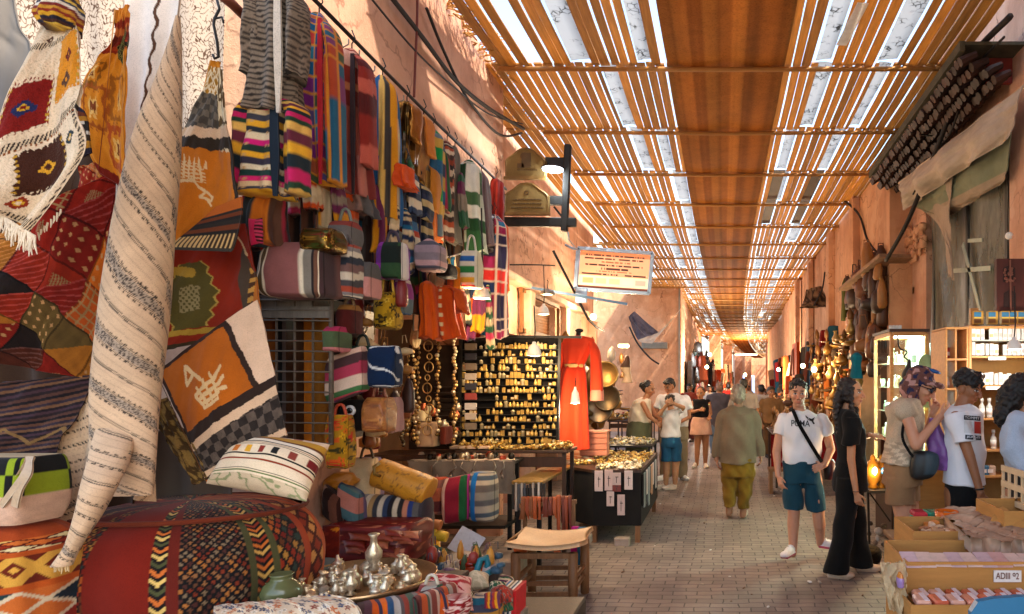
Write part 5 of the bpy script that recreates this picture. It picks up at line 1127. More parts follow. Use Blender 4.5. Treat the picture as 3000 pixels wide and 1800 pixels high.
for k,(x,y,w_,h_,c) in enumerate(((1446,1162,20,50,'#d8c0b8'),(1470,1160,20,50,'#d0b4ac'),(1489,1157,21,30,'#c8b0a8'),(1489,1180,21,16,'#7a3a34'),(1518,1160,20,46,'#d8c4bc'),(1474,1205,18,36,'#d0b8b0'),(1500,1220,18,50,'#cbb0a8'))):
 p=P(x,y,6.97);mb=MB().setc(c);mb.box(p,(w_*6.97/F,.008,h_*6.97/F),bev=.002);mb.setc('#4a3a38');mb.box(p+Vector((0,-.006,-.01)),(.006,.004,h_*6.97/F*.5));mb.box(p+Vector((.004,-.006,.02)),(.03,.004,.008))
 o=mb.build('price_card',PAINTED);tag(o,['pale pink card hanging first along the black corner table','second pale card hanging on the black corner table','card with a red brown foot on the black corner table','small dark red card below the third one','wide pale card near the corner of the black table','small lower pale card under the second one','tall lower card with a drawn line under the red one'][k],'card','cards on the black corner table')
for k in range(14):
 Y=7.05+k*.11;c=random.choice(['#8a8a88','#c9b0a8','#3a3a3c','#a87a5c','#6a6a6c','#1c1a18','#b8a8a0'])
 h_=random.uniform(.25,.45);o=MB().setc(c).box((-.845,Y,.72-h_/2),(.012,.09,h_),bev=.003).build('hanging_scarf',CLOTH);tag(o,'folded scarf hanging on the street side of the black corner table','scarf','scarves on the corner table side')
o=MB().box(P(1405,1306,6.8)+Vector((0,0,.02)),(.2,.12,.09),bev=.01).build('stone_block',CONC,col=False);tag(o,'grey stone block under the left leg of the corner table','block')
o=MB().box(P(1503,1308,6.9)+Vector((0,0,.0)),(.16,.12,.09),bev=.01).build('stone_block',CONC,col=False);tag(o,'grey stone block by the street edge of the corner table','block')
bt=table('back table of white and gold pieces beyond the chest',1440,1575,9.6,10.6,.78,mat=BLACKM,X=(-1.75,-1.02))
heap('white and gold pieces on the back table beside the woman in green',-1.72,-1.05,9.65,10.5,.785,420,['#f0e4b8','#e0c070','#d8d0c0','#8a7a44','#fff0d0'],amp=.08,seed=5)
br=thing('belt_rack','wooden rail draped with brown leather belts behind the stool','rack',P(1320,1380,5.9))
mb=MB();mb.bar(P(1255,1222,5.9),P(1392,1212,5.9),.035);mb.build('rail',MIDWOOD,br)
for x in (1268,1385):MB().bar(P(x,1216,5.9),P(x,1385,5.9),.03).build('leg',MIDWOOD,br)
for k in range(13):
 x=1262+k*9.6+random.uniform(-2,2);L=random.uniform(20,45) if k<9 else random.uniform(60,120);c=random.choice(['#8a3a14','#a04a1c','#6a2a14','#7a4420','#4a2010'])
 o=ribbon('leather_belt',[(x-4,1232+L*.4,x+4,1230+L*.4,5.96),(x-5,1206,x+5,1205,5.93),(x-5,1203,x+5,1202,5.88),(x-4+random.uniform(-4,4),1215+L*.5,x+4,1215+L*.5,5.85),(x-4+random.uniform(-9,9),1218+L,x+5,1218+L,5.85)],5,26,LEATHER, lambda u,v,c=c:full(u,hexc(c)),thick=.005);tag(o,'brown leather belt draped over the wooden rail behind the stool','belt','leather belts on the rail')
o=along('leather_roll',(1245,1330),(1335,1292),5.5,.05,LEATHER, lambda u,v:full(u,hexc('#b8561a')),None);tag(o,'rolled orange brown leather hide leaning behind the stool','leather roll')
o=bag('magenta fabric panel bag standing behind the stool',1380,1400,1272,1372,5.7, lambda u,v:full(u,hexc('#a8207c')),None,d=.05,seed=50,name='panel_bag')
o=bag('blue fabric panel bag standing at the outer end behind the stool',1396,1416,1274,1370,5.65, lambda u,v:full(u,hexc('#1f5a7c')),None,d=.05,seed=51,name='panel_bag')
so_=thing('wooden_stool','brown wooden stool with a sagging pale leather seat at the street edge','stool',P(1316,1478,4.95))
SY=4.95;sx0,sx1=(1238-CX)*SY/F,(1398-CX)*SY/F;sy0,sy1=4.88,5.36;sz=.43
u,v=np.meshgrid(np.linspace(0,1,30),np.linspace(0,1,30));G=np.stack([sx0-.03+(sx1-sx0+.06)*u+.02*np.sin(v*6),sy0-.03+(sy1-sy0+.06)*v,sz+.03-.05*np.sin(np.pi*u)*np.sin(np.pi*v)+.03*(np.abs(u-.5)*2)**2*(np.abs(v-.5)*2)],-1)
grid_mesh('seat',G,LEATHER,parent=so_,thick=.035,paint=lambda a,b:full(a,hexc('#c09a70'))*(1+.1*fbm(a*5,b*5,1.))[...,None])
for xx in (sx0+.035,sx1-.035):
 for yy in (sy0+.03,sy1-.03):
  mb=MB();mb.tube([(xx,yy,0),(xx,yy,.2),(xx,yy,sz)],[.034,.038,.036],8);mb.build('leg',MIDWOOD,so_,True,col=False)
for z in (.12,.2):
 for yy in (sy0+.03,sy1-.03):MB().bar((sx0+.03,yy,z),(sx1-.03,yy,z+.005),.02,.032).build('stretcher',MIDWOOD,so_,col=False)
 for xx in (sx0+.035,sx1-.035):MB().bar((xx,sy0+.03,z+.03),(xx,sy1-.03,z+.03),.02,.032).build('stretcher',MIDWOOD,so_,col=False)
MB().bar((sx0+.03,sy0+.025,sz-.02),(sx1-.03,sy0+.025,sz-.02),.03,.04).build('seat_rail',MIDWOOD,so_,col=False)
o=MB().setc('#a9adb8').box(P(1127,1312,5.0),(.2,.012,.19),Matrix.Rotation(.5,3,'Y')@Matrix.Rotation(-.5,3,'X')).build('white_card',PAINTED);tag(o,'bluish white square card tilted under the trestle table','card')
o=loft('plastic_bag',[(1120,1335,20,.05,4.6),(1115,1350,48,.12,4.6),(1112,1375,52,.13,4.6),(1108,1392,44,.1,4.6)],M('clear_film','#c0b4a4',.25,var=.2,transl=.3), lambda u,v:full(u,hexc('#b8ac9c')),None,40,24,crumple=.14);tag(o,'crumpled clear plastic bag under the white card','plastic bag')
o=loft('green_cloth',[(1030,1322,26,.08,4.6),(1025,1340,50,.14,4.6),(1015,1362,52,.14,4.6)],CLOTH, lambda u,v:full(u,hexc('#0f3a22')),None,40,20,crumple=.12);tag(o,'dark green cloth bundle on the ground by the cup','cloth')
mb=MB().setc('#c81450').ball(P(1012,1353,4.4),.022,10,7);o=mb.build('pink_pompom',KNIT,smooth=True);tag(o,'bright pink pompom on the dark green cloth','pompom')
mb=MB().setc('#3a2a24').box(P(1150,1400,5.6)+Vector((0,.2,0)),(.7,.4,.3),bev=.01);o=mb.build('stone_ledge',CONC,col=False);tag(o,'rough stone ledge in the dark under the trestle table','ledge')
tn=thing('red_tin','round red and orange tin beside the teal straps','tin',P(1140,1396,4.2));mb=MB().setc('#b8401c').lathe([(.07,0),(.073,.01),(.073,.08),(.07,.085)],P(1140,1392,4.2),24);mb.build('can',GLOSS,tn,True);MB().setc('#a8280f').lathe([(.076,.08),(.076,.1),(.06,.112),(.01,.114)],P(1140,1392,4.2),24).build('lid',GLOSS,tn,True)
mb=MB().setc('#0f6a78');mb.tube([P(1146,1425,3.8),P(1148,1390,3.8),P(1160,1352,3.82),P(1174,1346,3.86),P(1178,1362,3.86),P(1172,1390,3.86)],.018,7);mb.tube([P(1150,1415,3.8),P(1165,1392,3.78),P(1186,1380,3.8)],.018,7);o=mb.build('teal_strap',LEATHER,smooth=True);tag(o,'looped teal leather straps standing up from the pile','strap')
tt_=table('low table carrying the brass tray, pushed against the big pouf',0,0,2.72,3.72,.64,X=(-2.15,-1.42),mat=DARKWOOD)
tr=thing('brass_tray','large round brass tray crowded with small silver vases','tray',(-1.8,3.33,.66))
tc_=Vector(((868-CX)*3.33/F,3.33,.672))
MB().setc('#b89468').lathe([(.02,0),(.2,0),(.3,.004),(.335,.02),(.356,.045),(.36,.045),(.342,.012),(.31,-.008),(.02,-.01)],tc_,64).build('tray_dish',METALC,tr,True)
SILV=textile('tarnished_silver',wscale=120.,bump=.6,bdist=.003,var=.55,rough=.3,sheen=0,spec=.5,metal=.7)
def vase(prof,c):return MB().setc(c).lathe(prof,(0,0,0),18).build('silver_vase',SILV,smooth=True)
vp=[vase([(.02,0),(.03,.005),(.012,.02),(.034,.05),(.036,.07),(.016,.1),(.013,.125),(.024,.14),(.02,.142)],'#e0cfb0'),vase([(.03,0),(.045,.02),(.048,.045),(.03,.07),(.018,.08),(.026,.095),(.008,.11)],'#d8c098'),vase([(.025,0),(.028,.06),(.03,.062),(.03,.075),(.012,.09),(.006,.12)],'#ecdcc0')]
for k in range(46):
 r_,a=.3*math.sqrt(random.random()),random.random()*6.28;p=tc_+Vector((r_*math.cos(a),r_*math.sin(a),.004));q=vp[k%3]
 o=q if k<3 else copy_tree(q,p);o.location=p;s=random.uniform(.6,1.05);o.scale=(s,s,s*random.uniform(.7,1.1));o.rotation_euler=(random.uniform(-.25,.25),random.uniform(-.25,.25),random.random()*6)
 tag(o,'small tarnished silver vase standing among others on the brass tray','vase','silver vases on the brass tray')
o=copy_tree(vp[0],tc_+Vector((.02,.1,.05)),'tallest silver vase with black and white bands at the middle of the tray',scale=(1.15,1.15,1.35))
jg=thing('clay_jug','olive green glazed jug between the pouf and the tray','jug',P(680,1462,3.0));MB().setc('#5c5f3c').lathe([(.05,0),(.075,.025),(.085,.06),(.07,.095),(.045,.115),(.042,.13),(.05,.14),(.045,.142),(.03,.125)],P(680,1462,2.95),26).build('jug_body',GLOSS,jg,True);MB().setc('#6a6a48').tube([P(645,1408,2.95),P(640,1425,2.95),P(648,1440,2.95)],.008,6).build('handle',GLOSS,jg,True)
mb=MB().setc('#7d8478').lathe([(.06,0),(.09,.02),(.12,.05),(.125,.052),(.095,.015),(.01,.008)],P(755,1385,3.55),26);o=mb.build('glass_bowl',GLOSS,smooth=True);tag(o,'wide greenish bowl at the back of the brass tray','bowl')
mb=MB().setc('#1f6a34').ball(P(738,1400,3.3),(.045,.04,.03),12,8);o=mb.build('green_stone',GLOSS,smooth=True);tag(o,'smooth green stone beside the wide bowl','stone')
for k in range(9):
 c=random.choice(['#a8a094','#8a7a64','#c0b4a4']);o=MB().setc(c).ball(P(random.uniform(708,790),random.uniform(1405,1452),3.1),(random.uniform(.02,.045),.03,random.uniform(.015,.03)),9,6).build('rough_stone',PAINTED,smooth=True);tag(o,'rough grey mineral lump heaped beside the olive jug','mineral','minerals by the olive jug')
o=ribbon('printed_cloth',[(520,1462,780,1438,2.75,2.8),(520,1475,850,1452,2.7,2.75),(515,1500,870,1490,2.66,2.68),(510,1560,870,1560,2.65,2.65)],170,60,CLOTH,flowers('#d8bc9a',['#1f2a4a','#c8642a','#e8d8c0','#8a3a2a','#3a4a6a'],16,5),folds=5,famp=.02);tag(o,'printed cloth in navy, orange and cream over the front table edge','cloth')
o=ribbon('striped_cloth',[(865,1455,1060,1420,2.95,3.1),(870,1470,1078,1440,2.9,3.05),(870,1510,1085,1500,2.88,3.02),(870,1580,1085,1580,2.87,3.)],110,50,CLOTH,stripes(['#4a3430','#5a3a40','#c8541a','#3a3448','#d8641c','#2a4a6a','#a89c90','#5a4a44','#8a3a2a','#4a5a48','#7a6a60','#a84a34'],16,'u'),folds=4,famp=.02);tag(o,'orange and grey striped cloth hanging in front of the brass tray','cloth')
o=pillow('paisley_bundle',(1030,1392,3.4),(1140,1396,3.5),(1144,1476,3.25),(1010,1450,3.2),.12,CLOTH,squiggle('#a81f24','#e0a898',8,.4,3),n=50);tag(o,'red and pink paisley bundle right of the brass tray','bundle')
o=loft('gathered_scarf',[(1105,1440,30,.05,3.1),(1100,1465,36,.08,3.1),(1092,1495,30,.08,3.1)],CLOTH,squiggle('#d8b0a0','#8a1a1c',14,.35),None,60,30,folds=9,famp=.12);tag(o,'gathered red and white scarf end below the paisley bundle','scarf')
for k,(x0,x1,y0,y1,Y,cols,lab) in enumerate(((1015,1072,1410,1484,3.15,['#3a5a44','#a89c8c','#8a3430','#c88a7a'],'red and grey striped handbag leaning on the tray rim'),(1140,1212,1436,1500,3.5,['#d8c0a0','#2a6a80','#4a4a5c','#c88a34','#2a3a5c'],'blue and cream patchwork pouch in front of the books'),(1168,1206,1362,1440,3.9,['#8a7a70','#b8a8a0','#4a3a34'],'grey knitted doll bag behind the patchwork pouch'))):
 bag(lab,x0,x1,y0,y1,Y,stripes(cols,7,'u' if k==0 else 'v',warp=.05),'#c8b8a0' if k==0 else None,seed=60+k,power=3,hh=.5)
for k,c in enumerate(['#d8b0a4','#2a6a9c','#e8dcc8','#8a6a34','#e0d4c0','#2f4a5c','#f0e8dc','#c8141c','#d81f24']):
 x=1214+k*5.2;o=MB().setc(c).box(P(x,1455,3.75),(.0105,.2,.19),Matrix.Rotation(.04,3,'Y'),.002).build('book',PAINTED);tag(o,'thin upright booklet, %s, in the row beside the stool'%['pale pink, first','bright blue','cream beside the blue one','ochre','ivory beside the ochre one','slate blue','white beside the slate one','deep red','scarlet, last'][k],'booklet','booklets beside the stool')
mb=MB().setc('#8a7a68').box(P(1245,1484,3.8),(.12,.1,.06),bev=.004);o=mb.build('small_box',PAINTED);tag(o,'small brown box on the ground by the booklets','box')
o=MB().box((-1.35,3.95,.16),(.95,.6,.32),bev=.01).build('wooden_crate',DARKWOOD,col=False);tag(o,'dark wooden crate under the pile beside the stool','crate')
def caps(mb,a,b,ra,rb,n=12):
 a,b=Vector(a),Vector(b);d=b-a
 if d.length<1e-4:return mb.ball(a,ra,12,8)
 u=d.normalized();mb.ball(a,ra*.995,n,8);mb.ball(b,rb*.995,n,8);mb.tube([a,a.lerp(b,.5),b],[ra,(ra+rb)/2,rb],n);return mb
def ell(mb,rows,yaw=0.,n=24):
 """closed body of elliptical rings: (centre, half width, half depth)"""
 V=[];c,s=math.cos(yaw),math.sin(yaw)
 for p,w,d in rows:
  for k in range(n):
   a=2*math.pi*k/n;x,y=w*math.cos(a),d*math.sin(a);V.append((p[0]+x*c-y*s,p[1]+x*s+y*c,p[2]))
 m=len(rows);Fc=[(i*n+k,(i+1)*n+k,(i+1)*n+(k+1)%n,i*n+(k+1)%n) for i in range(m-1) for k in range(n)]+[tuple(range(n)),tuple((m-1)*n+k for k in range(n))[::-1]]
 if rows[0][0][2]<rows[-1][0][2]:Fc=[f[::-1] for f in Fc]
 return mb.add(V,Fc)
def fuse(name,mb,vox,mat,parent,colfn,smooth=4,wrink=0.,wf=14.,seed=0.,org=None):
 """one continuous skin over overlapping shapes"""
 V=np.concatenate(mb.v);me=bpy.data.meshes.new('tmp');me.from_pydata(V.tolist(),[],mb.f)
 bm=bmesh.new();bm.from_mesh(me);bmesh.ops.recalc_face_normals(bm,faces=bm.faces);bm.to_mesh(me);bm.free()
 o=bpy.data.objects.new('tmp',me);COL.objects.link(o)
 m=o.modifiers.new('r','REMESH');m.mode='VOXEL';m.voxel_size=vox;m.adaptivity=0
 if smooth:s=o.modifiers.new('s','SMOOTH');s.factor=.5;s.iterations=smooth
 dg=bpy.context.evaluated_depsgraph_get();em=o.evaluated_get(dg).to_mesh()
 n=len(em.vertices);V=np.zeros(n*3);em.vertices.foreach_get('co',V);V=V.reshape(-1,3);N=np.zeros(n*3);em.vertices.foreach_get('normal',N);N=N.reshape(-1,3)
 Fc=[tuple(p.vertices) for p in em.polygons];o.evaluated_get(dg).to_mesh_clear()
 bpy.data.objects.remove(o);bpy.data.meshes.remove(me)
 if wrink:
  x,y,z=V.T*wf;h=np.sin(z*1.7+1.3*np.sin(x*1.3+seed)+1.1*np.sin(y*1.7))+.6*np.sin(z*.9-x*2.1+seed*2+np.sin(y*2.3))+.4*np.sin(x*3.1+z*2.3+y*1.9)
  V=V+N*(wrink*h)[:,None]
 return mesh_obj(name,V,Fc,mat,parent,True,colfn(V))
SKINM=None
def skin_mat():
 g=NG('skin');at=g.n('ShaderNodeVertexColor',layer_name='Col');nz=g.noise(35,4,.6)
 c=mixrgb(g,.25,at.outputs[0],g.ramp(nz,[(.3,(.75,.65,.6)),(.7,(1,1,1))]),'MULTIPLY');g.l(c,g.b.inputs['Base Color'])
 g.b.inputs['Roughness'].default_value=.5;g.b.inputs['Specular IOR Level'].default_value=.35;g.b.inputs['Subsurface Weight'].default_value=.12
 g.b.inputs['Subsurface Radius'].default_value=(.012,.005,.003);g.b.inputs['Subsurface Scale'].default_value=.6;g.bump(nz,.08,.002);return g.m
SKINM=skin_mat()
HAIRM=textile('hair',wscale=330.,bump=.8,bdist=.004,var=.5,rough=.45,sheen=0,spec=.5)
def hand(mb,w,tip,back,s=1.,curl=.5,side=1):
 """palm, four unequal bent fingers and a thumb; w wrist, tip direction, back = direction the back of the hand faces"""
 w=Vector(w);d=Vector(tip).normalized();bk=Vector(back);bk=(bk-d*bk.dot(d)).normalized();sd=d.cross(bk)*side
 ell_c=w+d*.045*s
 for q in (-.022,0,.022):caps(mb,w+sd*q*.6*s+d*.008*s,w+d*.085*s+sd*q*1.2*s,.014*s,.013*s,8)
 for k,(o_,L) in enumerate(((-.033,.068),(-.011,.078),(.011,.074),(.033,.058))):
  a=w+d*.088*s+sd*o_*s;c1=curl*(.7+.15*k);d1=(d*math.cos(c1)-bk*math.sin(c1));d2=d*math.cos(c1*2.1)-bk*math.sin(c1*2.1)
  b=a+d1*L*.52*s;c=b+d2*L*.5*s;caps(mb,a-d*.01*s,b,.0088*s,.008*s,8);caps(mb,b,c,.008*s,.0066*s,8)
 a=w+d*.03*s-sd*.026*s;b=a+(d*.7-sd*.7-bk*.25).normalized()*.04*s;c=b+(d*.95-sd*.2-bk*.3).normalized()*.032*s;caps(mb,a,b,.012*s,.0095*s,8);caps(mb,b,c,.0095*s,.0075*s,8)
class Head:
 def __init__(s,c,yaw,pitch=0.,scale=1.,roll=0.):
  s.c=Vector(c);s.s=scale
  s.R=Matrix.Rotation(yaw,3,'Z')@Matrix.Rotation(pitch,3,'X')@Matrix.Rotation(roll,3,'Y')
 def w(s,x,y,z):return s.c+s.R@Vector((x,-y,z))*s.s
 def add(s,mb,female=False):
  k=s.s;b= lambda x,y,z,r:mb.ball(s.w(x,y,z),[q*k for q in r],18,12,s.R)
  b(0,-.012,.035,(.074,.094,.088));b(0,.012,-.005,(.066,.078,.09));b(0,.03,-.06,(.05 if not female else .046,.052,.052));b(0,.056,-.09,(.026,.024,.022))
  for sg in (-1,1):
   b(sg*.034,.06,-.018,(.026,.026,.022));b(sg*.075,-.008,-.012,(.01,.02,.032));b(sg*.028,.078,.03,(.024,.012,.01));b(sg*.012,.094,-.033,(.01,.01,.008))
  caps(mb,s.w(0,.088,.016),s.w(0,.112,-.028),.009*k,.0125*k,10)
  b(0,.085,-.057,(.021,.01,.006));b(0,.083,-.068,(.018,.01,.007));b(0,.07,-.05,(.032,.02,.02))
 def paint(s,V,C_,lips,brow,beard=None,closed=False):
  L=(np.array(V)-np.array(s.c))@np.array(s.R)/s.s;x,y,z=L[:,0],-L[:,1],L[:,2];front=(y>.03)
  def put(m,col,f=1.):C_[m]=C_[m]*(1-f)+np.array(col)*f
  near=front&(np.abs(x)<.09)&(np.abs(z)<.13)
  put(near&(np.hypot(x/.05,(z+.03)/.05)<1),C_.mean(0)*np.array((1.15,.82,.78)),.35)
  for sg in (-1,1):
   ex=(x-sg*.031)
   put(near&(np.hypot(ex/.02,(z-.008)/.0125)<1),np.array(brow)*.6+C_.mean(0)*.3,.6)
   if not closed:put(near&(np.hypot(ex/.0145,(z-.007)/.0065)<1),(.62,.58,.54));put(near&(np.hypot(ex/.0068,(z-.008)/.0068)<1),(.03,.018,.012))
   put(near&(np.hypot(ex/.016,(z-.0145)/.003)<1),(.02,.012,.01));put(near&(np.hypot(ex/.022,(z-.032-.1*np.abs(ex))/.0055)<1),brow,.85)
   put(near&(np.hypot((x-sg*.009)/.005,(z+.043)/.003)<1),(.05,.02,.015),.8)
  put(near&(np.hypot(x/.023,(z+.0625)/.0085)<1),lips,.85);put(near&(np.hypot(x/.022,(z+.062)/.0018)<1),np.array(lips)*.3)
  if beard is not None:put((y>-.02)&(z<-.03)&(z>-.13)&(np.abs(x)<.08)&~(np.hypot(x/.026,(z+.0625)/.011)<1),beard,.22)
  return C_
 def hair(s,parent,col,kind='short',vox=.007):
  mb=MB();k=s.s;b= lambda x,y,z,r:mb.ball(s.w(x,y,z),[q*k for q in r],16,10,s.R)
  if kind=='short':b(0,-.022,.058,(.081,.096,.079));b(0,-.045,.02,(.08,.075,.085));b(0,.03,.098,(.055,.05,.03));b(.03,.04,.09,(.04,.04,.028));b(-.03,.035,.09,(.04,.04,.028))
  elif kind=='grey':b(0,-.03,.04,(.08,.09,.085));b(0,-.05,.0,(.079,.07,.08))
  elif kind=='curly':
   for i in range(40):
    a,q=random.random()*6.28,random.random();b(.075*math.cos(a)*(1-.4*q),-.01+.09*math.sin(a)*(1-.4*q),.05+.07*q,(.028,)*3)
   b(0,-.03,.05,(.084,.095,.085))
  elif kind=='bun':b(0,-.03,.045,(.083,.095,.085));b(0,-.04,.01,(.082,.075,.08));b(0,-.12,.02,(.045,.045,.045))
  elif kind=='long':
   b(0,-.03,.05,(.084,.096,.083));b(0,-.045,.0,(.087,.07,.09));b(.07,-.01,-.01,(.02,.035,.08));b(-.07,-.01,-.01,(.02,.035,.08))
   for i in range(9):mb.tube([s.w((i-4)*.018,-.085,.02),s.w((i-4)*.022,-.105,-.08),s.w((i-4)*.024,-.10+.004*i,-.2),s.w((i-4)*.022,-.085,-.36+.01*(i%3))],[.03*k,.033*k,.03*k,.008*k],8)
   for sg in (-1,1):mb.tube([s.w(sg*.07,.02,.05),s.w(sg*.083,.015,-.05),s.w(sg*.088,.03,-.16),s.w(sg*.085,.05,-.3)],[.02*k,.022*k,.026*k,.008*k],8)
  elif kind=='big':
   b(0,-.04,.04,(.1,.11,.1));b(0,-.09,-.04,(.1,.09,.11));b(0,-.1,-.15,(.08,.07,.1))
  cc=hexc(col);return fuse('hair',mb,vox,HAIRM,parent, lambda V:np.ones((len(V),3))*cc*(1+.35*fbm(V[:,0]*90,V[:,2]*30,1.))[:,None],2,.002 if kind=='grey' else .0045,75.)
def solid(col,var=.05):
 c=hexc(col)
 return lambda V:np.ones((len(V),3))*c*(1+var*fbm(V[:,0]*9,V[:,2]*9,1.))[:,None]
def shoe(parent,heel,yaw,col,sole,L=.27,name='shoe'):
 mb=MB();R_=Matrix.Rotation(yaw,3,'Z');h=Vector(heel);f= lambda x,y,z:h+R_@Vector((x,-y,z))
 mb.ball(f(0,.01,.05),(.036,.045,.045),14,9,R_);mb.ball(f(0,.09,.045),(.04,.08,.04),14,9,R_);mb.ball(f(0,L-.09,.035),(.045,.07,.032),14,9,R_);mb.box(f(0,L/2-.035,.014),(.076,L-.055,.026),R_)
 for i in range(4):mb.tube([f(-.03,.05+i*.025,.088-i*.012),f(0,.055+i*.025,.096-i*.012),f(.03,.05+i*.025,.088-i*.012)],.006,6)
 a,b=hexc(col),hexc(sole);fuse(name,mb,.006,PAINTED,parent, lambda V:np.where((V[:,2]-h.z<.022)[:,None],b,a),3)
class Px:
 def __init__(s,Y):s.Y=Y
 def __call__(s,x,y,dy=0.):
  p=P(x,y,s.Y);return Vector((p.x,s.Y+dy,p.z))
 def m(s,px):return px*s.Y/F
def rows(q,L):return [(q(x,y,dy),q.m(w),d) for x,y,w,d,*r in L for dy in [r[0] if r else 0]]
def person(label,Y,x,group=None):return thing('person',label,'person',(P(x,0,Y).x,Y,0),group)
def skincol(base,head=None,**k):
 c=hexc(base)
 def f(V):
  C_=np.ones((len(V),3))*c*(1+.06*fbm(V[:,0]*20,V[:,2]*20,1.))[:,None]
  return head.paint(V,C_,k.get('lips',c*np.array((1.,.55,.55))),hexc(k.get('brow','#1a120e')),k.get('beard')) if head else C_
 return f
from mathutils.bvhtree import BVHTree
def decal(obj,name,verts2,faces,cols,mat,parent,q,off=.004):
 """flat print wrapped onto the front of a garment: verts2 in picture px"""
 me=obj.data;o_=Vector(ORG[parent.name]);bv=BVHTree.FromPolygons([v.co+o_ for v in me.vertices],[tuple(p.vertices) for p in me.polygons])
 V=[]
 for x,y in verts2:
  p=q(x,y);d=(p-Vector((0,0,EYE))).normalized();hit=bv.ray_cast(Vector((0,0,EYE)),d)[0];V.append(tuple((hit if hit else p)-d*off))
 return mesh_obj(name,V,faces,mat,parent,False,np.array(cols))
def quadgrid(x0,y0,x1,y1,n,m,col,V,Fc,Cc,sh=0.):
 b=len(V)
 for j in range(m+1):
  for i in range(n+1):V.append((x0+(x1-x0)*i/n,y0+(y1-y0)*j/m+sh*(x0+(x1-x0)*i/n-x0)));Cc.append(hexc(col))
 for j in range(m):
  for i in range(n):a=b+j*(n+1)+i;Fc.append((a,a+1,a+n+2,a+n+1))
def text2(body,x0,y0,x1,y1,col,V,Fc,Cc,sh=0.,bold=.012):
 cu=bpy.data.curves.new('t','FONT');cu.body=body;cu.offset=bold;o=bpy.data.objects.new('t',cu);COL.objects.link(o);dg=bpy.context.evaluated_depsgraph_get();me=o.evaluated_get(dg).to_mesh()
 pts=np.array([v.co[:2] for v in me.vertices]);mn,mx=pts.min(0),pts.max(0);b=len(V)
 for p in pts:t=(p-mn)/(mx-mn);V.append((x0+(x1-x0)*t[0],y1+(y0-y1)*t[1]+sh*(x1-x0)*t[0]));Cc.append(hexc(col))
 Fc+=[tuple(b+i for i in p.vertices) for p in me.polygons];o.evaluated_get(dg).to_mesh_clear();bpy.data.objects.remove(o)
q=Px(6.3);t=person('man in white printed T-shirt and teal shorts with a black cross strap, facing the viewer',6.3,1935)
hd=Head(q(1928,952),R(-4),R(4),1.08);mb=MB();hd.add(mb)
caps(mb,q(1930,980,.02),q(1934,1002,.03),.058,.066);ell(mb,rows(q,[(1936,1000,26,.08),(1936,1012,44,.1),(1937,1060,42,.11),(1936,1125,38,.11),(1937,1150,37,.11)]))
caps(mb,q(1890,1018,.02),q(1876,1092,.03),.05,.042);caps(mb,q(1876,1092,.03),q(1879,1148,-.03),.042,.028);hand(mb,q(1879,1148,-.03),(.25,-.35,-1),(-.9,-.35,.1),1.0,.55,1)
caps(mb,q(1990,1018,.02),q(2008,1086,.03),.05,.042);caps(mb,q(2008,1086,.03),q(1988,1120,-.1),.042,.029);hand(mb,q(1988,1120,-.1),(-1,-.2,-.35),(.3,-1,.3),1.0,.6,-1)
for (a,b,c) in (((1914,1135),(1917,1228,-.02),(1915,1338)),((1962,1135),(1975,1228,-.02),(1986,1322,.12))):
 caps(mb,q(*a),q(*b),.088,.064);caps(mb,q(*b),q((b[0]*.55+c[0]*.45),1270,.015),.06,.058);caps(mb,q((b[0]*.55+c[0]*.45),1270,.02),q(*c),.056,.036)
fuse('body',mb,.005,SKINM,t,skincol('#c08a6c',hd,beard=hexc('#5a4438')),4);hd.hair(t,'#14100d','short')
mb=MB();ell(mb,rows(q,[(1934,991,17,.075,.02),(1935,998,34,.1),(1937,1010,53,.115),(1938,1030,54,.13),(1938,1065,50,.135),(1936,1095,47,.14),(1935,1118,47,.14)]),n=32)
for sg,a,b in ((-1,(1896,1014),(1884,1050)),(1,(1984,1014),(1997,1050))):mb.tube([q(*a),q((a[0]+b[0])/2+sg*3,1034),q(*b)],[.066,.07,.072],16);mb.ball(q(*a),.067,14,9)
sh=fuse('shirt',mb,.007,SATIN,t,solid('#dedad8',.02),3,.007,15.,1.)
V,Fc,Cc=[],[],[];text2('PUMA',1911,1015,1956,1030,'#1a1817',V,Fc,Cc,.02);cat=[(1945,1003),(1952,1009),(1960,1012),(1968,1008),(1975,1001),(1971,1010),(1964,1017),(1968,1024),(1964,1025),(1960,1018),(1952,1015),(1946,1008)]
b=len(V);V+=cat;Cc+=[hexc('#1a1817')]*len(cat);Fc.append(tuple(range(b,b+len(cat))));decal(sh,'chest_print',V,Fc,Cc,PAINTED,sh,q,.006)
mb=MB();ell(mb,rows(q,[(1935,1112,45,.13),(1937,1140,47,.135),(1938,1165,48,.13)]),n=30)
for a,b in (((1915,1140),(1915,1230)),((1959,1140),(1972,1232))):mb.tube([q(*a),q((a[0]+b[0])/2,1185,-.01),q(*b)],[.09,.091,.094],18)
fuse('shorts',mb,.007,CLOTH,t,solid('#1d4250'),3,.007,13.,2.)
mb=MB();mb.setc('#0c0b0a');pp=cr([q(1909,992,.05),q(1913,991,-.07),q(1925,1022,-.15),q(1948,1062,-.16),q(1968,1095,-.16),q(1980,1112,-.12)],np.linspace(0,1,24))
for a,b in zip(pp[:-1],pp[1:]):mb.bar(Vector(a),Vector(b)+(Vector(b)-Vector(a))*.1,.034,.008,up=(0,-1,0))
mb.build('cross_strap',CLOTH,t)
loft('hip_bag',[(1998,1105,8,.03,6.32),(2002,1115,14,.06,6.32),(2004,1140,15,.07,6.32),(2000,1158,9,.04,6.32)],LEATHER, lambda u,v:where(u<.3,full(u,hexc('#4a1018')),full(u,hexc('#1a1010'))),t,30,20)
shoe(t,q(1914,1338,.0)*1,R(-28),'#e6dfdc','#a8445c');t.children[-1].location.z=0
shoe(t,q(1987,1330,.12),R(55),'#e0d8d8','#b8405c')
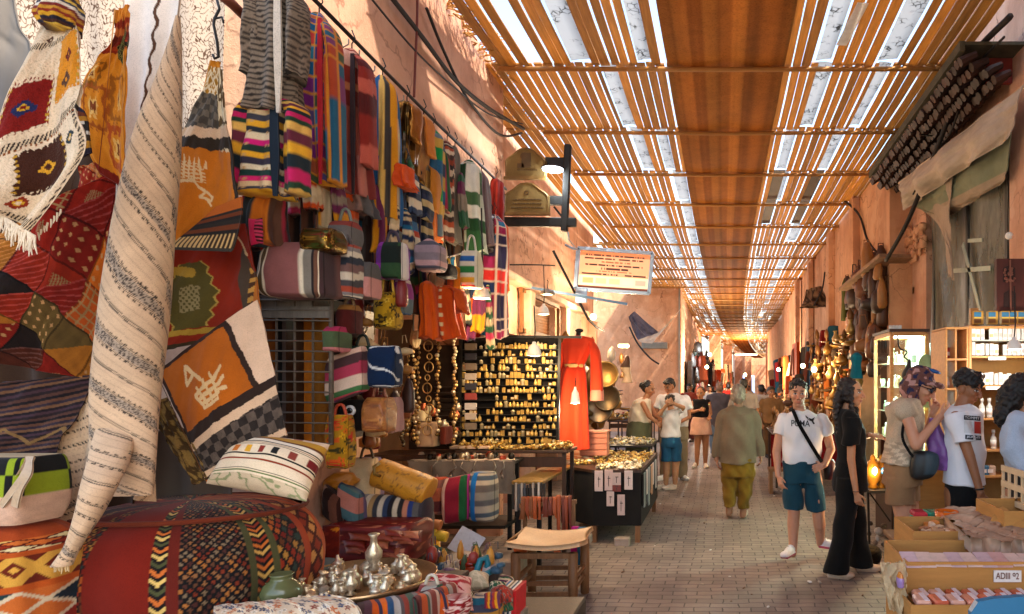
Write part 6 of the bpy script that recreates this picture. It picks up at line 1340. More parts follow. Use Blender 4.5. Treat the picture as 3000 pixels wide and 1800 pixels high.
q=Px(5.85);t=person('long haired woman in black top and wide black trousers, turned to the display cabinet',5.85,2055)
hd=Head(q(2056,950),R(68),R(2),1.04);mb=MB();hd.add(mb,True)
caps(mb,q(2050,978,.01),q(2044,1002),.048,.056);ell(mb,rows(q,[(2044,1000,16,.1),(2048,1020,27,.15),(2053,1050,31,.15),(2052,1100,29,.13),(2055,1140,36,.15)]))
caps(mb,q(2048,1015,-.17),q(2046,1105,-.18),.042,.036);caps(mb,q(2046,1105,-.18),q(2056,1180,-.2),.036,.025);hand(mb,q(2056,1180,-.2),(.25,0,-1),(-.6,-.8,0),.95,.55,1)
caps(mb,q(2055,1015,.16),q(2075,1062,.13),.042,.036);caps(mb,q(2075,1062,.13),q(2100,1052,.02),.035,.025);hand(mb,q(2100,1052,.02),(1,-.2,-.05),(.1,-.5,1),.95,.35,-1)
for a,b,c in (((2050,1140,-.06),(2050,1240,-.06),(2020,1372,-.04)),((2062,1140,.07),(2070,1240,.07),(2080,1368,.06))):caps(mb,q(*a),q(*b),.085,.058);caps(mb,q(*b),q(*c),.055,.035)
fuse('body',mb,.005,SKINM,t,skincol('#b8835f',hd,lips=hexc('#a04a48')),4);hd.hair(t,'#1c100a','long')
mb=MB();ell(mb,rows(q,[(2044,988,13,.07),(2044,997,22,.15),(2047,1012,30,.19),(2053,1040,36,.19),(2055,1070,36,.175),(2055,1100,34,.165),(2056,1125,36,.17)]),n=30)
mb.ball(q(2048,1012,-.15),.08,14,9);mb.tube([q(2048,1008,-.16),q(2046,1040,-.18),q(2045,1070,-.18)],[.078,.08,.08],16);mb.tube([q(2056,1010,.16),q(2068,1045,.15)],[.07,.075],14)
fuse('top',mb,.007,CLOTH,t,solid('#131211'),3,.007,13.,3.)
mb=MB();ell(mb,rows(q,[(2056,1112,34,.16),(2054,1140,41,.18),(2053,1165,42,.18),(2052,1185,42,.17)]),n=28)
for L in ([(2046,1150,30,.1,-.09),(2040,1210,27,.1,-.1),(2030,1290,25,.1,-.11),(2014,1375,29,.12,-.1)],[(2064,1150,27,.09,.09),(2070,1230,24,.1,.1),(2078,1310,24,.1,.11),(2086,1374,29,.12,.1)]):ell(mb,rows(q,L),n=24)
fuse('trousers',mb,.008,CLOTH,t,solid('#100f0e'),3,.005,11.,4.)
shoe(t,Vector((q(1996,0).x,5.75,0)),R(75),'#c9a98a','#b8977a',.25);shoe(t,Vector((q(2074,0).x,5.95,0)),R(82),'#c9a98a','#b8977a',.25)
mb=MB().setc('#1a1410');mb.tube([q(2055,1178,-.2)+Vector((.03*math.cos(a),.03*math.sin(a),0)) for a in np.linspace(0,6.28,16)],.003,5);mb.build('bracelet',PAINTED,t,True)
q=Px(5.0);t=person('woman in beige sleeveless blouse and tan shorts wearing a patterned cap with sunglasses',5.0,2190)
hd=Head(q(2222,935),R(62),R(22),1.1);mb=MB();hd.add(mb,True)
caps(mb,q(2208,962),q(2190,985),.05,.06);ell(mb,rows(q,[(2192,975,18,.1),(2186,1000,30,.15),(2188,1050,33,.15),(2180,1110,33,.14),(2178,1150,38,.16)]))
caps(mb,q(2172,992,-.17),q(2190,1068,-.24),.047,.04);caps(mb,q(2190,1068,-.24),q(2248,1005,-.2),.04,.027);hand(mb,q(2248,1005,-.2),(.8,.1,.55),(.3,-.9,-.3),1.,.8,1)
caps(mb,q(2215,1000,.15),q(2248,1060,.12),.045,.038);caps(mb,q(2248,1060,.12),q(2250,1000,-.02),.036,.026);hand(mb,q(2250,1000,-.02),(.3,-.3,.9),(.8,.5,0),.95,.8,-1)
for a,b,c in (((2168,1150,-.05),(2186,1285,-.05),(2172,1400,-.03)),((2192,1150,.08),(2208,1290,.08),(2196,1440,.1))):caps(mb,q(*a),q(*b),.1,.066);caps(mb,q(*b),q(b[0]-6,1330,b[2]+.02),.062,.064);caps(mb,q(b[0]-6,1330,b[2]+.02),q(*c),.062,.038)
fuse('body',mb,.005,SKINM,t,skincol('#c08868',hd),4)
mb=MB();b= lambda x,y,z,r:mb.ball(hd.w(x,y,z),r,16,10,hd.R)
b(0,-.02,.06,(.098,.11,.085));b(0,-.06,-.02,(.095,.085,.1));b(0,-.02,.1,(.08,.09,.05));mb.tube([hd.w(-.08,.03,.05),hd.w(-.05,.13,.055),hd.w(.05,.13,.055),hd.w(.08,.03,.05)],[.018,.02,.02,.018],8)
for sg in (-1,1):mb.tube([hd.w(sg*.085,-.02,0),hd.w(sg*.08,.0,-.08),hd.w(sg*.06,.03,-.17),hd.w(sg*.06,.04,-.27)],[.04,.045,.04,.015],8)
def capc(V):n_=fbm(V[:,0]*60,V[:,2]*70,2.)+fbm(V[:,1]*50,V[:,2]*30,4.);return np.where((n_>.5)[:,None],hexc('#b88a80'),np.where((n_<-.5)[:,None],hexc('#2a2a48'),hexc('#6a443c')))
fuse('patterned_cap',mb,.007,CLOTH,t,capc,2,.004,40.)
mb=MB();mb.setc('#161c2c')
for sg in (-1,1):mb.ball(hd.w(sg*.036,.092,.01),(.034,.012,.026),14,9,hd.R);mb.tube([hd.w(sg*.06,.09,.015),hd.w(sg*.088,.0,.015)],.004,5)
mb.tube([hd.w(-.036,.1,.014),hd.w(.036,.1,.014)],.005,5)
mb.build('sunglasses',GLOSS,t,True);MB().setc('#14508c').ball(hd.w(0,.05,.135),(.055,.05,.016),12,8,hd.R).build('cap_badge',GLOSS,t,True)
mb=MB();ell(mb,rows(q,[(2200,960,16,.1),(2192,968,30,.17),(2184,985,42,.2),(2186,1020,43,.2),(2186,1060,43,.19),(2180,1090,44,.18),(2172,1118,42,.19)]),n=30);mb.ball(q(2172,990,-.16),(.09,.075,.085),14,9)
fuse('blouse',mb,.007,KNIT,t, lambda V:np.ones((len(V),3))*hexc('#c0a98c')*(1+.22*np.sign(np.sin(V[:,2]*120)*np.sin(V[:,0]*70+3*np.sin(V[:,2]*30)))*(V[:,2]<1.25))[:,None],2,.006,18.,5.)
mb=MB();ell(mb,rows(q,[(2178,1100,36,.16),(2178,1130,44,.19),(2178,1170,47,.19)]),n=28);ell(mb,rows(q,[(2168,1150,35,.12,-.06),(2172,1213,36,.125,-.06)]));ell(mb,rows(q,[(2192,1150,30,.11,.08),(2198,1213,31,.115,.08)]))
fuse('shorts',mb,.007,CLOTH,t,solid('#8f6a48'),2,.006,9.,6.)
mb=MB();mb.setc('#100e0d');pp=cr([q(2190,965,-.1),q(2160,1040,-.22),(q(2172,1080,-.24)),q(2200,1112,-.24),q(2225,1130,-.22)],np.linspace(0,1,20))
for a,b_ in zip(pp[:-1],pp[1:]):mb.bar(Vector(a),Vector(b_),.02,.006,up=(0,-1,0))
mb.build('bag_strap',CLOTH,t)
o=loft('cross_bag',[(2232,1090,14,.03,4.78),(2234,1098,30,.06,4.78),(2232,1125,34,.07,4.78),(2226,1150,26,.06,4.78),(2220,1158,12,.03,4.78)],LEATHER, lambda u,v:where((u>.02)&(u<.27)&(v<.66),full(u,hexc('#2f4048')),full(u,hexc('#17191a'))),None,40,30,power=2.6);tag(o,'round black and slate shoulder bag at the hip of the woman in the cap','bag')
o=loft('plastic_bag',[(2252,1010,8,.03,4.85),(2258,1040,16,.06,4.85),(2266,1080,26,.09,4.85),(2274,1110,30,.1,4.85),(2276,1134,24,.07,4.85)],M('violet_film','#8a5a9c',.3,var=.25,transl=.3), lambda u,v:full(u,hexc('#9a70a8')),None,40,40,folds=5,famp=.1,crumple=.08);tag(o,'violet plastic bag held by the woman in the cap','plastic bag')
q=Px(4.8);t=person('young man in white T-shirt with a flag print, looking down at the shelves',4.8,2325)
hd=Head(q(2336,938),R(52),R(20),1.0);mb=MB();hd.add(mb)
caps(mb,q(2330,965),q(2322,990),.055,.064);ell(mb,rows(q,[(2322,985,22,.1),(2322,1010,40,.15),(2326,1060,38,.15),(2326,1160,38,.13),(2326,1200,40,.14)]))
caps(mb,q(2292,1006,-.14),q(2318,1098,-.2),.046,.038);caps(mb,q(2318,1098,-.2),q(2337,1178,-.24),.037,.026);hand(mb,q(2337,1178,-.24),(.15,0,-1),(-.1,-1,0),1.,.45,1)
caps(mb,q(2356,1008,.14),q(2372,1100,.1),.046,.038);caps(mb,q(2372,1100,.1),q(2368,1175,.0),.036,.026);hand(mb,q(2368,1175,0),(.1,-.2,-1),(1,-.2,0),1.,.5,-1)
for a,b in (((2310,1190),(2312,1330)),((2344,1190),(2346,1330))):caps(mb,q(*a),q(*b),.09,.06);caps(mb,q(*b),q(b[0],1470),.06,.04)
fuse('body',mb,.005,SKINM,t,skincol('#8f5c3c',hd),4);hd.hair(t,'#0c0a09','curly')
mb=MB();ell(mb,rows(q,[(2324,978,16,.08),(2322,986,32,.12),(2323,1000,44,.17),(2326,1030,47,.175),(2327,1080,46,.165),(2328,1130,47,.16),(2328,1168,48,.165)]),n=32)
mb.tube([q(2294,1000,-.13),q(2299,1030,-.17),q(2305,1062,-.19)],[.072,.08,.082],16);mb.tube([q(2354,1000,.13),q(2362,1050,.13)],[.07,.08],14)
sh=fuse('shirt',mb,.007,SATIN,t,solid('#d8d6d8',.02),3,.007,13.,7.)
V,Fc,Cc=[],[],[]
quadgrid(2328,1003,2368,1014,8,3,'#1c1f2a',V,Fc,Cc,.08);quadgrid(2328,1017,2352,1046,6,5,'#c8c8c8',V,Fc,Cc,.08);quadgrid(2353,1018,2369,1047,4,5,'#a8281a',V,Fc,Cc,.08);quadgrid(2331,1050,2370,1061,8,3,'#1c1f2a',V,Fc,Cc,.08)
decal(sh,'flag_print',V,Fc,Cc,PAINTED,sh,q,.006);V,Fc,Cc=[],[],[];text2('TOMMY',2330,1005.5,2366,1012,'#d8d8d8',V,Fc,Cc,.06,0);text2('JEANS',2334,1052.5,2367,1059,'#d8d8d8',V,Fc,Cc,.06,0);decal(sh,'print_lettering',V,Fc,Cc,PAINTED,sh,q,.010)
mb=MB();ell(mb,rows(q,[(2328,1155,42,.15),(2328,1190,44,.16),(2328,1220,44,.15)]),n=26)
for a in (2310,2346):ell(mb,rows(q,[(a,1200,25,.11),(a,1330,22,.1),(a,1470,20,.09)]))
fuse('trousers',mb,.008,CLOTH,t,solid('#121212'),3,.004,12.);shoe(t,Vector((q(2305,0).x,4.82,0)),R(60),'#d8d4d0','#c8c0b8');shoe(t,Vector((q(2346,0).x,4.9,0)),R(60),'#d8d4d0','#c8c0b8')
mb=MB().setc('#0c0c0e');mb.tube([q(2334,1168,-.235)+Vector((.032*math.cos(a),.032*math.sin(a),.004*math.cos(a))) for a in np.linspace(0,6.28,18)],.006,5);mb.build('wristband',PAINTED,t,True)
mb=MB();mb.setc('#101010')
for sg in (-1,1):mb.ball(hd.w(sg*.034,.07,.115),(.03,.01,.022),12,8,hd.R)
mb.tube([hd.w(-.034,.072,.118),hd.w(.034,.072,.118)],.005,5);mb.build('sunglasses',GLOSS,t,True)
q=Px(4.4);t=person('dark haired woman in a pale blue shirt slipping off her shoulders, at the picture edge',4.4,2470)
hd=Head(q(2478,955),R(80),R(14),1.0);mb=MB();hd.add(mb,True)
caps(mb,q(2476,980),q(2472,1006),.045,.055);ell(mb,rows(q,[(2474,1000,22,.09),(2474,1020,40,.15),(2474,1060,36,.13),(2474,1140,34,.12),(2474,1200,40,.15)]))
caps(mb,q(2436,1022,-.1),q(2432,1100,-.15),.042,.036);caps(mb,q(2432,1100,-.15),q(2490,1130,-.25),.036,.026)
for a in (2456,2490):caps(mb,q(a,1200),q(a,1360),.09,.06);caps(mb,q(a,1360),q(a,1525),.06,.04)
fuse('body',mb,.006,SKINM,t,skincol('#b07a58',hd),4);hd.hair(t,'#0f0b09','big')
mb=MB();ell(mb,rows(q,[(2474,1045,40,.15),(2474,1100,40,.15),(2474,1140,42,.16)]));mb.tube([q(2450,1000,-.12),q(2428,1030,-.14),q(2424,1080,-.17),q(2440,1120,-.2),q(2480,1142,-.26)],[.05,.085,.085,.08,.07],14);mb.tube([q(2500,1004,-.1),q(2515,1060,-.1)],[.06,.08],12)
fuse('shirt',mb,.008,CLOTH,t,solid('#a8b4c4'),3,.008,15.,8.)
mb=MB();ell(mb,rows(q,[(2474,1135,42,.15),(2474,1200,46,.17),(2474,1330,50,.18),(2474,1420,52,.18)]));fuse('skirt',mb,.01,CLOTH,t,solid('#3a3430'),3,.006)
mb=MB().setc('#2a1a12');mb.tube([q(2452,995,-.13),q(2470,1020,-.16),q(2478,1045,-.17)],.006,5);mb.build('shoulder_strap',CLOTH,t,True)
q=Px(8.2);t=person('old man seen from behind in olive grey jacket and ochre trousers, walking away',8.2,1782)
hd=Head(q(1783,956),R(176),0,1.2);mb=MB();hd.add(mb)
caps(mb,q(1783,980),q(1782,998),.06,.07);ell(mb,rows(q,[(1782,995,20,.08),(1782,1020,32,.1),(1782,1110,34,.11),(1782,1140,38,.12)]))
caps(mb,q(1733,1085),q(1730,1110,-.02),.035,.03);hand(mb,q(1731,1106,-.02),(.05,-.1,-1),(-1,0,0),1.05,.6,-1);caps(mb,q(1838,1080),q(1838,1104,-.02),.035,.03);hand(mb,q(1838,1098,-.02),(0,-.1,-1),(1,0,0),1.0,.6,1)
for a,c in ((1765,(1760,1240)),(1800,(1794,1245))):caps(mb,q(a,1140),q(a-1,1190),.08,.06);caps(mb,q(a-1,1190),q(*c),.06,.04)
fuse('body',mb,.007,SKINM,t,skincol('#8a604a',hd),4);hd.hair(t,'#8a7868','grey')
mb=MB();ell(mb,rows(q,[(1782,982,16,.08),(1782,989,28,.11),(1782,1000,40,.14),(1782,1030,43,.165),(1782,1070,44,.17),(1782,1118,47,.175)]),n=32)
for L in ([(1749,1003),(1739,1030),(1734,1070),(1733,1104)],[(1815,1003),(1826,1030),(1832,1070),(1834,1102)]):mb.tube([q(*a) for a in L],[.075,.078,.07,.058],16);mb.ball(q(*L[0]),.075,14,9)
fuse('jacket',mb,.009,CLOTH,t,solid('#6e5e4c',.05),3,.012,9.,9.)
mb=MB();ell(mb,rows(q,[(1782,1108,42,.15),(1782,1135,42,.16),(1781,1150,41,.15)]),n=26);ell(mb,rows(q,[(1764,1140,23,.11),(1763,1190,17,.1),(1761,1222,14,.08,-.05)]));ell(mb,rows(q,[(1799,1140,23,.11),(1798,1190,17,.1),(1795,1229,14,.08)]))
fuse('trousers',mb,.008,CLOTH,t,solid('#6f5216',.12),3,.009,16.,10.)
shoe(t,Vector((q(1761,0).x,8.2,.03)),R(178),'#d0bca4','#8a6a50',.28);shoe(t,Vector((q(1795,0).x,8.28,0)),R(172),'#d0c0b0','#c8b8a8',.28)
def simple(label,Y,xc,head,yaw,pitch,hs,skin,hairc,hairk,torso,topc,arms,sleeves,lower,lowc,legs,shoes,vox=.01,lower_legs=None,group=None,wr=.006,topname='top',lowname='skirt'):
 q=Px(Y);t=person(label,Y,xc,group);hd=Head(q(*head),R(yaw),R(pitch),hs);mb=MB();hd.add(mb)
 x,y,w,d,*r=torso[0];caps(mb,q(head[0],head[1]+.07*hs*F/Y),q(x,y+8),.05,.06);ell(mb,rows(q,[(a,b,c*.85,d_*.85,*r_) for a,b,c,d_,*r_ in torso]))
 for A in arms:
  pts=[q(*a) for a in A];caps(mb,pts[0],pts[1],.046,.04);caps(mb,pts[1],pts[2],.038,.027);dd=pts[2]-pts[1];hand(mb,pts[2],dd.normalized(),(0,-1,.3),.95,.7)
 for L in legs:
  pts=[q(*a) for a in L];caps(mb,pts[0],pts[1],.085,.058);caps(mb,pts[1],pts[1].lerp(pts[2],.4),.056,.056);caps(mb,pts[1].lerp(pts[2],.4),pts[2],.054,.036)
 fuse('body',mb,vox*.75,SKINM,t,skincol(skin,hd),3);hd.hair(t,hairc,hairk,vox)
 mb=MB();ell(mb,rows(q,torso),n=28)
 for A,k in sleeves:pts=[q(*a) for a in A];mb.tube([pts[0],pts[0].lerp(pts[1],.5),pts[1]],[k*.9,k,k],14);mb.ball(pts[0],k*.9,12,8)
 fuse(topname,mb,vox,CLOTH,t,solid(topc),3,wr,14.,xc)
 mb=MB()
 for L in lower:ell(mb,rows(q,L),n=26)
 fuse(lowname,mb,vox,CLOTH,t,solid(lowc),3,wr*.7,12.,xc)
 for (x,dy,yw,c) in shoes:shoe(t,Vector((q(x,0).x,Y+dy,0)),R(yw),c,c,.25)
 return t
simple('woman in cream sleeveless top and long olive skirt bending over the jewellery',10.7,1545,(1566,940),75,18,1.05,'#a8704c','#14100e','bun',[(1556,962,10,.08),(1552,968,20,.14),(1548,985,26,.17),(1546,1005,27,.18),(1545,1022,28,.18)],'#d8c4a8',[((1556,975,-.16),(1572,1005,-.2),(1588,1018,-.2)),((1566,975,.15),(1580,1005,.1),(1594,1012,0))],[],[[(1545,1016,27,.18),(1543,1040,31,.2),(1541,1092,31,.22),(1543,1155,30,.22)]],'#5c5a40',[((1536,1090),(1536,1130),(1536,1168)),((1552,1090),(1552,1130),(1552,1168))],[(1536,0,60,'#3a2a20'),(1553,.05,70,'#3a2a20')])
simple('tall man in white T-shirt and khaki trousers looking down beside the woman in olive',11.6,1622,(1617,934),-40,24,1.08,'#a06a48','#0f0c0a','short',[(1622,950,12,.08),(1624,955,28,.13),(1627,968,38,.17),(1628,1000,36,.17),(1628,1030,35,.17)],'#d8d0cc',[((1592,966),(1584,1000,-.1),(1596,1015,-.25)),((1660,968),(1664,1008,-.05),(1645,1018,-.2))],[(((1596,963),(1588,988,-.05)),.085),(((1656,964),(1664,990)),.085)],[[(1628,1024,33,.16),(1628,1050,35,.17),(1628,1062,35,.16)],[(1611,1055,18,.11),(1608,1152,15,.1)],[(1645,1055,17,.11),(1646,1152,14,.1)]],'#8c7a60',[((1611,1060),(1610,1105),(1608,1155)),((1645,1060),(1645,1105),(1646,1155))],[(1604,-.1,-50,'#e0dcd8'),(1648,0,30,'#e0dcd8')],lowname='trousers',topname='shirt')
simple('child in white shirt and blue shorts with arms raised to the face',10.5,1622,(1619,972),165,0,.95,'#b07c58','#120e0c','short',[(1622,988,9,.07),(1623,992,19,.1),(1622,1010,22,.12),(1620,1035,23,.12),(1620,1056,24,.13)],'#cfc6be',[((1605,994),(1594,1000,-.12),(1612,978,-.15)),((1640,994),(1650,985,-.05),(1628,974,-.16))],[(((1607,994),(1597,1000,-.08)),.06),(((1638,994),(1648,988,-.04)),.06)],[[(1621,1050,23,.12),(1621,1072,24,.13),(1621,1080,24,.12)],[(1610,1072,13.5,.1),(1610,1114,13.5,.1)],[(1633,1072,13.5,.1),(1633,1114,13.5,.1)]],'#1f4a66',[((1611,1085),(1610,1125),(1608,1168)),((1633,1085),(1632,1125),(1630,1168))],[(1603,0,-70,'#c8b09a'),(1630,0,-60,'#c8b09a')],lowname='shorts',topname='shirt')
simple('woman in black top and pale pink skirt walking towards the viewer',13.3,1694,(1692,951),-15,10,1.05,'#a87450','#3a261a','bun',[(1692,964,9,.07),(1692,969,18,.11),(1693,985,22,.14),(1693,1012,20,.13)],'#141316',[((1675,972),(1672,995,-.05),(1690,990,-.22)),((1711,972),(1716,1000,-.05),(1714,1005,-.2))],[(((1677,971),(1674,985)),.06),(((1709,971),(1713,985)),.06)],[[(1693,1008,20,.14),(1693,1025,25,.17),(1693,1050,27,.18)]],'#d8a890',[((1686,1045),(1684,1080),(1683,1122)),((1703,1045),(1704,1080),(1703,1125))],[(1680,0,-10,'#d8c8b8'),(1704,-.1,10,'#d8c8b8')])
simple('person from behind in pink collar and slate jersey beside the old man',15.5,1735,(1738,938),180,0,1.1,'#a87450','#8a6a5a','short',[(1736,950,12,.1),(1736,955,24,.15),(1736,972,28,.19),(1735,1000,27,.19),(1735,1030,26,.19)],'#4a4650',[((1712,965),(1708,990),(1710,1010)),((1760,965),(1764,990),(1762,1010))],[(((1714,962),(1709,990)),.1),(((1758,962),(1763,990)),.1)],[[(1735,1020,25,.18),(1735,1050,26,.18)],[(1726,1045,13,.11),(1726,1095,11,.1)],[(1745,1045,13,.11),(1745,1095,11,.1)]],'#5a6a7c',[((1727,1050),(1727,1075),(1727,1096)),((1744,1050),(1744,1075),(1744,1096))],[(1726,0,180,'#3a2a20'),(1745,0,180,'#3a2a20')],lowname='trousers',topname='jersey')
far=[('distant man in grey shirt beyond the old man, black hair showing over him',13.0,1796,932,178,'#8a8078','#2a2a30','#0e0c0b'),('distant woman in rust dress among the far stalls',19,1665,938,-20,'#8a3a28','#5a2a20','#1a120e'),('distant man in a pale shirt near the dark hanging goods',22,1712,940,10,'#c8b8a8','#4a4a50','#1a120e'),('distant man in a red jersey at the far stalls',27,1760,936,170,'#9c2418','#2a2a34','#1a120e'),('distant person in pale djellaba below the blue doorway',34,1808,938,0,'#c8b498','#b8a488','#2a1c14'),('seated trader in a brown djellaba among the brass goods',15,1862,948,20,'#7a5a3a','#5a4430','#3a2a20'),('distant person in white top at the brass stall',17,1838,942,200,'#d0c4b8','#3a3a44','#1a120e')]
for lab,Y,x,hy,yaw,tc,lc,hc in far:
 k=1600/Y/100;g= lambda m:1690-m
 X= lambda cm:x+cm*k
 Z= lambda z:CY+(EYE-z)*F/Y
 hz=EYE-(hy-CY)*Y/F;hz=min(max(hz,1.4),1.7);o_=hz-1.6
 simple(lab,Y,x,(x,Z(hz)),yaw,5,1.05,'#9a6a4a',hc,'short',[(x,Z(1.48+o_),8*k,.08),(x,Z(1.45+o_),17*k,.11),(x,Z(1.35+o_),21*k,.15),(x,Z(1.1+o_),20*k,.15),(x,Z(.9+o_),21*k,.16)],tc,[((X(-21),Z(1.38+o_)),(X(-26),Z(1.1+o_)),(X(-22),Z(.9+o_),-.1)),((X(21),Z(1.38+o_)),(X(26),Z(1.1+o_)),(X(22),Z(.9+o_),-.1))],[(((X(-19),Z(1.4+o_)),(X(-25),Z(1.15+o_))),.075),(((X(19),Z(1.4+o_)),(X(25),Z(1.15+o_))),.075)],[[(x,Z(.95+o_),20*k,.15),(x,Z(.8),21*k,.16)],[(X(-9),Z(.85),11*k,.1),(X(-10),Z(.08),9*k,.08)],[(X(9),Z(.85),11*k,.1),(X(10),Z(.08),9*k,.08)]],lc,[((X(-9),Z(.85)),(X(-10),Z(.48)),(X(-10),Z(.08))),((X(9),Z(.85)),(X(10),Z(.48)),(X(10),Z(.08)))],[(X(-10),0,yaw,'#2a201a'),(X(10),0,yaw,'#2a201a')],vox=.016,lowname='trousers',topname='shirt')
SGY=7.2
br=thing('sign_bracket','black iron wall bracket with an upright post above the jewellery stall','bracket',P(1300,540,SGY))
mb=MB();mb.bar(P(1190,536,SGY),P(1392,538,SGY),.05,.1,bev=.01);mb.build('arm',BLACKM,br);MB().bar(P(1372,350,SGY),P(1363,560,SGY),.06,.075,bev=.01).build('post',BLACKM,br)
MB().bar(P(1322,485,SGY),P(1362,486,SGY),.05,.095).build('arm',BLACKM,br);MB().bar(P(1338,500,SGY+.02),P(1362,530,SGY+.02),.02).build('brace',BLACKM,br);MB().bar(P(1318,395,SGY+.03),P(1368,396,SGY+.03),.05,.12).build('lamp_arm',BLACKM,br)
PLQ=M('ochre_painted_wood','#6f5a36',.9,var=.3,scale=5,bscale=50,spec=.08)
def plaque(label,x0,x1,y0,y1,Y,seedling):
 t=thing('wooden_plaque',label,'sign',P((x0+x1)/2,y1,Y));w=x1-x0;m=(x0+x1)/2;h=y1-y0
 pts=[(x0,y1),(x1,y1),(x1,y0+h*.42),(x1-w*.06,y0+h*.33)]+[(m+w*.3,y0+h*.2),(m+w*.22,y0+h*.1),(m+w*.13,y0+h*.02),(m,y0),(m-w*.13,y0+h*.02),(m-w*.22,y0+h*.1),(m-w*.3,y0+h*.2)]+[(x0+w*.06,y0+h*.33),(x0,y0+h*.42)]
 _m=MB().prism([P(a,b,Y) for a,b in pts],(0,.05,0));bd_=_m.build('board',PLQ,t,col=False)
 mb=MB();mb.bar(P(x0-2,y1+1,Y-.01),P(x1+2,y1+1,Y-.01),.05,.03)
 mb.tube([P(a+(m-a)*.06,b+(y0+h*.6-b)*.06,Y-.004) for a,b in pts+pts[:1]],.006,5);mb.build('moulding',M('dark_ochre_edge','#6a4c1e',.6),t,col=False)
 mb=MB().setc('#4a3414')
 if seedling:
  mb.box(P(m+2,y0+h*.42,Y-.004),(.1,.006,.16));mb.box(P(m-12,y0+h*.6,Y-.004),(.07,.006,.05));mb.ball(P(m-2,y0+h*.28,Y-.003),(.05,.006,.04),10,6)
  for i in range(10):mb.box(P(m-18+i*5,y0+h*.74,Y-.004),(.014,.006,.01))
 else:
  mb.lathe([(.026,-.003),(.026,.004),(.018,.004),(.016,-.003)],P(m,y0+h*.33,Y-.002),14,tilt=Matrix.Rotation(R(90),3,'X'))
  for j,(a,b) in enumerate(((.2,.84),(.2,.82),(.16,.86))):
   x=x0+w*a
   while x<x0+w*b:l_=random.uniform(2,8);mb.box(P(x+l_/2,y0+h*(.55+.13*j)+random.uniform(-.5,.5),Y-.004),(l_*Y/F,.006,.009));x+=l_+1.4
 mb.build('lettering',PAINTED,bd_)
plaque('upper ochre wooden plaque with an arched top and dark emblem',1220,1318,357,430,SGY-.06,True);plaque('lower ochre wooden plaque with three lines of writing',1217,1326,441,516,SGY-.06,False)
EMW= lambda n,c,s:M(n,c,.4,emit=c,estr=s,var=.02,bump=0)
LENS_C,LENS_W=EMW('lamp_lens_cool','#e8f4ff',4.),EMW('lamp_bulb_warm','#ffd9a0',4.)
def light(name,p,e,col,r=.05):
 l=bpy.data.lights.new(name,'POINT');l.energy=e;l.color=col;l.shadow_soft_size=r;o=bpy.data.objects.new(name,l);COL.objects.link(o);o.location=p;return o
WARM,COOL=(1,.72,.42),(.85,.95,1)
t=thing('sign_lamp','round cool white lamp on the bracket post beside the upper plaque','lamp',P(1335,413,SGY-.1));c=P(1335,409,SGY-.1)
MB().lathe([(.02,.05),(.05,.04),(.115,.01),(.122,0),(.115,.002)][::-1],c,24).build('shade',BLACKM,t,True,col=False);MB().lathe([(.105,-.012),(.11,0),(.01,.001)],c,24).build('lens',LENS_C,t,True,col=False);light('sign_lamp_light',c+Vector((0,0,-.12)),4,COOL)
def pendant(label,x,y,Y,w,h,lit=True,col='white',cord=None,e=14,tint=WARM):
 t=thing('pendant_lamp',label,'lamp',P(x,y,Y),'pendant lamps');c=P(x,y,Y);r=w*Y/F;H=h*Y/F
 _m=MB().lathe([(r,0),(r*1.0,H*.18),(r*.75,H*.62),(r*.3,H*.85),(r*.22,H),(r*.1,H*1.02),(r*.1,H*.9),(r*.65,H*.5),(r*.93,.005)],c,26);sh_=_m.build('shade',WHITEM if col=='white' else GREYM,t,True,col=False)
 MB().tube([c+Vector((0,0,H)),c+Vector((.01,0,H+.1)),c+Vector((0,0,H+(cord or .35)))],.006,5).build('cord',WIRE,t,True,col=False)
 if lit:MB().lathe([(.01,-.005),(r*.55,0),(r*.6,H*.2),(.01,H*.4)],c,18).build('bulb',LENS_W,sh_,True,col=False);light('pendant_light',c+Vector((0,0,-.07)),e,tint)
pendant('grey white pendant lamp glowing over the orange tunics',1163,722,5.2,20,34,cord=.6)
pendant('small white pendant lamp in front of the shutter',1313,760,8.6,13,26,cord=.5,e=8);pendant('white pendant lamp hanging before the jewellery board',1290,860,6.4,17,34,cord=.35,e=5);pendant('small white pendant lamp hanging low in front of the red robe',1389,975,7.0,11,40,cord=.05,e=9)
pendant('cool steel lamp hung on the blue bracket beneath the lit sign',1322,712,9.0,19,14,col='steel',cord=.12,e=10)
t=thing('lit_sign','slanting orange lit sign board with a pale blue frame and rows of writing','sign',P(1483,712,9.5));SY_=9.5
def sp(u,v,d=0):a,b,c,e=P(1397,600,SY_),P(1577,613,SY_),P(1568,710,SY_),P(1390,698,SY_);p=a*(1-u)*(1-v)+b*u*(1-v)+c*u*v+e*(1-u)*v;return p+Vector((0,d,0))
mb=MB().prism([sp(0,0),sp(0,1),sp(1,1),sp(1,0)],(0,.08,0));sc_=mb.build('sign_case',M('pale_blue_metal','#a8c4e4',.35,var=.06),t,col=False)
g=NG('lit_sign_face');at=g.n('ShaderNodeVertexColor',layer_name='Col');g.l(at.outputs[0],g.b.inputs['Base Color']);g.l(at.outputs[0],g.b.inputs['Emission Color']);g.b.inputs['Emission Strength'].default_value=.34;SIGNF=g.m
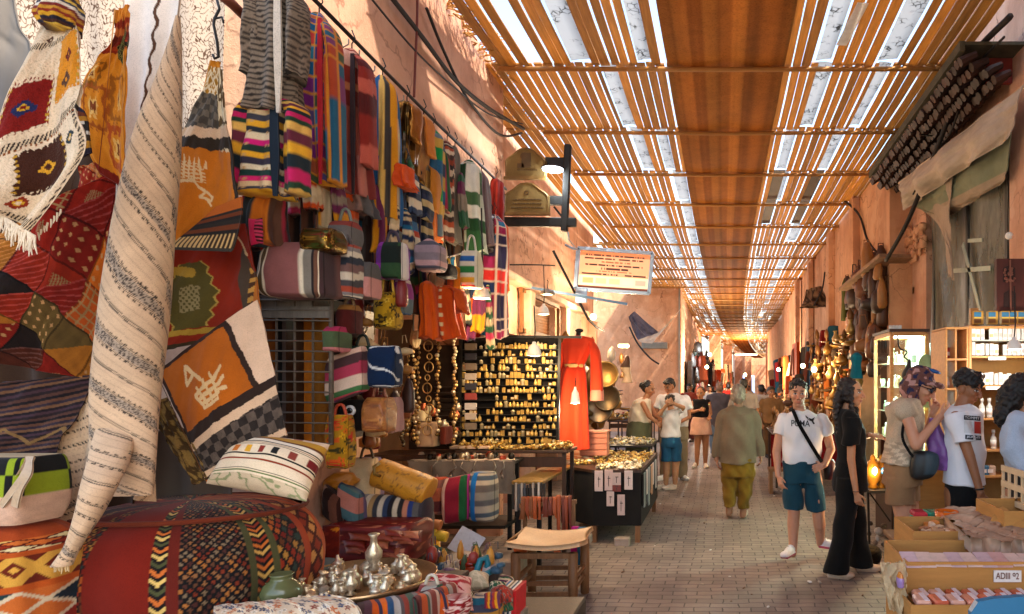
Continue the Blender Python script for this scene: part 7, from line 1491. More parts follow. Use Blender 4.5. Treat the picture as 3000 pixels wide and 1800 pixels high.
def signp(u,v):
 c=full(u,hexc('#d08c64'));c=where(v<.12,hexc('#b8683e'),c);c=where(v>.66,hexc('#e4bc94'),c)
 r=np.random.default_rng(8);T=r.random((12,200))
 for j,(v0,h_,a,b,k) in enumerate(((.08,.05,.08,.92,'#3a1a10'),(.16,.05,.06,.92,'#4a2412'),(.26,.03,.3,.72,'#8a5030'),(.34,.04,.08,.9,'#2a140c'),(.43,.05,.3,.7,'#3a1a10'),(.52,.03,.25,.75,'#8a5030'),(.59,.045,.04,.96,'#2a140c'))):
  m=(v>v0)&(v<v0+h_)&(u>a)&(u<b)&(T[j,np.clip((u*70).astype(int),0,199)]>.25);c=where(m,hexc(k),c)
 for k in range(5):
  x=.06+k*.19;m=(u>x)&(u<x+.15)&(v>.72)&(v<.86);c=where(m,hexc(['#d88a5a','#e8a878','#d0a078','#e0b898','#c8907a'][k]),c)
 return where(v>.93,hexc('#5a2a1c'),c)
G=np.array([[list(sp(.03+.94*u,.045+.91*v,-.006)) for u in np.linspace(0,1,140)] for v in np.linspace(0,1,70)]);grid_mesh('sign_face',G,SIGNF,parent=sc_,paint=signp)
mb=MB();e_=[(0,0),(1,0),(1,1),(0,1)]
for a,b in zip(e_,e_[1:]+e_[:1]):mb.bar(sp(*a,-.02),sp(*b,-.02),.045,.05,up=(0,1,0))
mb.build('frame',M('pale_blue_metal','#8aa4c4'),t,col=False)
mb=MB();mb.bar(P(1228,686,9.2),P(1515,735,9.4),.03,.035);mb.build('support_rod',M('steel_blue','#5c7690',.4,metal=.5),t,col=False);MB().box(P(1404,715,9.45),(.16,.05,.2),bev=.01).build('clamp',M('pale_blue_metal','#8aa4c4'),t,col=False)
mb=MB();mb.tube([P(1397,602,9.5),P(1382,600,9.5),P(1366,592,9.6)],.02,6);mb.tube([P(1372,562,7.3),P(1374,580,8.5),P(1395,605,9.4)],.01,6);mb.build('feed_cable',M('pale_blue_metal','#8aa4c4'),t,True,col=False)
o=MB().bar(P(1336,606,9.4),P(1420,770,9.6),.03).build('iron_rod',BLACKM,col=False);tag(o,'long black rod slanting down behind the lit sign','rod')
cable('thin black wire along the pilasters above the red robe',[P(1232,640,8.6),P(1290,640,9),P(1340,642,9.6)],.01)
cable('black cable sagging from the rod to the far shop front',[P(1420,770,9.6),P(1440,790,11),P(1458,800,13)],.02)
o=ribbon('torn_awning',[(1518,765,1532,752,20,20.5),(1530,800,1575,790,20,20.5),(1545,825,1600,800,20,20.6),(1575,830,1642,748,20,20.8)],40,40,CLOTH, lambda u,v:where(v<.6,full(u,hexc('#5a5560')),full(u,hexc('#c9b49c'))),crumple=.06);tag(o,'torn grey and cream awning sagging on the corner house','awning')
DR=M('dusty_drape','#a8937c',.9,var=.25,scale=2,transl=.15)
o=ribbon('draped_canvas',[(2172,440,2470,205,8.7,5.75),(2178,470,2458,262,8.6,5.75),(2190,505,2442,330,8.6,5.8)],120,60,CLOTH, lambda u,v:full(u,hexc('#c0ad98'))*(1+.1*fbm(u*14,v*5,1.))[...,None],crumple=.03,folds=4,famp=.07,bulge=.22,side=.7);tag(o,'beige canvas draped in swags under the tiled eave','canvas')
o=ribbon('draped_canvas',[(2212,470,2300,400,8.6,7.2),(2225,500,2296,440,8.55,7.25),(2262,540,2290,520,8.0,7.4),(2286,600,2294,590,7.5,7.45),(2296,660,2300,680,7.45,7.4)],40,60,CLOTH, lambda u,v:full(u,hexc('#b09a84')),crumple=.05,folds=2,famp=.05);tag(o,'pointed loose end of the beige canvas hanging by the window','canvas')
o=ribbon('green_tarpaulin',[(2196,495,2440,320,8.7,6.1),(2215,500,2438,380,8.6,6.1),(2250,520,2430,425,8.3,6.2),(2292,524,2424,440,7.8,6.3)],70,40,CLOTH, lambda u,v:where(v>.55,full(u,hexc('#a8947c')),full(u,hexc('#868a6e'))),crumple=.025,bulge=.12,folds=3,famp=.05,side=.7);tag(o,'pale green tarpaulin below the beige canvas','tarpaulin')
def make_film():
 g=NG('dusty_plastic_film');nz=g.noise(2.5,6,.7,stretch=(1,1,.25));c=g.ramp(nz,[(.3,hexc('#7e7c6a')),(.7,hexc('#b0aa96'))]);g.l(c,g.b.inputs['Base Color']);g.b.inputs['Roughness'].default_value=.3
 tp=g.n('ShaderNodeBsdfTransparent');mx=g.n('ShaderNodeMixShader');g.l(g.ramp(nz,[(.35,(.4,)*3),(.7,(.85,)*3)]),mx.inputs[0]);g.l(tp.outputs[0],mx.inputs[1]);g.l(g.b.outputs[0],mx.inputs[2]);g.l(mx.outputs[0],g.out.inputs[0]);g.bump(nz,.4,.03);return g.m
FILM=make_film()
for k,(y0,y1) in enumerate(((6.45,7.5),(7.55,8.85))):
 G=np.array([[[SX+.0+.05*math.sin(v*4+u*7),lerp(y0,y1,u),lerp(4.05,.5,v)] for u in np.linspace(0,1,30)] for v in np.linspace(0,1,30)]);o=grid_mesh('plastic_sheet',G,FILM);tag(o,['dusty plastic sheet over the nearer window bay','dusty plastic sheet over the farther window bay'][k],'plastic sheet')
mb=MB();X_=SX-.05;p= lambda x,y:P(x,y,Yx(x,X_));mb.bar(p(2325,590),p(2368,755),.06,.01,up=(1,0,0));mb.bar(p(2300,655),p(2392,648),.05,.01,up=(1,0,0));mb.bar(p(2338,582),p(2372,580),.04,.01,up=(1,0,0))
o=mb.build('tape_cross',M('pale_tape','#a8b09c',.5),col=False);tag(o,'cross of pale tape stuck on the plastic window sheet','tape')
o=MB().ball(P(2437,570,6.0),.035,12,8).build('security_camera',WHITEM,smooth=True,col=False);tag(o,'small white round fitting on the right pier','fitting')
o=MB().box(P(2412,165,6.3),(.24,.05,.3)).build('painted_plaque',M('dark_red_paint','#7a2a20',.7));tag(o,'dark red painted panel above the eave','panel')
sgn=MB();sgn.box(P(2345,225,6.9),(.1,.05,.12),bev=.01);o=sgn.build('junction_box',WHITEM,col=False);tag(o,'small white junction box on the cable bundle','junction box')
for k,(x0,y0,x1,y1) in enumerate(((2255,255,2290,262),(2232,300,2268,302),(2220,325,2262,330))):
 o=MB().bar(P(x0,y0,7.5),P(x1,y1,7.6),.012).build('iron_spike',BLACKM,col=False);tag(o,'thin iron spike sticking out of the wall above the eave','spike','iron spikes over the eave')
su=thing('shelf_unit','pine shelf unit with rows of white boxes at the perfume stall','shelf',P(2400,1200,5.6));UY=5.6
x0,x1=2340,2560;lv=[788,860,931,1011,1087,1150]
def bx(mb,xa,xb,ya,yb,Ya,Yb):a,b=P(xa,ya,Ya),P(xb,yb,Ya);mb.box(((a.x+b.x)/2,(Ya+Yb)/2,(a.z+b.z)/2),(b.x-a.x,Yb-Ya,a.z-b.z),bev=.003)
mb=MB();bx(mb,x0,x0+7,786,1240,UY,UY+.35);mb.build('side_board',PINE,su,col=False);MB().box(P(2450,1010,UY+.34),(.78,.02,1.6)).build('back_board',M('ochre_board','#8a6430',.7,var=.2),su,col=False)
for y in lv:mb=MB();bx(mb,x0+7,x1,y,y+5,UY,UY+.33);mb.build('shelf_board',PINE,su,col=False)
for y in (866,938,1018):mb=MB();bx(mb,x0+40+random.uniform(0,30),x0+90,y-4,y+4,UY-.012,UY-.004);mb.build('price_strip',WHITEM,su,col=False)
mb=MB();bx(mb,x0+7,x1,821,824,UY+.06,UY+.3);mb.build('glass_shelf',M('glass_edge','#b8c0b4',.2),su,col=False)
ss=thing('side_shelf','narrow pine side shelf with four pigeonholes beside the rows of white boxes','shelf',P(2310,1100,5.6))
for x in (2283,2306,2334):mb=MB();bx(mb,x,x+5,792-(2 if x>2300 else -4),1180,5.52,5.9);mb.build('side_board',PINE,ss,col=False)
for y in (790,866,938,1012,1090):mb=MB();bx(mb,2284,2338,y,y+5,5.515,5.9);mb.build('shelf_board',PINE,ss,col=False)
MB().box(P(2311,985,5.92),(.2,.02,1.35)).build('back_board',PINE,ss,col=False)
def cbox(w,h,d,c,c2=None):
 mb=MB().setc(c);mb.box((0,0,h/2),(w,d,h),bev=.003)
 if c2:mb.setc(c2).box((0,-d/2,h*.35),(w*.75,.004,h*.3))
 return mb.build('white_box',PAINTED)
pb=[cbox(.033,.1,.03,'#dedad2','#b0aca4'),cbox(.036,.095,.03,'#e8e4dc','#c8a878'),cbox(.03,.105,.03,'#d0ccc4')]
usedb=set()
for j,(y,xs,xe) in enumerate(((821,2350,2475),(859,2350,2475),(930,2372,2475))):
 x=xs
 while x<xe:
  k=random.choice((0,0,1,2));p=P(x,y,UY+.08)
  if random.random()<.93:
   if k in usedb:o=copy_tree(pb[k],p)
   else:o=pb[k];o.location=p;usedb.add(k)
   o.rotation_euler.z=random.uniform(-.15,.15);o.scale=(1,1,random.uniform(.9,1.15));tag(o,'small white perfume box standing upright on the pine shelf rows','box','white boxes on the pine shelves')
  x+=random.uniform(10.2,11.4)
for k,(x,y,lab) in enumerate(((2371,1010,'first clear bottle on the shelf below the white boxes'),(2389,1010,'second clear bottle, with a slim neck, on the shelf below the boxes'),(2412,1010,'third clear bottle, tallest on the shelf below the boxes'),(2399,1086,'single spray bottle alone on the lower shelf'),(2436,1010,'last clear bottle, beside the dark hair of the woman'))):
 mb=MB().setc('#c8c8c0').lathe([(.022,0),(.025,.01),(.025,.1),(.012,.12),(.011,.14),(.015,.142),(.015,.17),(.002,.172)],P(x,y,UY+.1),16);mb.setc('#e8e6e0').lathe([(.0258,.03),(.0258,.085)],P(x,y,UY+.1),16);o=mb.build('glass_bottle',GLOSS,smooth=True);tag(o,lab,'bottle')
for k,(x,y,c,lab) in enumerate(((2293,865,'#b8383a','red and pink packet in the upper pigeonhole'),(2318,936,'#d8b8a8','pale packets in the second pigeonhole'),(2293,936,'#c8b0a0','small stacked packet in the second pigeonhole'),(2376,1148,'#3a6a8c','blue folded cloth on the lowest shelf'),(2362,1148,'#c8b83a','yellow folded cloth on the lowest shelf'),(2392,1148,'#c8a890','grey tin tray on the lowest shelf'))):
 mb=MB().setc(c).box(P(x,y-12,UY+.1),(.06,.1,.09),bev=.01);mb.setc('#e8d8d0').box(P(x,y-10,UY+.048),(.045,.006,.03));o=mb.build('packet',PAINTED);tag(o,lab,'packet')
for k,x in enumerate((2361,2396,2428,2447,2468)):
 t=thing('picture_tin',['first','second','third','fourth','fifth'][k]+' gilt picture tin on top of the shelf, counting from the cabinet','tin',P(x,786,UY+.1));MB().setc('#c8963c').box(P(x,768,UY+.12),(.085,.05,.115),bev=.004).build('case',PAINTED,t);mb=MB().setc('#3a7a9c').box(P(x,760,UY+.092),(.06,.004,.04));mb.setc('#7a4a1c').box(P(x,774,UY+.092),(.06,.004,.045));mb.setc('#e0b850').box(P(x,768,UY+.091),(.06,.004,.012));mb.build('picture',PAINTED,t)
o=MB().box(P(2352,766,UY+.16),(.07,.03,.15)).build('framed_picture',PINE,col=False);tag(o,'plain wooden frame end standing behind the first tin','frame')
cp=thing('carved_panel','dark carved wooden shutter panel hung above the shelf','panel',P(2445,750,5.75));mb=MB();bx(mb,2407,2520,625,752,5.75,5.8);mb.build('board',M('dark_red_wood2','#4a2018',.6,var=.3,stretch=(6,6,1)),cp,col=False)
mb=MB().setc('#2a120c')
for (a,b,c,d) in ((2423,2452,640,682),(2424,2454,700,742)):mb.prism([P(a,d,5.745),P(b,d,5.745),P(b,c+8,5.745),P((a+b)/2,c,5.745),P(a,c+8,5.745)],(0,.004,0))
mb.setc('#7a4a3a')
for k in range(26):mb.ball(P(random.uniform(2425,2450),random.uniform(646,680),5.74),.012,6,4)
mb.bar(P(2439,628,5.735),P(2441,750,5.735),.012);mb.build('carving',PAINTED,cp.children[0])
pendant('bright white lamp hanging before the rows of boxes',2449,845,5.2,17,30,cord=.4,e=5,tint=(1,.93,.82))
dc=thing('display_cabinet','tall lit glass display cabinet with pine frame full of pale bottles','cabinet',(1.95,7.25,.75));cx0,cx1,cy0,cy1,cz0,cz1=1.76,2.12,6.9,7.62,.8,2.2
mb=MB()
for x in (cx0,cx1):
 for y in (cy0,cy1):mb.box((x,y,(cz0+cz1)/2),(.035,.035,cz1-cz0))
for z in (cz0,cz1):
 for y in (cy0,cy1):mb.box(((cx0+cx1)/2,y,z),(cx1-cx0-.036,.033,.04))
 for x in (cx0,cx1):mb.box((x,(cy0+cy1)/2,z),(.033,cy1-cy0-.036,.04))
mb.build('frame',PINE,dc,col=False);mb=MB().box(((cx0+cx1)/2,(cy0+cy1)/2,cz1+.035),(cx1-cx0+.06,cy1-cy0+.06,.03));mb.build('top',DARKWOOD,dc,col=False);MB().box(((cx0+cx1)/2,(cy0+cy1)/2,.4),(cx1-cx0,cy1-cy0,.76)).build('base_cupboard',DARKWOOD,dc,col=False)
MB().box((cx1-.02,(cy0+cy1)/2,1.5),(.01,.68,1.36)).build('back_panel',M('mint_panel','#b4d4bc',.5,var=.08),dc,col=False)
for z in (1.1,1.38,1.64,1.9):MB().box(((cx0+cx1)/2,(cy0+cy1)/2,z),(cx1-cx0-.05,cy1-cy0-.05,.008)).build('shelf',M('pale_glass','#dfe8d8',.15,var=.03),dc,col=False)
mb=MB().box(((cx0+cx1)/2,cy0+.06,cz1-.03),(.28,.03,.015));mb.build('light_tube',EMW('cabinet_tube','#eaffdc',10.),dc,col=False)
g=NG('clear_glass');gl=g.n('ShaderNodeBsdfGlossy');gl.inputs['Roughness'].default_value=.05;tp=g.n('ShaderNodeBsdfTransparent');fr=g.n('ShaderNodeMixShader');fr.inputs[0].default_value=.07;g.l(tp.outputs[0],fr.inputs[1]);g.l(gl.outputs[0],fr.inputs[2]);g.l(fr.outputs[0],g.out.inputs[0]);GLASS=g.m
MB().box(((cx0+cx1)/2,cy0-.005,1.5),(cx1-cx0-.036,.004,1.36)).build('glass_door',GLASS,dc,col=False);MB().box((cx0-.005,(cy0+cy1)/2,1.5),(.004,cy1-cy0-.036,1.36)).build('glass_side',GLASS,dc,col=False)
for k,z in enumerate((2.12,1.84,1.58,1.32,1.02)):light('cabinet_light',((cx0+cx1)/2-.02,cy0+.25,z),6.5,(.7,1,.8),.03)
for z in (.825,1.106,1.386,1.646,1.906):
 for k in range(13):
  x,y=random.uniform(cx0+.06,cx1-.08),cy0+.06+k*.048;c=random.choice(['#d8e0d0','#b8c8b0','#e8ece0','#8a9a84','#c0b890','#a8bcb4']);h_=random.uniform(.08,.17)
  mb=MB().setc(c);mb.lathe([(.016,0),(.02,.01),(.02,h_*.6),(.008,h_*.75),(.008,h_*.85),(.012,h_*.86),(.011,h_)],(x,y,z),10) if k%3 else mb.box((x,y,z+h_*.3),(.05,.03,h_*.6),bev=.003)
  o=mb.build('scent_bottle',GLOSS,smooth=True);tag(o,'small pale bottle or carton on a shelf inside the lit cabinet','bottle','bottles in the lit cabinet')
for k in range(4):o=MB().setc('#e0dcd4').box(P(2150+k*8,794,7.2),(.03,.03,.07),bev=.004).build('white_box',PAINTED);tag(o,'small white carton standing on top of the lit cabinet','carton','cartons on the cabinet top')
o=loft('hanging_bag',[(2196,868,3,.02,6.6),(2194,885,6,.04,6.6),(2190,905,12,.05,6.6),(2190,922,8,.03,6.6)],LEATHER, lambda u,v:full(u,hexc('#17120f')),None,24,24);tag(o,'black gourd shaped leather bag hanging before the cabinet','bag')
cable('curling black strap hanging down the front of the cabinet',[P(2168,812,6.7),P(2172,840,6.65),P(2190,850,6.6),P(2184,862,6.6),P(2196,872,6.6)],.008,'leather_strap',LEATHER if False else WIRE,'strap')
om=thing('oval_mirror','pale green arched mirror with dark handle beside the cabinet','mirror',P(2248,980,6.75));pts=[P(2230+19*math.cos(a)+8,880-24*math.sin(a),6.75) for a in np.linspace(0,math.pi,16)];MB().prism([P(2257,985,6.75),*pts,P(2219,985,6.75)],(0,.02,0)).build('mirror_face',M('greenish_mirror','#9db890',.15,metal=.3,var=.1),om,col=False);MB().bar(P(2249,830,6.72),P(2252,880,6.72),.03).build('handle',BLACKM,om,col=False)
st_=thing('lantern_stand','small black iron stand under the brass lanterns','stand',P(2125,1320,6.5));MB().box(P(2128,1182,6.5),(.3,.35,.025)).build('stand_top',BLACKM,st_)
for x in (2096,2158):MB().bar(P(x,1184,6.4),P(x+4,1340,6.4),.02).build('leg',BLACKM,st_)
MB().bar(P(2098,1188,6.38),P(2150,1260,6.38),.014).build('brace',BLACKM,st_)
for k,(x,y,s_,lab,c) in enumerate(((2108,1180,1.15,'tall pierced brass lantern glowing behind the woman in black','#c8862c'),(2128,1180,.9,'brass lantern with a blue glass drop in front of the cabinet','#a8742c'),(2142,1180,.8,'smaller brass lantern nearest the legs of the woman in the cap','#b88a3c'))):
 t=thing('brass_lantern',lab,'lantern',P(x,y,6.5));p=P(x,y,6.45+.05*k);MB().setc(c).lathe([(.03*s_,0),(.05*s_,.01),(.03*s_,.04),(.07*s_,.1),(.075*s_,.18),(.05*s_,.25),(.02*s_,.28),(.025*s_,.3),(.004,.34)],p,18).build('lantern_body',METALC,t,True)
 if k<2:MB().lathe([(.004,-.03),(.022,0),(.022,.03),(.004,.05)],p+Vector((.0,-.09,.17)),12).build('bulb' if k==0 else 'glass_drop',LENS_W if k==0 else M('blue_glass','#1f5a9c',.08,var=.1,spec=.8),t,True,col=False)
light('lantern_light',P(2112,1140,6.3),5,WARM)
o=loft('wire_basket',[(2100,1318,16,.06,6.2),(2104,1330,24,.1,6.2),(2106,1350,22,.09,6.2),(2106,1362,12,.05,6.2)],KNIT,squiggle('#4a3c24','#1f180e',8,.4),None,30,20,crumple=.1);tag(o,'dark woven basket on the ground under the lantern stand','basket')
for k in range(12):o=MB().setc(random.choice(['#c0b8b0','#5a4a38','#8a7a6a','#3a3028'])).ball(P(random.uniform(2095,2170),random.uniform(1262,1325),6.6),(random.uniform(.02,.05),.04,random.uniform(.02,.04)),9,6).build('stone_piece',PAINTED,smooth=True);tag(o,'small stone or trinket in the clutter below the lantern stand','trinket','clutter below the lantern stand')
CARD=M('corrugated_card','#b07a3c',.85,var=.18,scale=4,bscale=90,stretch=(1,1,6),bump=.2)
mt=table('table under the cartons at the soap stall',0,0,3.46,4.3,.74,X=(1.04,2.1),mat=MIDWOOD)
def carton(label,x0,x1,y0,y1,Yf,d,top=True):
 a,b=P(x0,y0,Yf),P(x1,y1,Yf);t=thing('cardboard_box',label,'box',((a.x+b.x)/2,Yf+d/2,b.z));w,h=b.x-a.x,a.z-b.z;mb=MB()
 for yy in (Yf+.004,Yf+d-.004):mb.box(((a.x+b.x)/2,yy,(a.z+b.z)/2),(w,.008,h))
 for xx in (a.x+.004,b.x-.004):mb.box((xx,Yf+d/2,(a.z+b.z)/2),(.008,d-.018,h))
 mb.box(((a.x+b.x)/2,Yf+d/2,b.z+.004),(w-.018,d-.018,.008));mb.build('carton',CARD,t,col=False);return t
fb=carton('long front carton with a white price label and pinkish cards along its rim',2190,2560,1358,1434,3.0,.42)
p=P(2433,1392,2.994);mb=MB().setc('#e4d8cc').box(p,(66*3/F,.006,28*3/F));pl_=mb.build('price_label',PAINTED,fb)
V,Fc,Cc=[],[],[];text2('ADIII 92',2405,1383,2461,1399,'#6a3418',V,Fc,Cc,.02,.01);mesh_obj('label_lettering',[tuple(P(x,y,2.988)) for x,y in V],Fc,PAINTED,pl_,False,np.array(Cc))
for k in range(9):
 x=2182+k*36;c=random.choice(['#d8a898','#c89a90','#d0b0b0','#c8a8a8','#d8b8a8']);mb=MB().setc(c).box(P(x+16,1352,3.06),(.068,.14,.006),Matrix.Rotation(random.uniform(-.08,.08),3,'Z')@Matrix.Rotation(random.uniform(.1,.25),3,'X'));o=mb.build('pink_card',PAINTED);tag(o,'pinkish card sheet lying along the rim of the front carton','card','pink cards on the front carton rim')
lb=carton('lower carton of wrapped orange soap in front of the long carton',2200,2560,1462,1560,2.75,.3)
for k in range(14):
 x=2212+(k%7)*40;c=random.choice(['#d0684a','#d88a6c','#c85a3c','#e0a890']);mb=MB().setc(c).box(P(x+14,1452-(k//7)*12,2.82+.12*(k//7)),(.062,.1,.035),Matrix.Rotation(random.uniform(-.1,.1),3,'Z'),.008);mb.setc('#e8d8d8').box(P(x+14,1452-(k//7)*12,2.82+.12*(k//7))+Vector((.01,0,.019)),(.02,.1,.003));o=mb.build('soap_bar',GLOSS);tag(o,'orange pink wrapped soap bar lying in the lower front carton','soap','soap bars in the lower carton')
o=ribbon('paper_sheet',[(2128,1362,2190,1356,2.95),(2132,1390,2188,1400,2.9),(2140,1430,2186,1440,2.88),(2150,1470,2180,1490,2.88)],30,40,CLOTH, lambda u,v:full(u,hexc('#c8aa80'))*(1+.2*fbm(u*6,v*7,1.))[...,None],crumple=.03);tag(o,'torn beige paper hanging off the side of the front carton','paper')
o=loft('small_bag',[(2174,1384,4,.02,2.86),(2174,1400,9,.03,2.86),(2175,1418,8,.02,2.86)],GLOSS, lambda u,v:where(v<.35,full(u,hexc('#c87a2c')),full(u,hexc('#9a7aa8'))),None,20,20);tag(o,'tiny orange and violet pouch hanging on the torn paper','pouch')
o=MB().box((.86,2.98,.33),(.05,.05,.66)).build('wooden_post',MIDWOOD,col=False);tag(o,'short wooden post under the torn paper','post')
t=thing('blue_chair','blue plastic chair whose rounded back shows in the bottom corner','chair',(1.35,2.2,0));cc=P(2440,1450,2.3)
mb=MB();mb.prism([P(2344,1530,2.3),P(2346,1480,2.3),P(2362,1455,2.3),P(2400,1447,2.3),P(2470,1442,2.3),P(2560,1444,2.3),P(2580,1470,2.3),P(2580,1530,2.3)],(0,.03,0));mb.build('backrest',M('blue_plastic','#2a6a8c',.35,var=.06),t,col=False);MB().box((cc.x+.05,2.05,.45),(.4,.42,.03),bev=.01).build('seat',M('blue_plastic','#2a6a8c'),t,col=False)
for xx in (-.13,.23):
 for yy in (1.88,2.27):MB().box((cc.x+xx,yy,.22),(.03,.03,.44 if yy<2.2 else .9)).build('leg',M('blue_plastic','#2a6a8c'),t,col=False)
mb_=carton('open carton of broken orange and brown soap behind the front carton',2206,2350,1284,1345,3.55,.4)
for k in range(46):
 c=random.choice(['#c8762c','#a86a3c','#c8a07a','#8a5230','#d8b090','#b8865c']);x,y=random.uniform(2225,2345),random.uniform(0,.34);p=P(x,1294,3.6);mb=MB().setc(c).box((p.x*(1+y/3.6*.9),3.58+y,p.z+random.uniform(-.05,.015)),(random.uniform(.03,.07),random.uniform(.03,.06),random.uniform(.02,.04)),Matrix.Rotation(random.random()*3,3,'Z')@Matrix.Rotation(random.uniform(-.4,.4),3,'X'),.006);o=mb.build('soap_lump',PAINTED);tag(o,'broken lump of brown or orange soap in the open carton','soap','soap lumps in the open carton')
sl=thing('salt_slab','big dusty flat slab of pressed paste with a card flap, beside the open carton','slab',P(2420,1341,3.4));G=np.array([[[lerp(P(2350,0,3.25).x,2.0,u)+.12*v,lerp(3.3,4.15,v),.84+.02*fbm(np.array(u*9.),np.array(v*8.),1.)+.008*fbm(np.array(u*40.),np.array(v*33.),2.)] for u in np.linspace(0,1,60)] for v in np.linspace(0,1,50)]);grid_mesh('slab_block',G,PAINTED,parent=sl,thick=.07,paint=lambda u,v:full(u,hexc('#a8866c'))*(1+.25*fbm(u*30,v*20,1.)+.2*fbm(u*80,v*70,2.))[...,None])
MB().prism([P(2345,1268,3.9),P(2372,1282,3.75),P(2400,1330,3.3),P(2398,1345,3.28),P(2366,1310,3.6),P(2344,1290,3.9)],(.006,.004,0)).build('card_flap',CARD,sl,col=False)
cols=[('#b8343c','red'),('#2f8a68','green'),('#c8444a','bright red'),('#3f9a78','pale green'),('#a82c34','dark red'),('#c84c50','rose')]
for k,(x,y,i) in enumerate(((2218,1240,0),(2250,1240,1),(2218,1255,3),(2250,1258,2),(2220,1268,4),(2252,1270,5),(2250,1252,1),(2220,1279,2))):
 o=MB().setc(cols[i][0]).box(P(x,y,4.1+.02*k),(.085,.13,.033),Matrix.Rotation(random.uniform(-.1,.1),3,'Z'),.009).build('soap_pack',GLOSS);tag(o,['red soap pack on top of the stack, street side','green soap pack on top of the stack','pale green soap pack in the street side pile','bright red soap pack under the green one','dark red soap pack low in the street side pile','rose soap pack low in the stack','thin green soap pack second from the top','lowest bright red soap pack by the carton edge'][k],'soap')
mb=MB().setc('#c85a14').lathe([(.05,0),(.062,.01),(.07,.12),(.066,.12),(.055,.01)],P(2286,1282,4.0),22);o=mb.build('orange_tub',GLOSS,smooth=True);tag(o,'orange plastic tub between the soap stack and green bowl','tub')
mb=MB().setc('#3a9a1c').lathe([(.05,0),(.07,.015),(.1,.08),(.112,.085),(.106,.09),(.06,.02),(.01,.012)],P(2321,1281,4.0),26);o=mb.build('green_bowl',GLOSS,smooth=True);tag(o,'bright green plastic bowl on the soap table','bowl')
mb=MB().setc('#d8641c').lathe([(.028,0),(.032,.05)],P(2383,1256,4.3),20);mb.setc('#1a6a94').lathe([(.032,.05),(.038,.11),(.034,.11),(.03,.055)],P(2383,1256,4.3),20);o=mb.build('plastic_cup',GLOSS,smooth=True);tag(o,'blue cup nested in an orange one behind the slab','cup')
o=MB().box(P(2362,1242,4.2),(.06,.012,.07)).build('card_scrap',CARD,col=False);tag(o,'square scrap of cardboard standing by the green bowl','cardboard')
bc=carton('big tilted brown carton with open flap at the picture edge',2425,2600,1235,1300,3.6,.4);MB().prism([P(2392,1258,3.7),P(2405,1232,3.75),P(2420,1226,3.75),P(2500,1280,3.5),P(2500,1310,3.45)],(.006,0,.006)).build('open_flap',CARD,bc,col=False)
pc=thing('plastic_crate','cream plastic basket crate stacked on the brown carton','crate',P(2455,1238,3.8));mb=MB();CRM=M('cream_plastic','#d0b48c',.5,var=.12)
a,b=P(2421,1130,4.19),P(2560,1232,3.8)
for z in (a.z,(a.z+b.z)/2,b.z):mb.box(((a.x+b.x)/2,3.8,z),(b.x-a.x,.02,.035));mb.box((a.x,4.0,z),(.02,.38,.035))
for k in range(9):mb.box((lerp(a.x,b.x,k/8),3.805,(a.z+b.z)/2),(.016,.014,a.z-b.z))
for k in range(5):mb.box((a.x,3.82+k*.09,(a.z+b.z)/2),(.014,.016,a.z-b.z))
mb.build('crate_wall',CRM,pc,col=False);MB().box(((a.x+b.x)/2,4.0,b.z),(b.x-a.x,.38,.012)).build('crate_floor',CRM,pc,col=False)
o=MB().setc('#c89a5c').box(P(2250,1215,5.3),(.45,.3,.62),bev=.01).build('ochre_counter',CARD,col=False);tag(o,'tall brown carton counter behind the young man','counter')
def proto_bag(c,k):
 mb=MB().setc(c);mb.lathe([(.03,0),(.1,.02),(.12,.1),(.1,.2),(.05,.24),(.02,.25)] if k==0 else [(.06,0),(.09,.04),(.085,.2),(.05,.3),(.02,.34)] if k==1 else [(.02,0),(.13,.03),(.13,.1),(.02,.14)],(0,0,0),12)
 mb.tube([(-.05,0,.22),(-.03,0,.36),(.03,0,.36),(.05,0,.22)],.008,5);return mb.build('leather_bag',LEATHER,smooth=True)
def strew(protos,label,cat,group,places,sc=(.7,1.2)):
 used=set()
 for p in places:
  k=random.randrange(len(protos))
  o=copy_tree(protos[k],p) if k in used else protos[k]
  used.add(k);o.location=p;s=random.uniform(*sc);o.scale=(s,s*random.uniform(.6,1),s*random.uniform(.9,1.4));o.rotation_euler=(0,random.uniform(-.2,.2),random.random()*6);tag(o,label,cat,group)
 for k,o in enumerate(protos):
  if k not in used:bpy.data.objects.remove(o)
U=random.uniform
def wallpts(X,y0,y1,z0,z1,n,j=.12):return [Vector((X+U(-j,j)+bend(y),y,U(z0,z1))) for y in [U(y0,y1) for _ in range(n)]]
BR=['#6a3a1c','#4a2814','#8a5426','#3a2418','#a06a34','#2a1c14']
strew([proto_bag(c,k%3) for k,c in enumerate(BR)],'brown leather bag hung in the dense display past the plaster pier','bag','leather bags past the pier',[Vector((2.3+U(-.1,.1),U(9.65,11.5),U(1.75,3.3))) for _ in range(110)],(.8,1.5))
strew([proto_bag(c,k%3) for k,c in enumerate(['#1c1816','#4a4644','#8a8078','#2a3430','#6a2a1c'])],'dark hanging bag on the far wall beyond the corner house','bag','dark bags beyond the corner house',wallpts(-1.25,25,40,.8,2.9,70),(.9,1.6))
def proto_cloth(c):
 r=random.random()*6;return loft('hanging_garment',[(CX,925,6,.03,10),(CX,930,20,.06,10),(CX,960,24,.08,10),(CX,1045,30,.09,10)],CLOTH, lambda u,v:stripes([c,c,hexc(c)*.6],5,'u')(u,v) if isinstance(c,str) else full(u,c),None,20,24,folds=5,famp=.1,seed=r)
strew([proto_cloth(c) for c in ('#7a3a20','#2a2624','#b8642a','#5a4a3a','#1f4a5c','#8a1f1c','#c8a078')],'hanging garment among those along the orange house','garment','garments along the orange house',[Vector((2.25+U(-.15,.1)+bend(y),y,U(.9,2.0))) for y in [U(11.6,34) for _ in range(80)]],(.7,1.2))
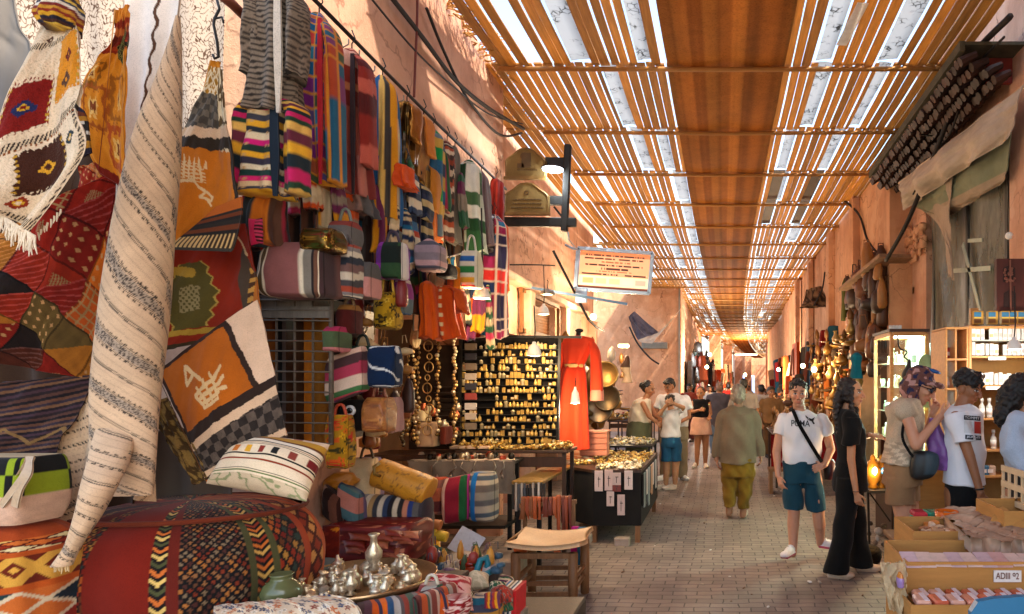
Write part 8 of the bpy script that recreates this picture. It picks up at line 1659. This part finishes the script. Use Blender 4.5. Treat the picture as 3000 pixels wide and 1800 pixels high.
strew([proto_cloth(c) for c in ('#8a3a1c','#2a2420','#6a5a4a','#a8401c','#c8a888')],'hanging garment among those on the far stalls side','garment','garments on the far stalls side',[Vector((-1.2+U(-.1,.2)+bend(y),y,U(.8,1.9))) for y in [U(27,60) for _ in range(70)]],(.8,1.3))
def pot(c,k):return MB().setc(c).lathe([(.03,0),(.09,.03),(.11,.1),(.05,.17),(.04,.22),(.07,.24)] if k==0 else [(.02,0),(.16,.03),(.17,.04),(.1,.02)] if k==1 else [(.06,0),(.07,.02),(.02,.05),(.02,.2),(.05,.22),(.05,.3),(.01,.36)],(0,0,0),14).build('brass_vessel',GOLDP,smooth=True)
BRS=['#8a6228','#9c7434','#6a441a','#b08a4c','#4a3214','#7c5226']
bs=table('brass stall table under a deep red cloth at the edge of the street',0,0,10.6,12.4,.86,X=(.82,2.2))
o=cloth_px('table_cloth',(1862,1050,10.55),(2075,1050,10.55),(2075,1128,10.5),(1862,1128,10.5),60,20,CLOTH, lambda u,v:full(u,hexc('#7a0c10')),folds=9,famp=.03);tag(o,'deep red cloth hanging over the front of the brass stall','cloth')
strew([pot(c,k%3) for k,c in enumerate(BRS)],'brass vessel crowded on the red clothed stall behind the man in white','brassware','brassware on the red clothed stall',[Vector((U(.86,2.15),U(10.65,12.3),.87+U(0,.02))) for _ in range(90)],(.5,1.1))
strew([pot(c,k%3) for k,c in enumerate(BRS)],'brass tray or vessel hung above the red clothed stall','brassware','brassware hung over the stall',[Vector((U(1.75,2.3),U(10.6,14),U(1.2,2.5))) for _ in range(110)],(.45,1.1))
be=thing('wooden_bench','low wooden bench in front of the red clothed stall','bench',(.9,10.2,0));MB().box((.95,10.2,.36),(.5,.3,.04)).build('seat',MIDWOOD,be)
for x in (.74,1.16):MB().box((x,10.2,.17),(.05,.26,.34)).build('leg',MIDWOOD,be)
strew([pot(c,k%3) for k,c in enumerate(BRS+['#2a2018','#5a4a3c','#d8ccc0'])],'brass or dark vessel on the shelves of the shop front behind the robe','brassware','vessels in the shop front behind the robe',[Vector((-2.5+U(-.5,.45),U(9.6,14.2),U(.75,2.1))) for _ in range(90)],(.8,1.6))
for k,(x,y,r,lab) in enumerate(((1462,905,.2,'round skin drum hung behind the red robe'),(1466,962,.2,'large dark brass tray hanging under the drum'),(1448,990,.2,'round grey tray leaning behind the chest'))):
 mb=MB().setc(['#a8864c','#6a5a40','#7a6a54'][k]).lathe([(r*.1,0),(r,0),(r*1.05,.02),(r,.05),(r*.9,.03),(r*.1,.025)],P(x,y,10.2),28,tilt=Matrix.Rotation(R(82),3,'X'));o=mb.build('hanging_tray',METALC,smooth=True);tag(o,lab,'tray')
o=loft('mannequin_bust',[(1515,860,3,.05,13),(1514,872,8,.1,13),(1510,888,12,.12,13),(1516,908,9,.1,13),(1514,925,14,.14,13)],LEATHER, lambda u,v:where(v<.5,full(u,hexc('#4a2c1a')),full(u,hexc('#d8c0a0'))),None,30,30);tag(o,'small brown and cream bust standing at the lamp lit doorway','bust')
for k,y in enumerate((15.5,17.4,19.3)):
 t=table('further stall table of %s along the stalls side'%['glass and silver','dark jewellery','mixed trinkets'][k],0,0,y,y+1.4,.8,X=(-2.7,-1.75));heap('%s pieces heaped on a further stall table'%['glass and silver','dark jewellery','mixed trinket'][k],-2.65,-1.8,y+.05,y+1.3,.8,160,GOLDS+['#d8d0c8','#3a3430','#a84a34'],amp=.2,s=(.03,.08),seed=20+k)
for k,y in enumerate((26,30,35,41,48)):
 t=table('distant market table %s the far left wall'%['first along','second along','third along','fourth along','last along'][k],0,0,y,y+2.2,.8,X=(-1.2+bend(y),-.5+bend(y)));heap('distant goods on market table, number %s from the corner house'%['one','two','three','four','five'][k],-1.15+bend(y),-.5+bend(y),y+.1,y+2.1,.8,110,['#8a4a24','#c8a078','#3a2c24','#d8c8b8','#a83a24','#5a6a70'],amp=.5,s=(.06,.16),seed=30+k,mat=PAINTED)
for k,y in enumerate((15,18.5,23,28,34)):
 t=table('market table of the orange house side, %s'%['nearest past the brass','second past the brass','third past the brass','fourth past the brass','last past the brass'][k],0,0,y,y+2,.8,X=(1.45+bend(y),2.2+bend(y)));heap('goods on table %s of the orange house side'%['one','two','three','four','five'][k],1.5+bend(y),2.15+bend(y),y+.1,y+1.9,.8,120,['#8a4a24','#b88a4c','#3a2c24','#c8a878','#a85a24','#5a3a24'],amp=.6,s=(.05,.15),seed=40+k,mat=PAINTED)
o=MB().setc('#c0481c').box((2.15,19.5,2.35),(.08,1.2,1.0)).build('orange_carpet',CLOTH);tag(o,'orange carpet hung high on the long orange house','carpet')
o=MB().setc('#1a6a9c').box(P(1925,940,16),(.22,.06,.4),bev=.03).build('blue_bag',CLOTH);tag(o,'bright blue bag hanging at a far stall','bag')
o=loft('teal_dress',[(2068,852,4,.03,9.4),(2068,862,13,.07,9.4),(2068,885,11,.06,9.4),(2068,915,16,.08,9.4)],CLOTH, lambda u,v:full(u,hexc('#0f5a6c')),None,30,24,folds=4,famp=.08);tag(o,'teal dress hanging beside the leather bags','dress')
o=loft('olive_jacket',[(2042,672,3,.03,11.5),(2042,690,9,.07,11.5),(2043,725,10,.08,11.5),(2042,775,11,.08,11.5)],CLOTH, lambda u,v:full(u,hexc('#4a4a1c')),None,30,24,folds=4,famp=.08);tag(o,'olive jacket hanging high on the orange wall','jacket')
o=MB().bar(P(2060,700,11.2),P(2165,618,9.3),.5,.05).build('shop_canopy',M('worn_board','#8a6a50',.8,var=.4),col=False);tag(o,'worn sloping board over the leather bag display','canopy')
o=ribbon('netting',[(1948,700,1985,690,15.5),(1940,730,2000,735,15.3),(1930,745,2006,742,15.2)],20,16,KNIT,squiggle('#8a6a50','#3a2a20',9,.3),crumple=.1);tag(o,'torn netting hung on the orange wall above the shops','netting')
def bulb(label,x,y,Y,r,e,cool=False):
 o=MB().ball(P(x,y,Y),r,12,8).build('lit_bulb',LENS_C if cool else LENS_W,smooth=True,col=False);tag(o,label,'bulb','lit bulbs');light('bulb_light',P(x,y,Y-.25),e,COOL if cool else WARM,r)
bulb('bare warm bulb over the pilaster behind the lit sign',1433,766,12,.06,25);bulb('warm bulb low among the dark goods past the corner house',1707,887,24,.07,80);bulb('cool bulb above the dark goods past the corner house',1714,857,26,.07,80,True);bulb('first warm bulb over the brass stall',1939,884,12.5,.045,12);bulb('second warm bulb over the brass stall, nearer the man',1966,893,11.6,.05,14)
bulb('small warm bulb deep on the orange house side',1880,893,22,.06,80);bulb('small warm bulb near the end of the street',1800,905,45,.1,260)
for k,(x,y,Y,w) in enumerate(((1506,836,13.5,.22),(1802,857,48,1.6))):
 o=MB().box(P(x,y,Y),(w,.05,.07),bev=.02).build('strip_light',LENS_W,col=False);tag(o,['short warm strip light beside the orange corner house','long strip light across the far end of the street'][k],'strip light');light('strip_glow',P(x,y+4,Y-.3),(30,320)[k],WARM)
PAL=['#a8321f','#d8901c','#26304a','#1f5a7c','#c8b08a','#6a2a4a','#3a3a34','#d0501c','#2f5a3c','#8a7a68','#b83a5a','#e0c8a0']
NM=['rust','mustard','navy','blue','sand','plum','charcoal','orange','green','stone','pink','cream']
pos=[(x,y) for x in range(700,1200,23) for y in (0,1)]
for k,(x,row) in enumerate(pos):
 a,b,c=random.sample(range(12),3);x+=U(-6,6);yt=(x-755)/.978*(1 if row==0 else .86)+(25 if row==0 else 290)+U(0,30);w_=U(7,13);L=U(150,260)*(1-.0004*(x-700));Y=Yx(x,-2.2+U(-.12,.1))-(.03 if row else -.08)
 cols=[PAL[a],PAL[b],PAL[a],PAL[c],PAL[b]];ax=random.choice('uvv');n=random.choice((5,9,16))
 o=loft('hanging_scarf',[(x,yt,w_*.25,.02,Y),(x+U(-3,3),yt+L*.12,w_*.7,.04,Y),(x+U(-4,4),yt+L*.5,w_,.05,Y),(x+U(-5,5),yt+L,w_*1.15,.05,Y)],CLOTH,stripes(cols,n,ax,warp=.02),None,30,50,folds=4,famp=.22,seed=k,crumple=.12,hem=.03,lean=.03)
 tag(o,'slim %s and %s %s scarf in the %s row, %s'%(NM[a],NM[b],'lengthwise striped' if ax=='u' else 'cross striped','upper' if row==0 else 'lower','near the grey knit coat' if x<800 else 'near the salmon robe' if x<900 else 'below the gold blouse' if x<1010 else 'by the narrow scarves' if x<1100 else 'by the checked shawl'),'scarf','slim scarves filling the rail')
strew([proto_bag(c,k%3) for k,c in enumerate(['#8a4a1c','#3a2014','#a8702c','#6a6258','#7a1f1c','#c8a878','#1f3a4a'])],'small leather or cloth pouch hung between the flowered bag and the bead strings','pouch','pouches between the bags and bead strings',[P(U(850,1000),U(740,1090),U(3.95,4.6)) for _ in range(46)],(.3,.6))
strew([proto_bag(c,k%3) for k,c in enumerate(['#8a2a1c','#c8882c','#2a4a5c','#b89a78','#4a5a34','#6a4a5c'])],'small cloth purse lying in the heap around the table with the tray','purse','purses heaped by the tray',[P(U(990,1215),U(1345,1440),U(3.7,4.3)) for _ in range(40)],(.2,.36))
for k in range(26):
 x,y,Y=U(965,1225),U(1400,1484),U(3.3,3.9);w_,h_=U(18,34),U(10,20);c=random.sample(range(12),3)
 o=pillow('folded_fabric',(x-w_,y-h_,Y+.1),(x+w_,y-h_+U(-6,6),Y+.1),(x+w_,y+h_,Y),(x-w_,y+h_+U(-6,6),Y),U(.06,.12),CLOTH,random.choice((stripes([PAL[i] for i in c],7,random.choice('uv'),warp=.04),squiggle(PAL[c[0]],PAL[c[1]],8,.3,k),flowers(PAL[c[0]],[PAL[c[1]],PAL[c[2]]],4,4,k))),n=26,seed=k)
 tag(o,'folded piece of %s and %s fabric in the heap right of the tray'%(NM[c[0]],NM[c[1]]),'fabric','folded fabrics right of the tray')
o=ribbon('striped_cloth',[(1000,1440,1090,1405,2.85,3.3),(1012,1450,1105,1415,2.83,3.28),(1016,1500,1110,1470,2.82,3.26),(1018,1580,1112,1560,2.82,3.26)],90,50,CLOTH,stripes(['#6a2420','#c8541a','#4a5a48','#a89c90','#8a3a2a','#d8b8a0','#3a3448'],13,'u'),folds=4,famp=.02);tag(o,'rust and grey striped cloth over the street end of the tray table','cloth')
o=ribbon('backing_cloth',[(-160,370,330,370,3.1),(-160,800,330,800,3.1),(-160,1260,330,1260,3.1)],30,30,CLOTH, lambda u,v:full(u,hexc('#3a2618')),folds=4,famp=.04);tag(o,'dark brown backing cloth added behind the patchwork kilims','cloth')  # dark backing added to cover the glaring sunlit wall between the rugs
for k,(x0,x1,y,Y,h_) in enumerate(((.85,1.45,0,2.98,.72),(1.47,2.08,0,2.99,.72),(1.07,1.6,0,3.6,.705))):
 o=MB().box(((x0+x1)/2,Y+.24,h_/2),(x1-x0,.46,h_),bev=.006).build('cardboard_box',CARD,col=False);tag(o,['tall closed carton on the ground under the street end of the soap table','second closed carton on the ground beside the chair','third closed carton on the ground behind the first'][k],'box')
LIT=[MB().setc(c).ball((0,0,0),(.02,.014,.005),7,5).build('paper_scrap',PAINTED,smooth=True) for c in ('#e0dcd4','#a89a88','#6a4a34')]
strew(LIT,'small scrap of paper or leaf littering the brick paving','litter','litter on the paving',[Vector((U(-1,1.2),U(4.2,16),.004)) for _ in range(60)],(.5,1.4))
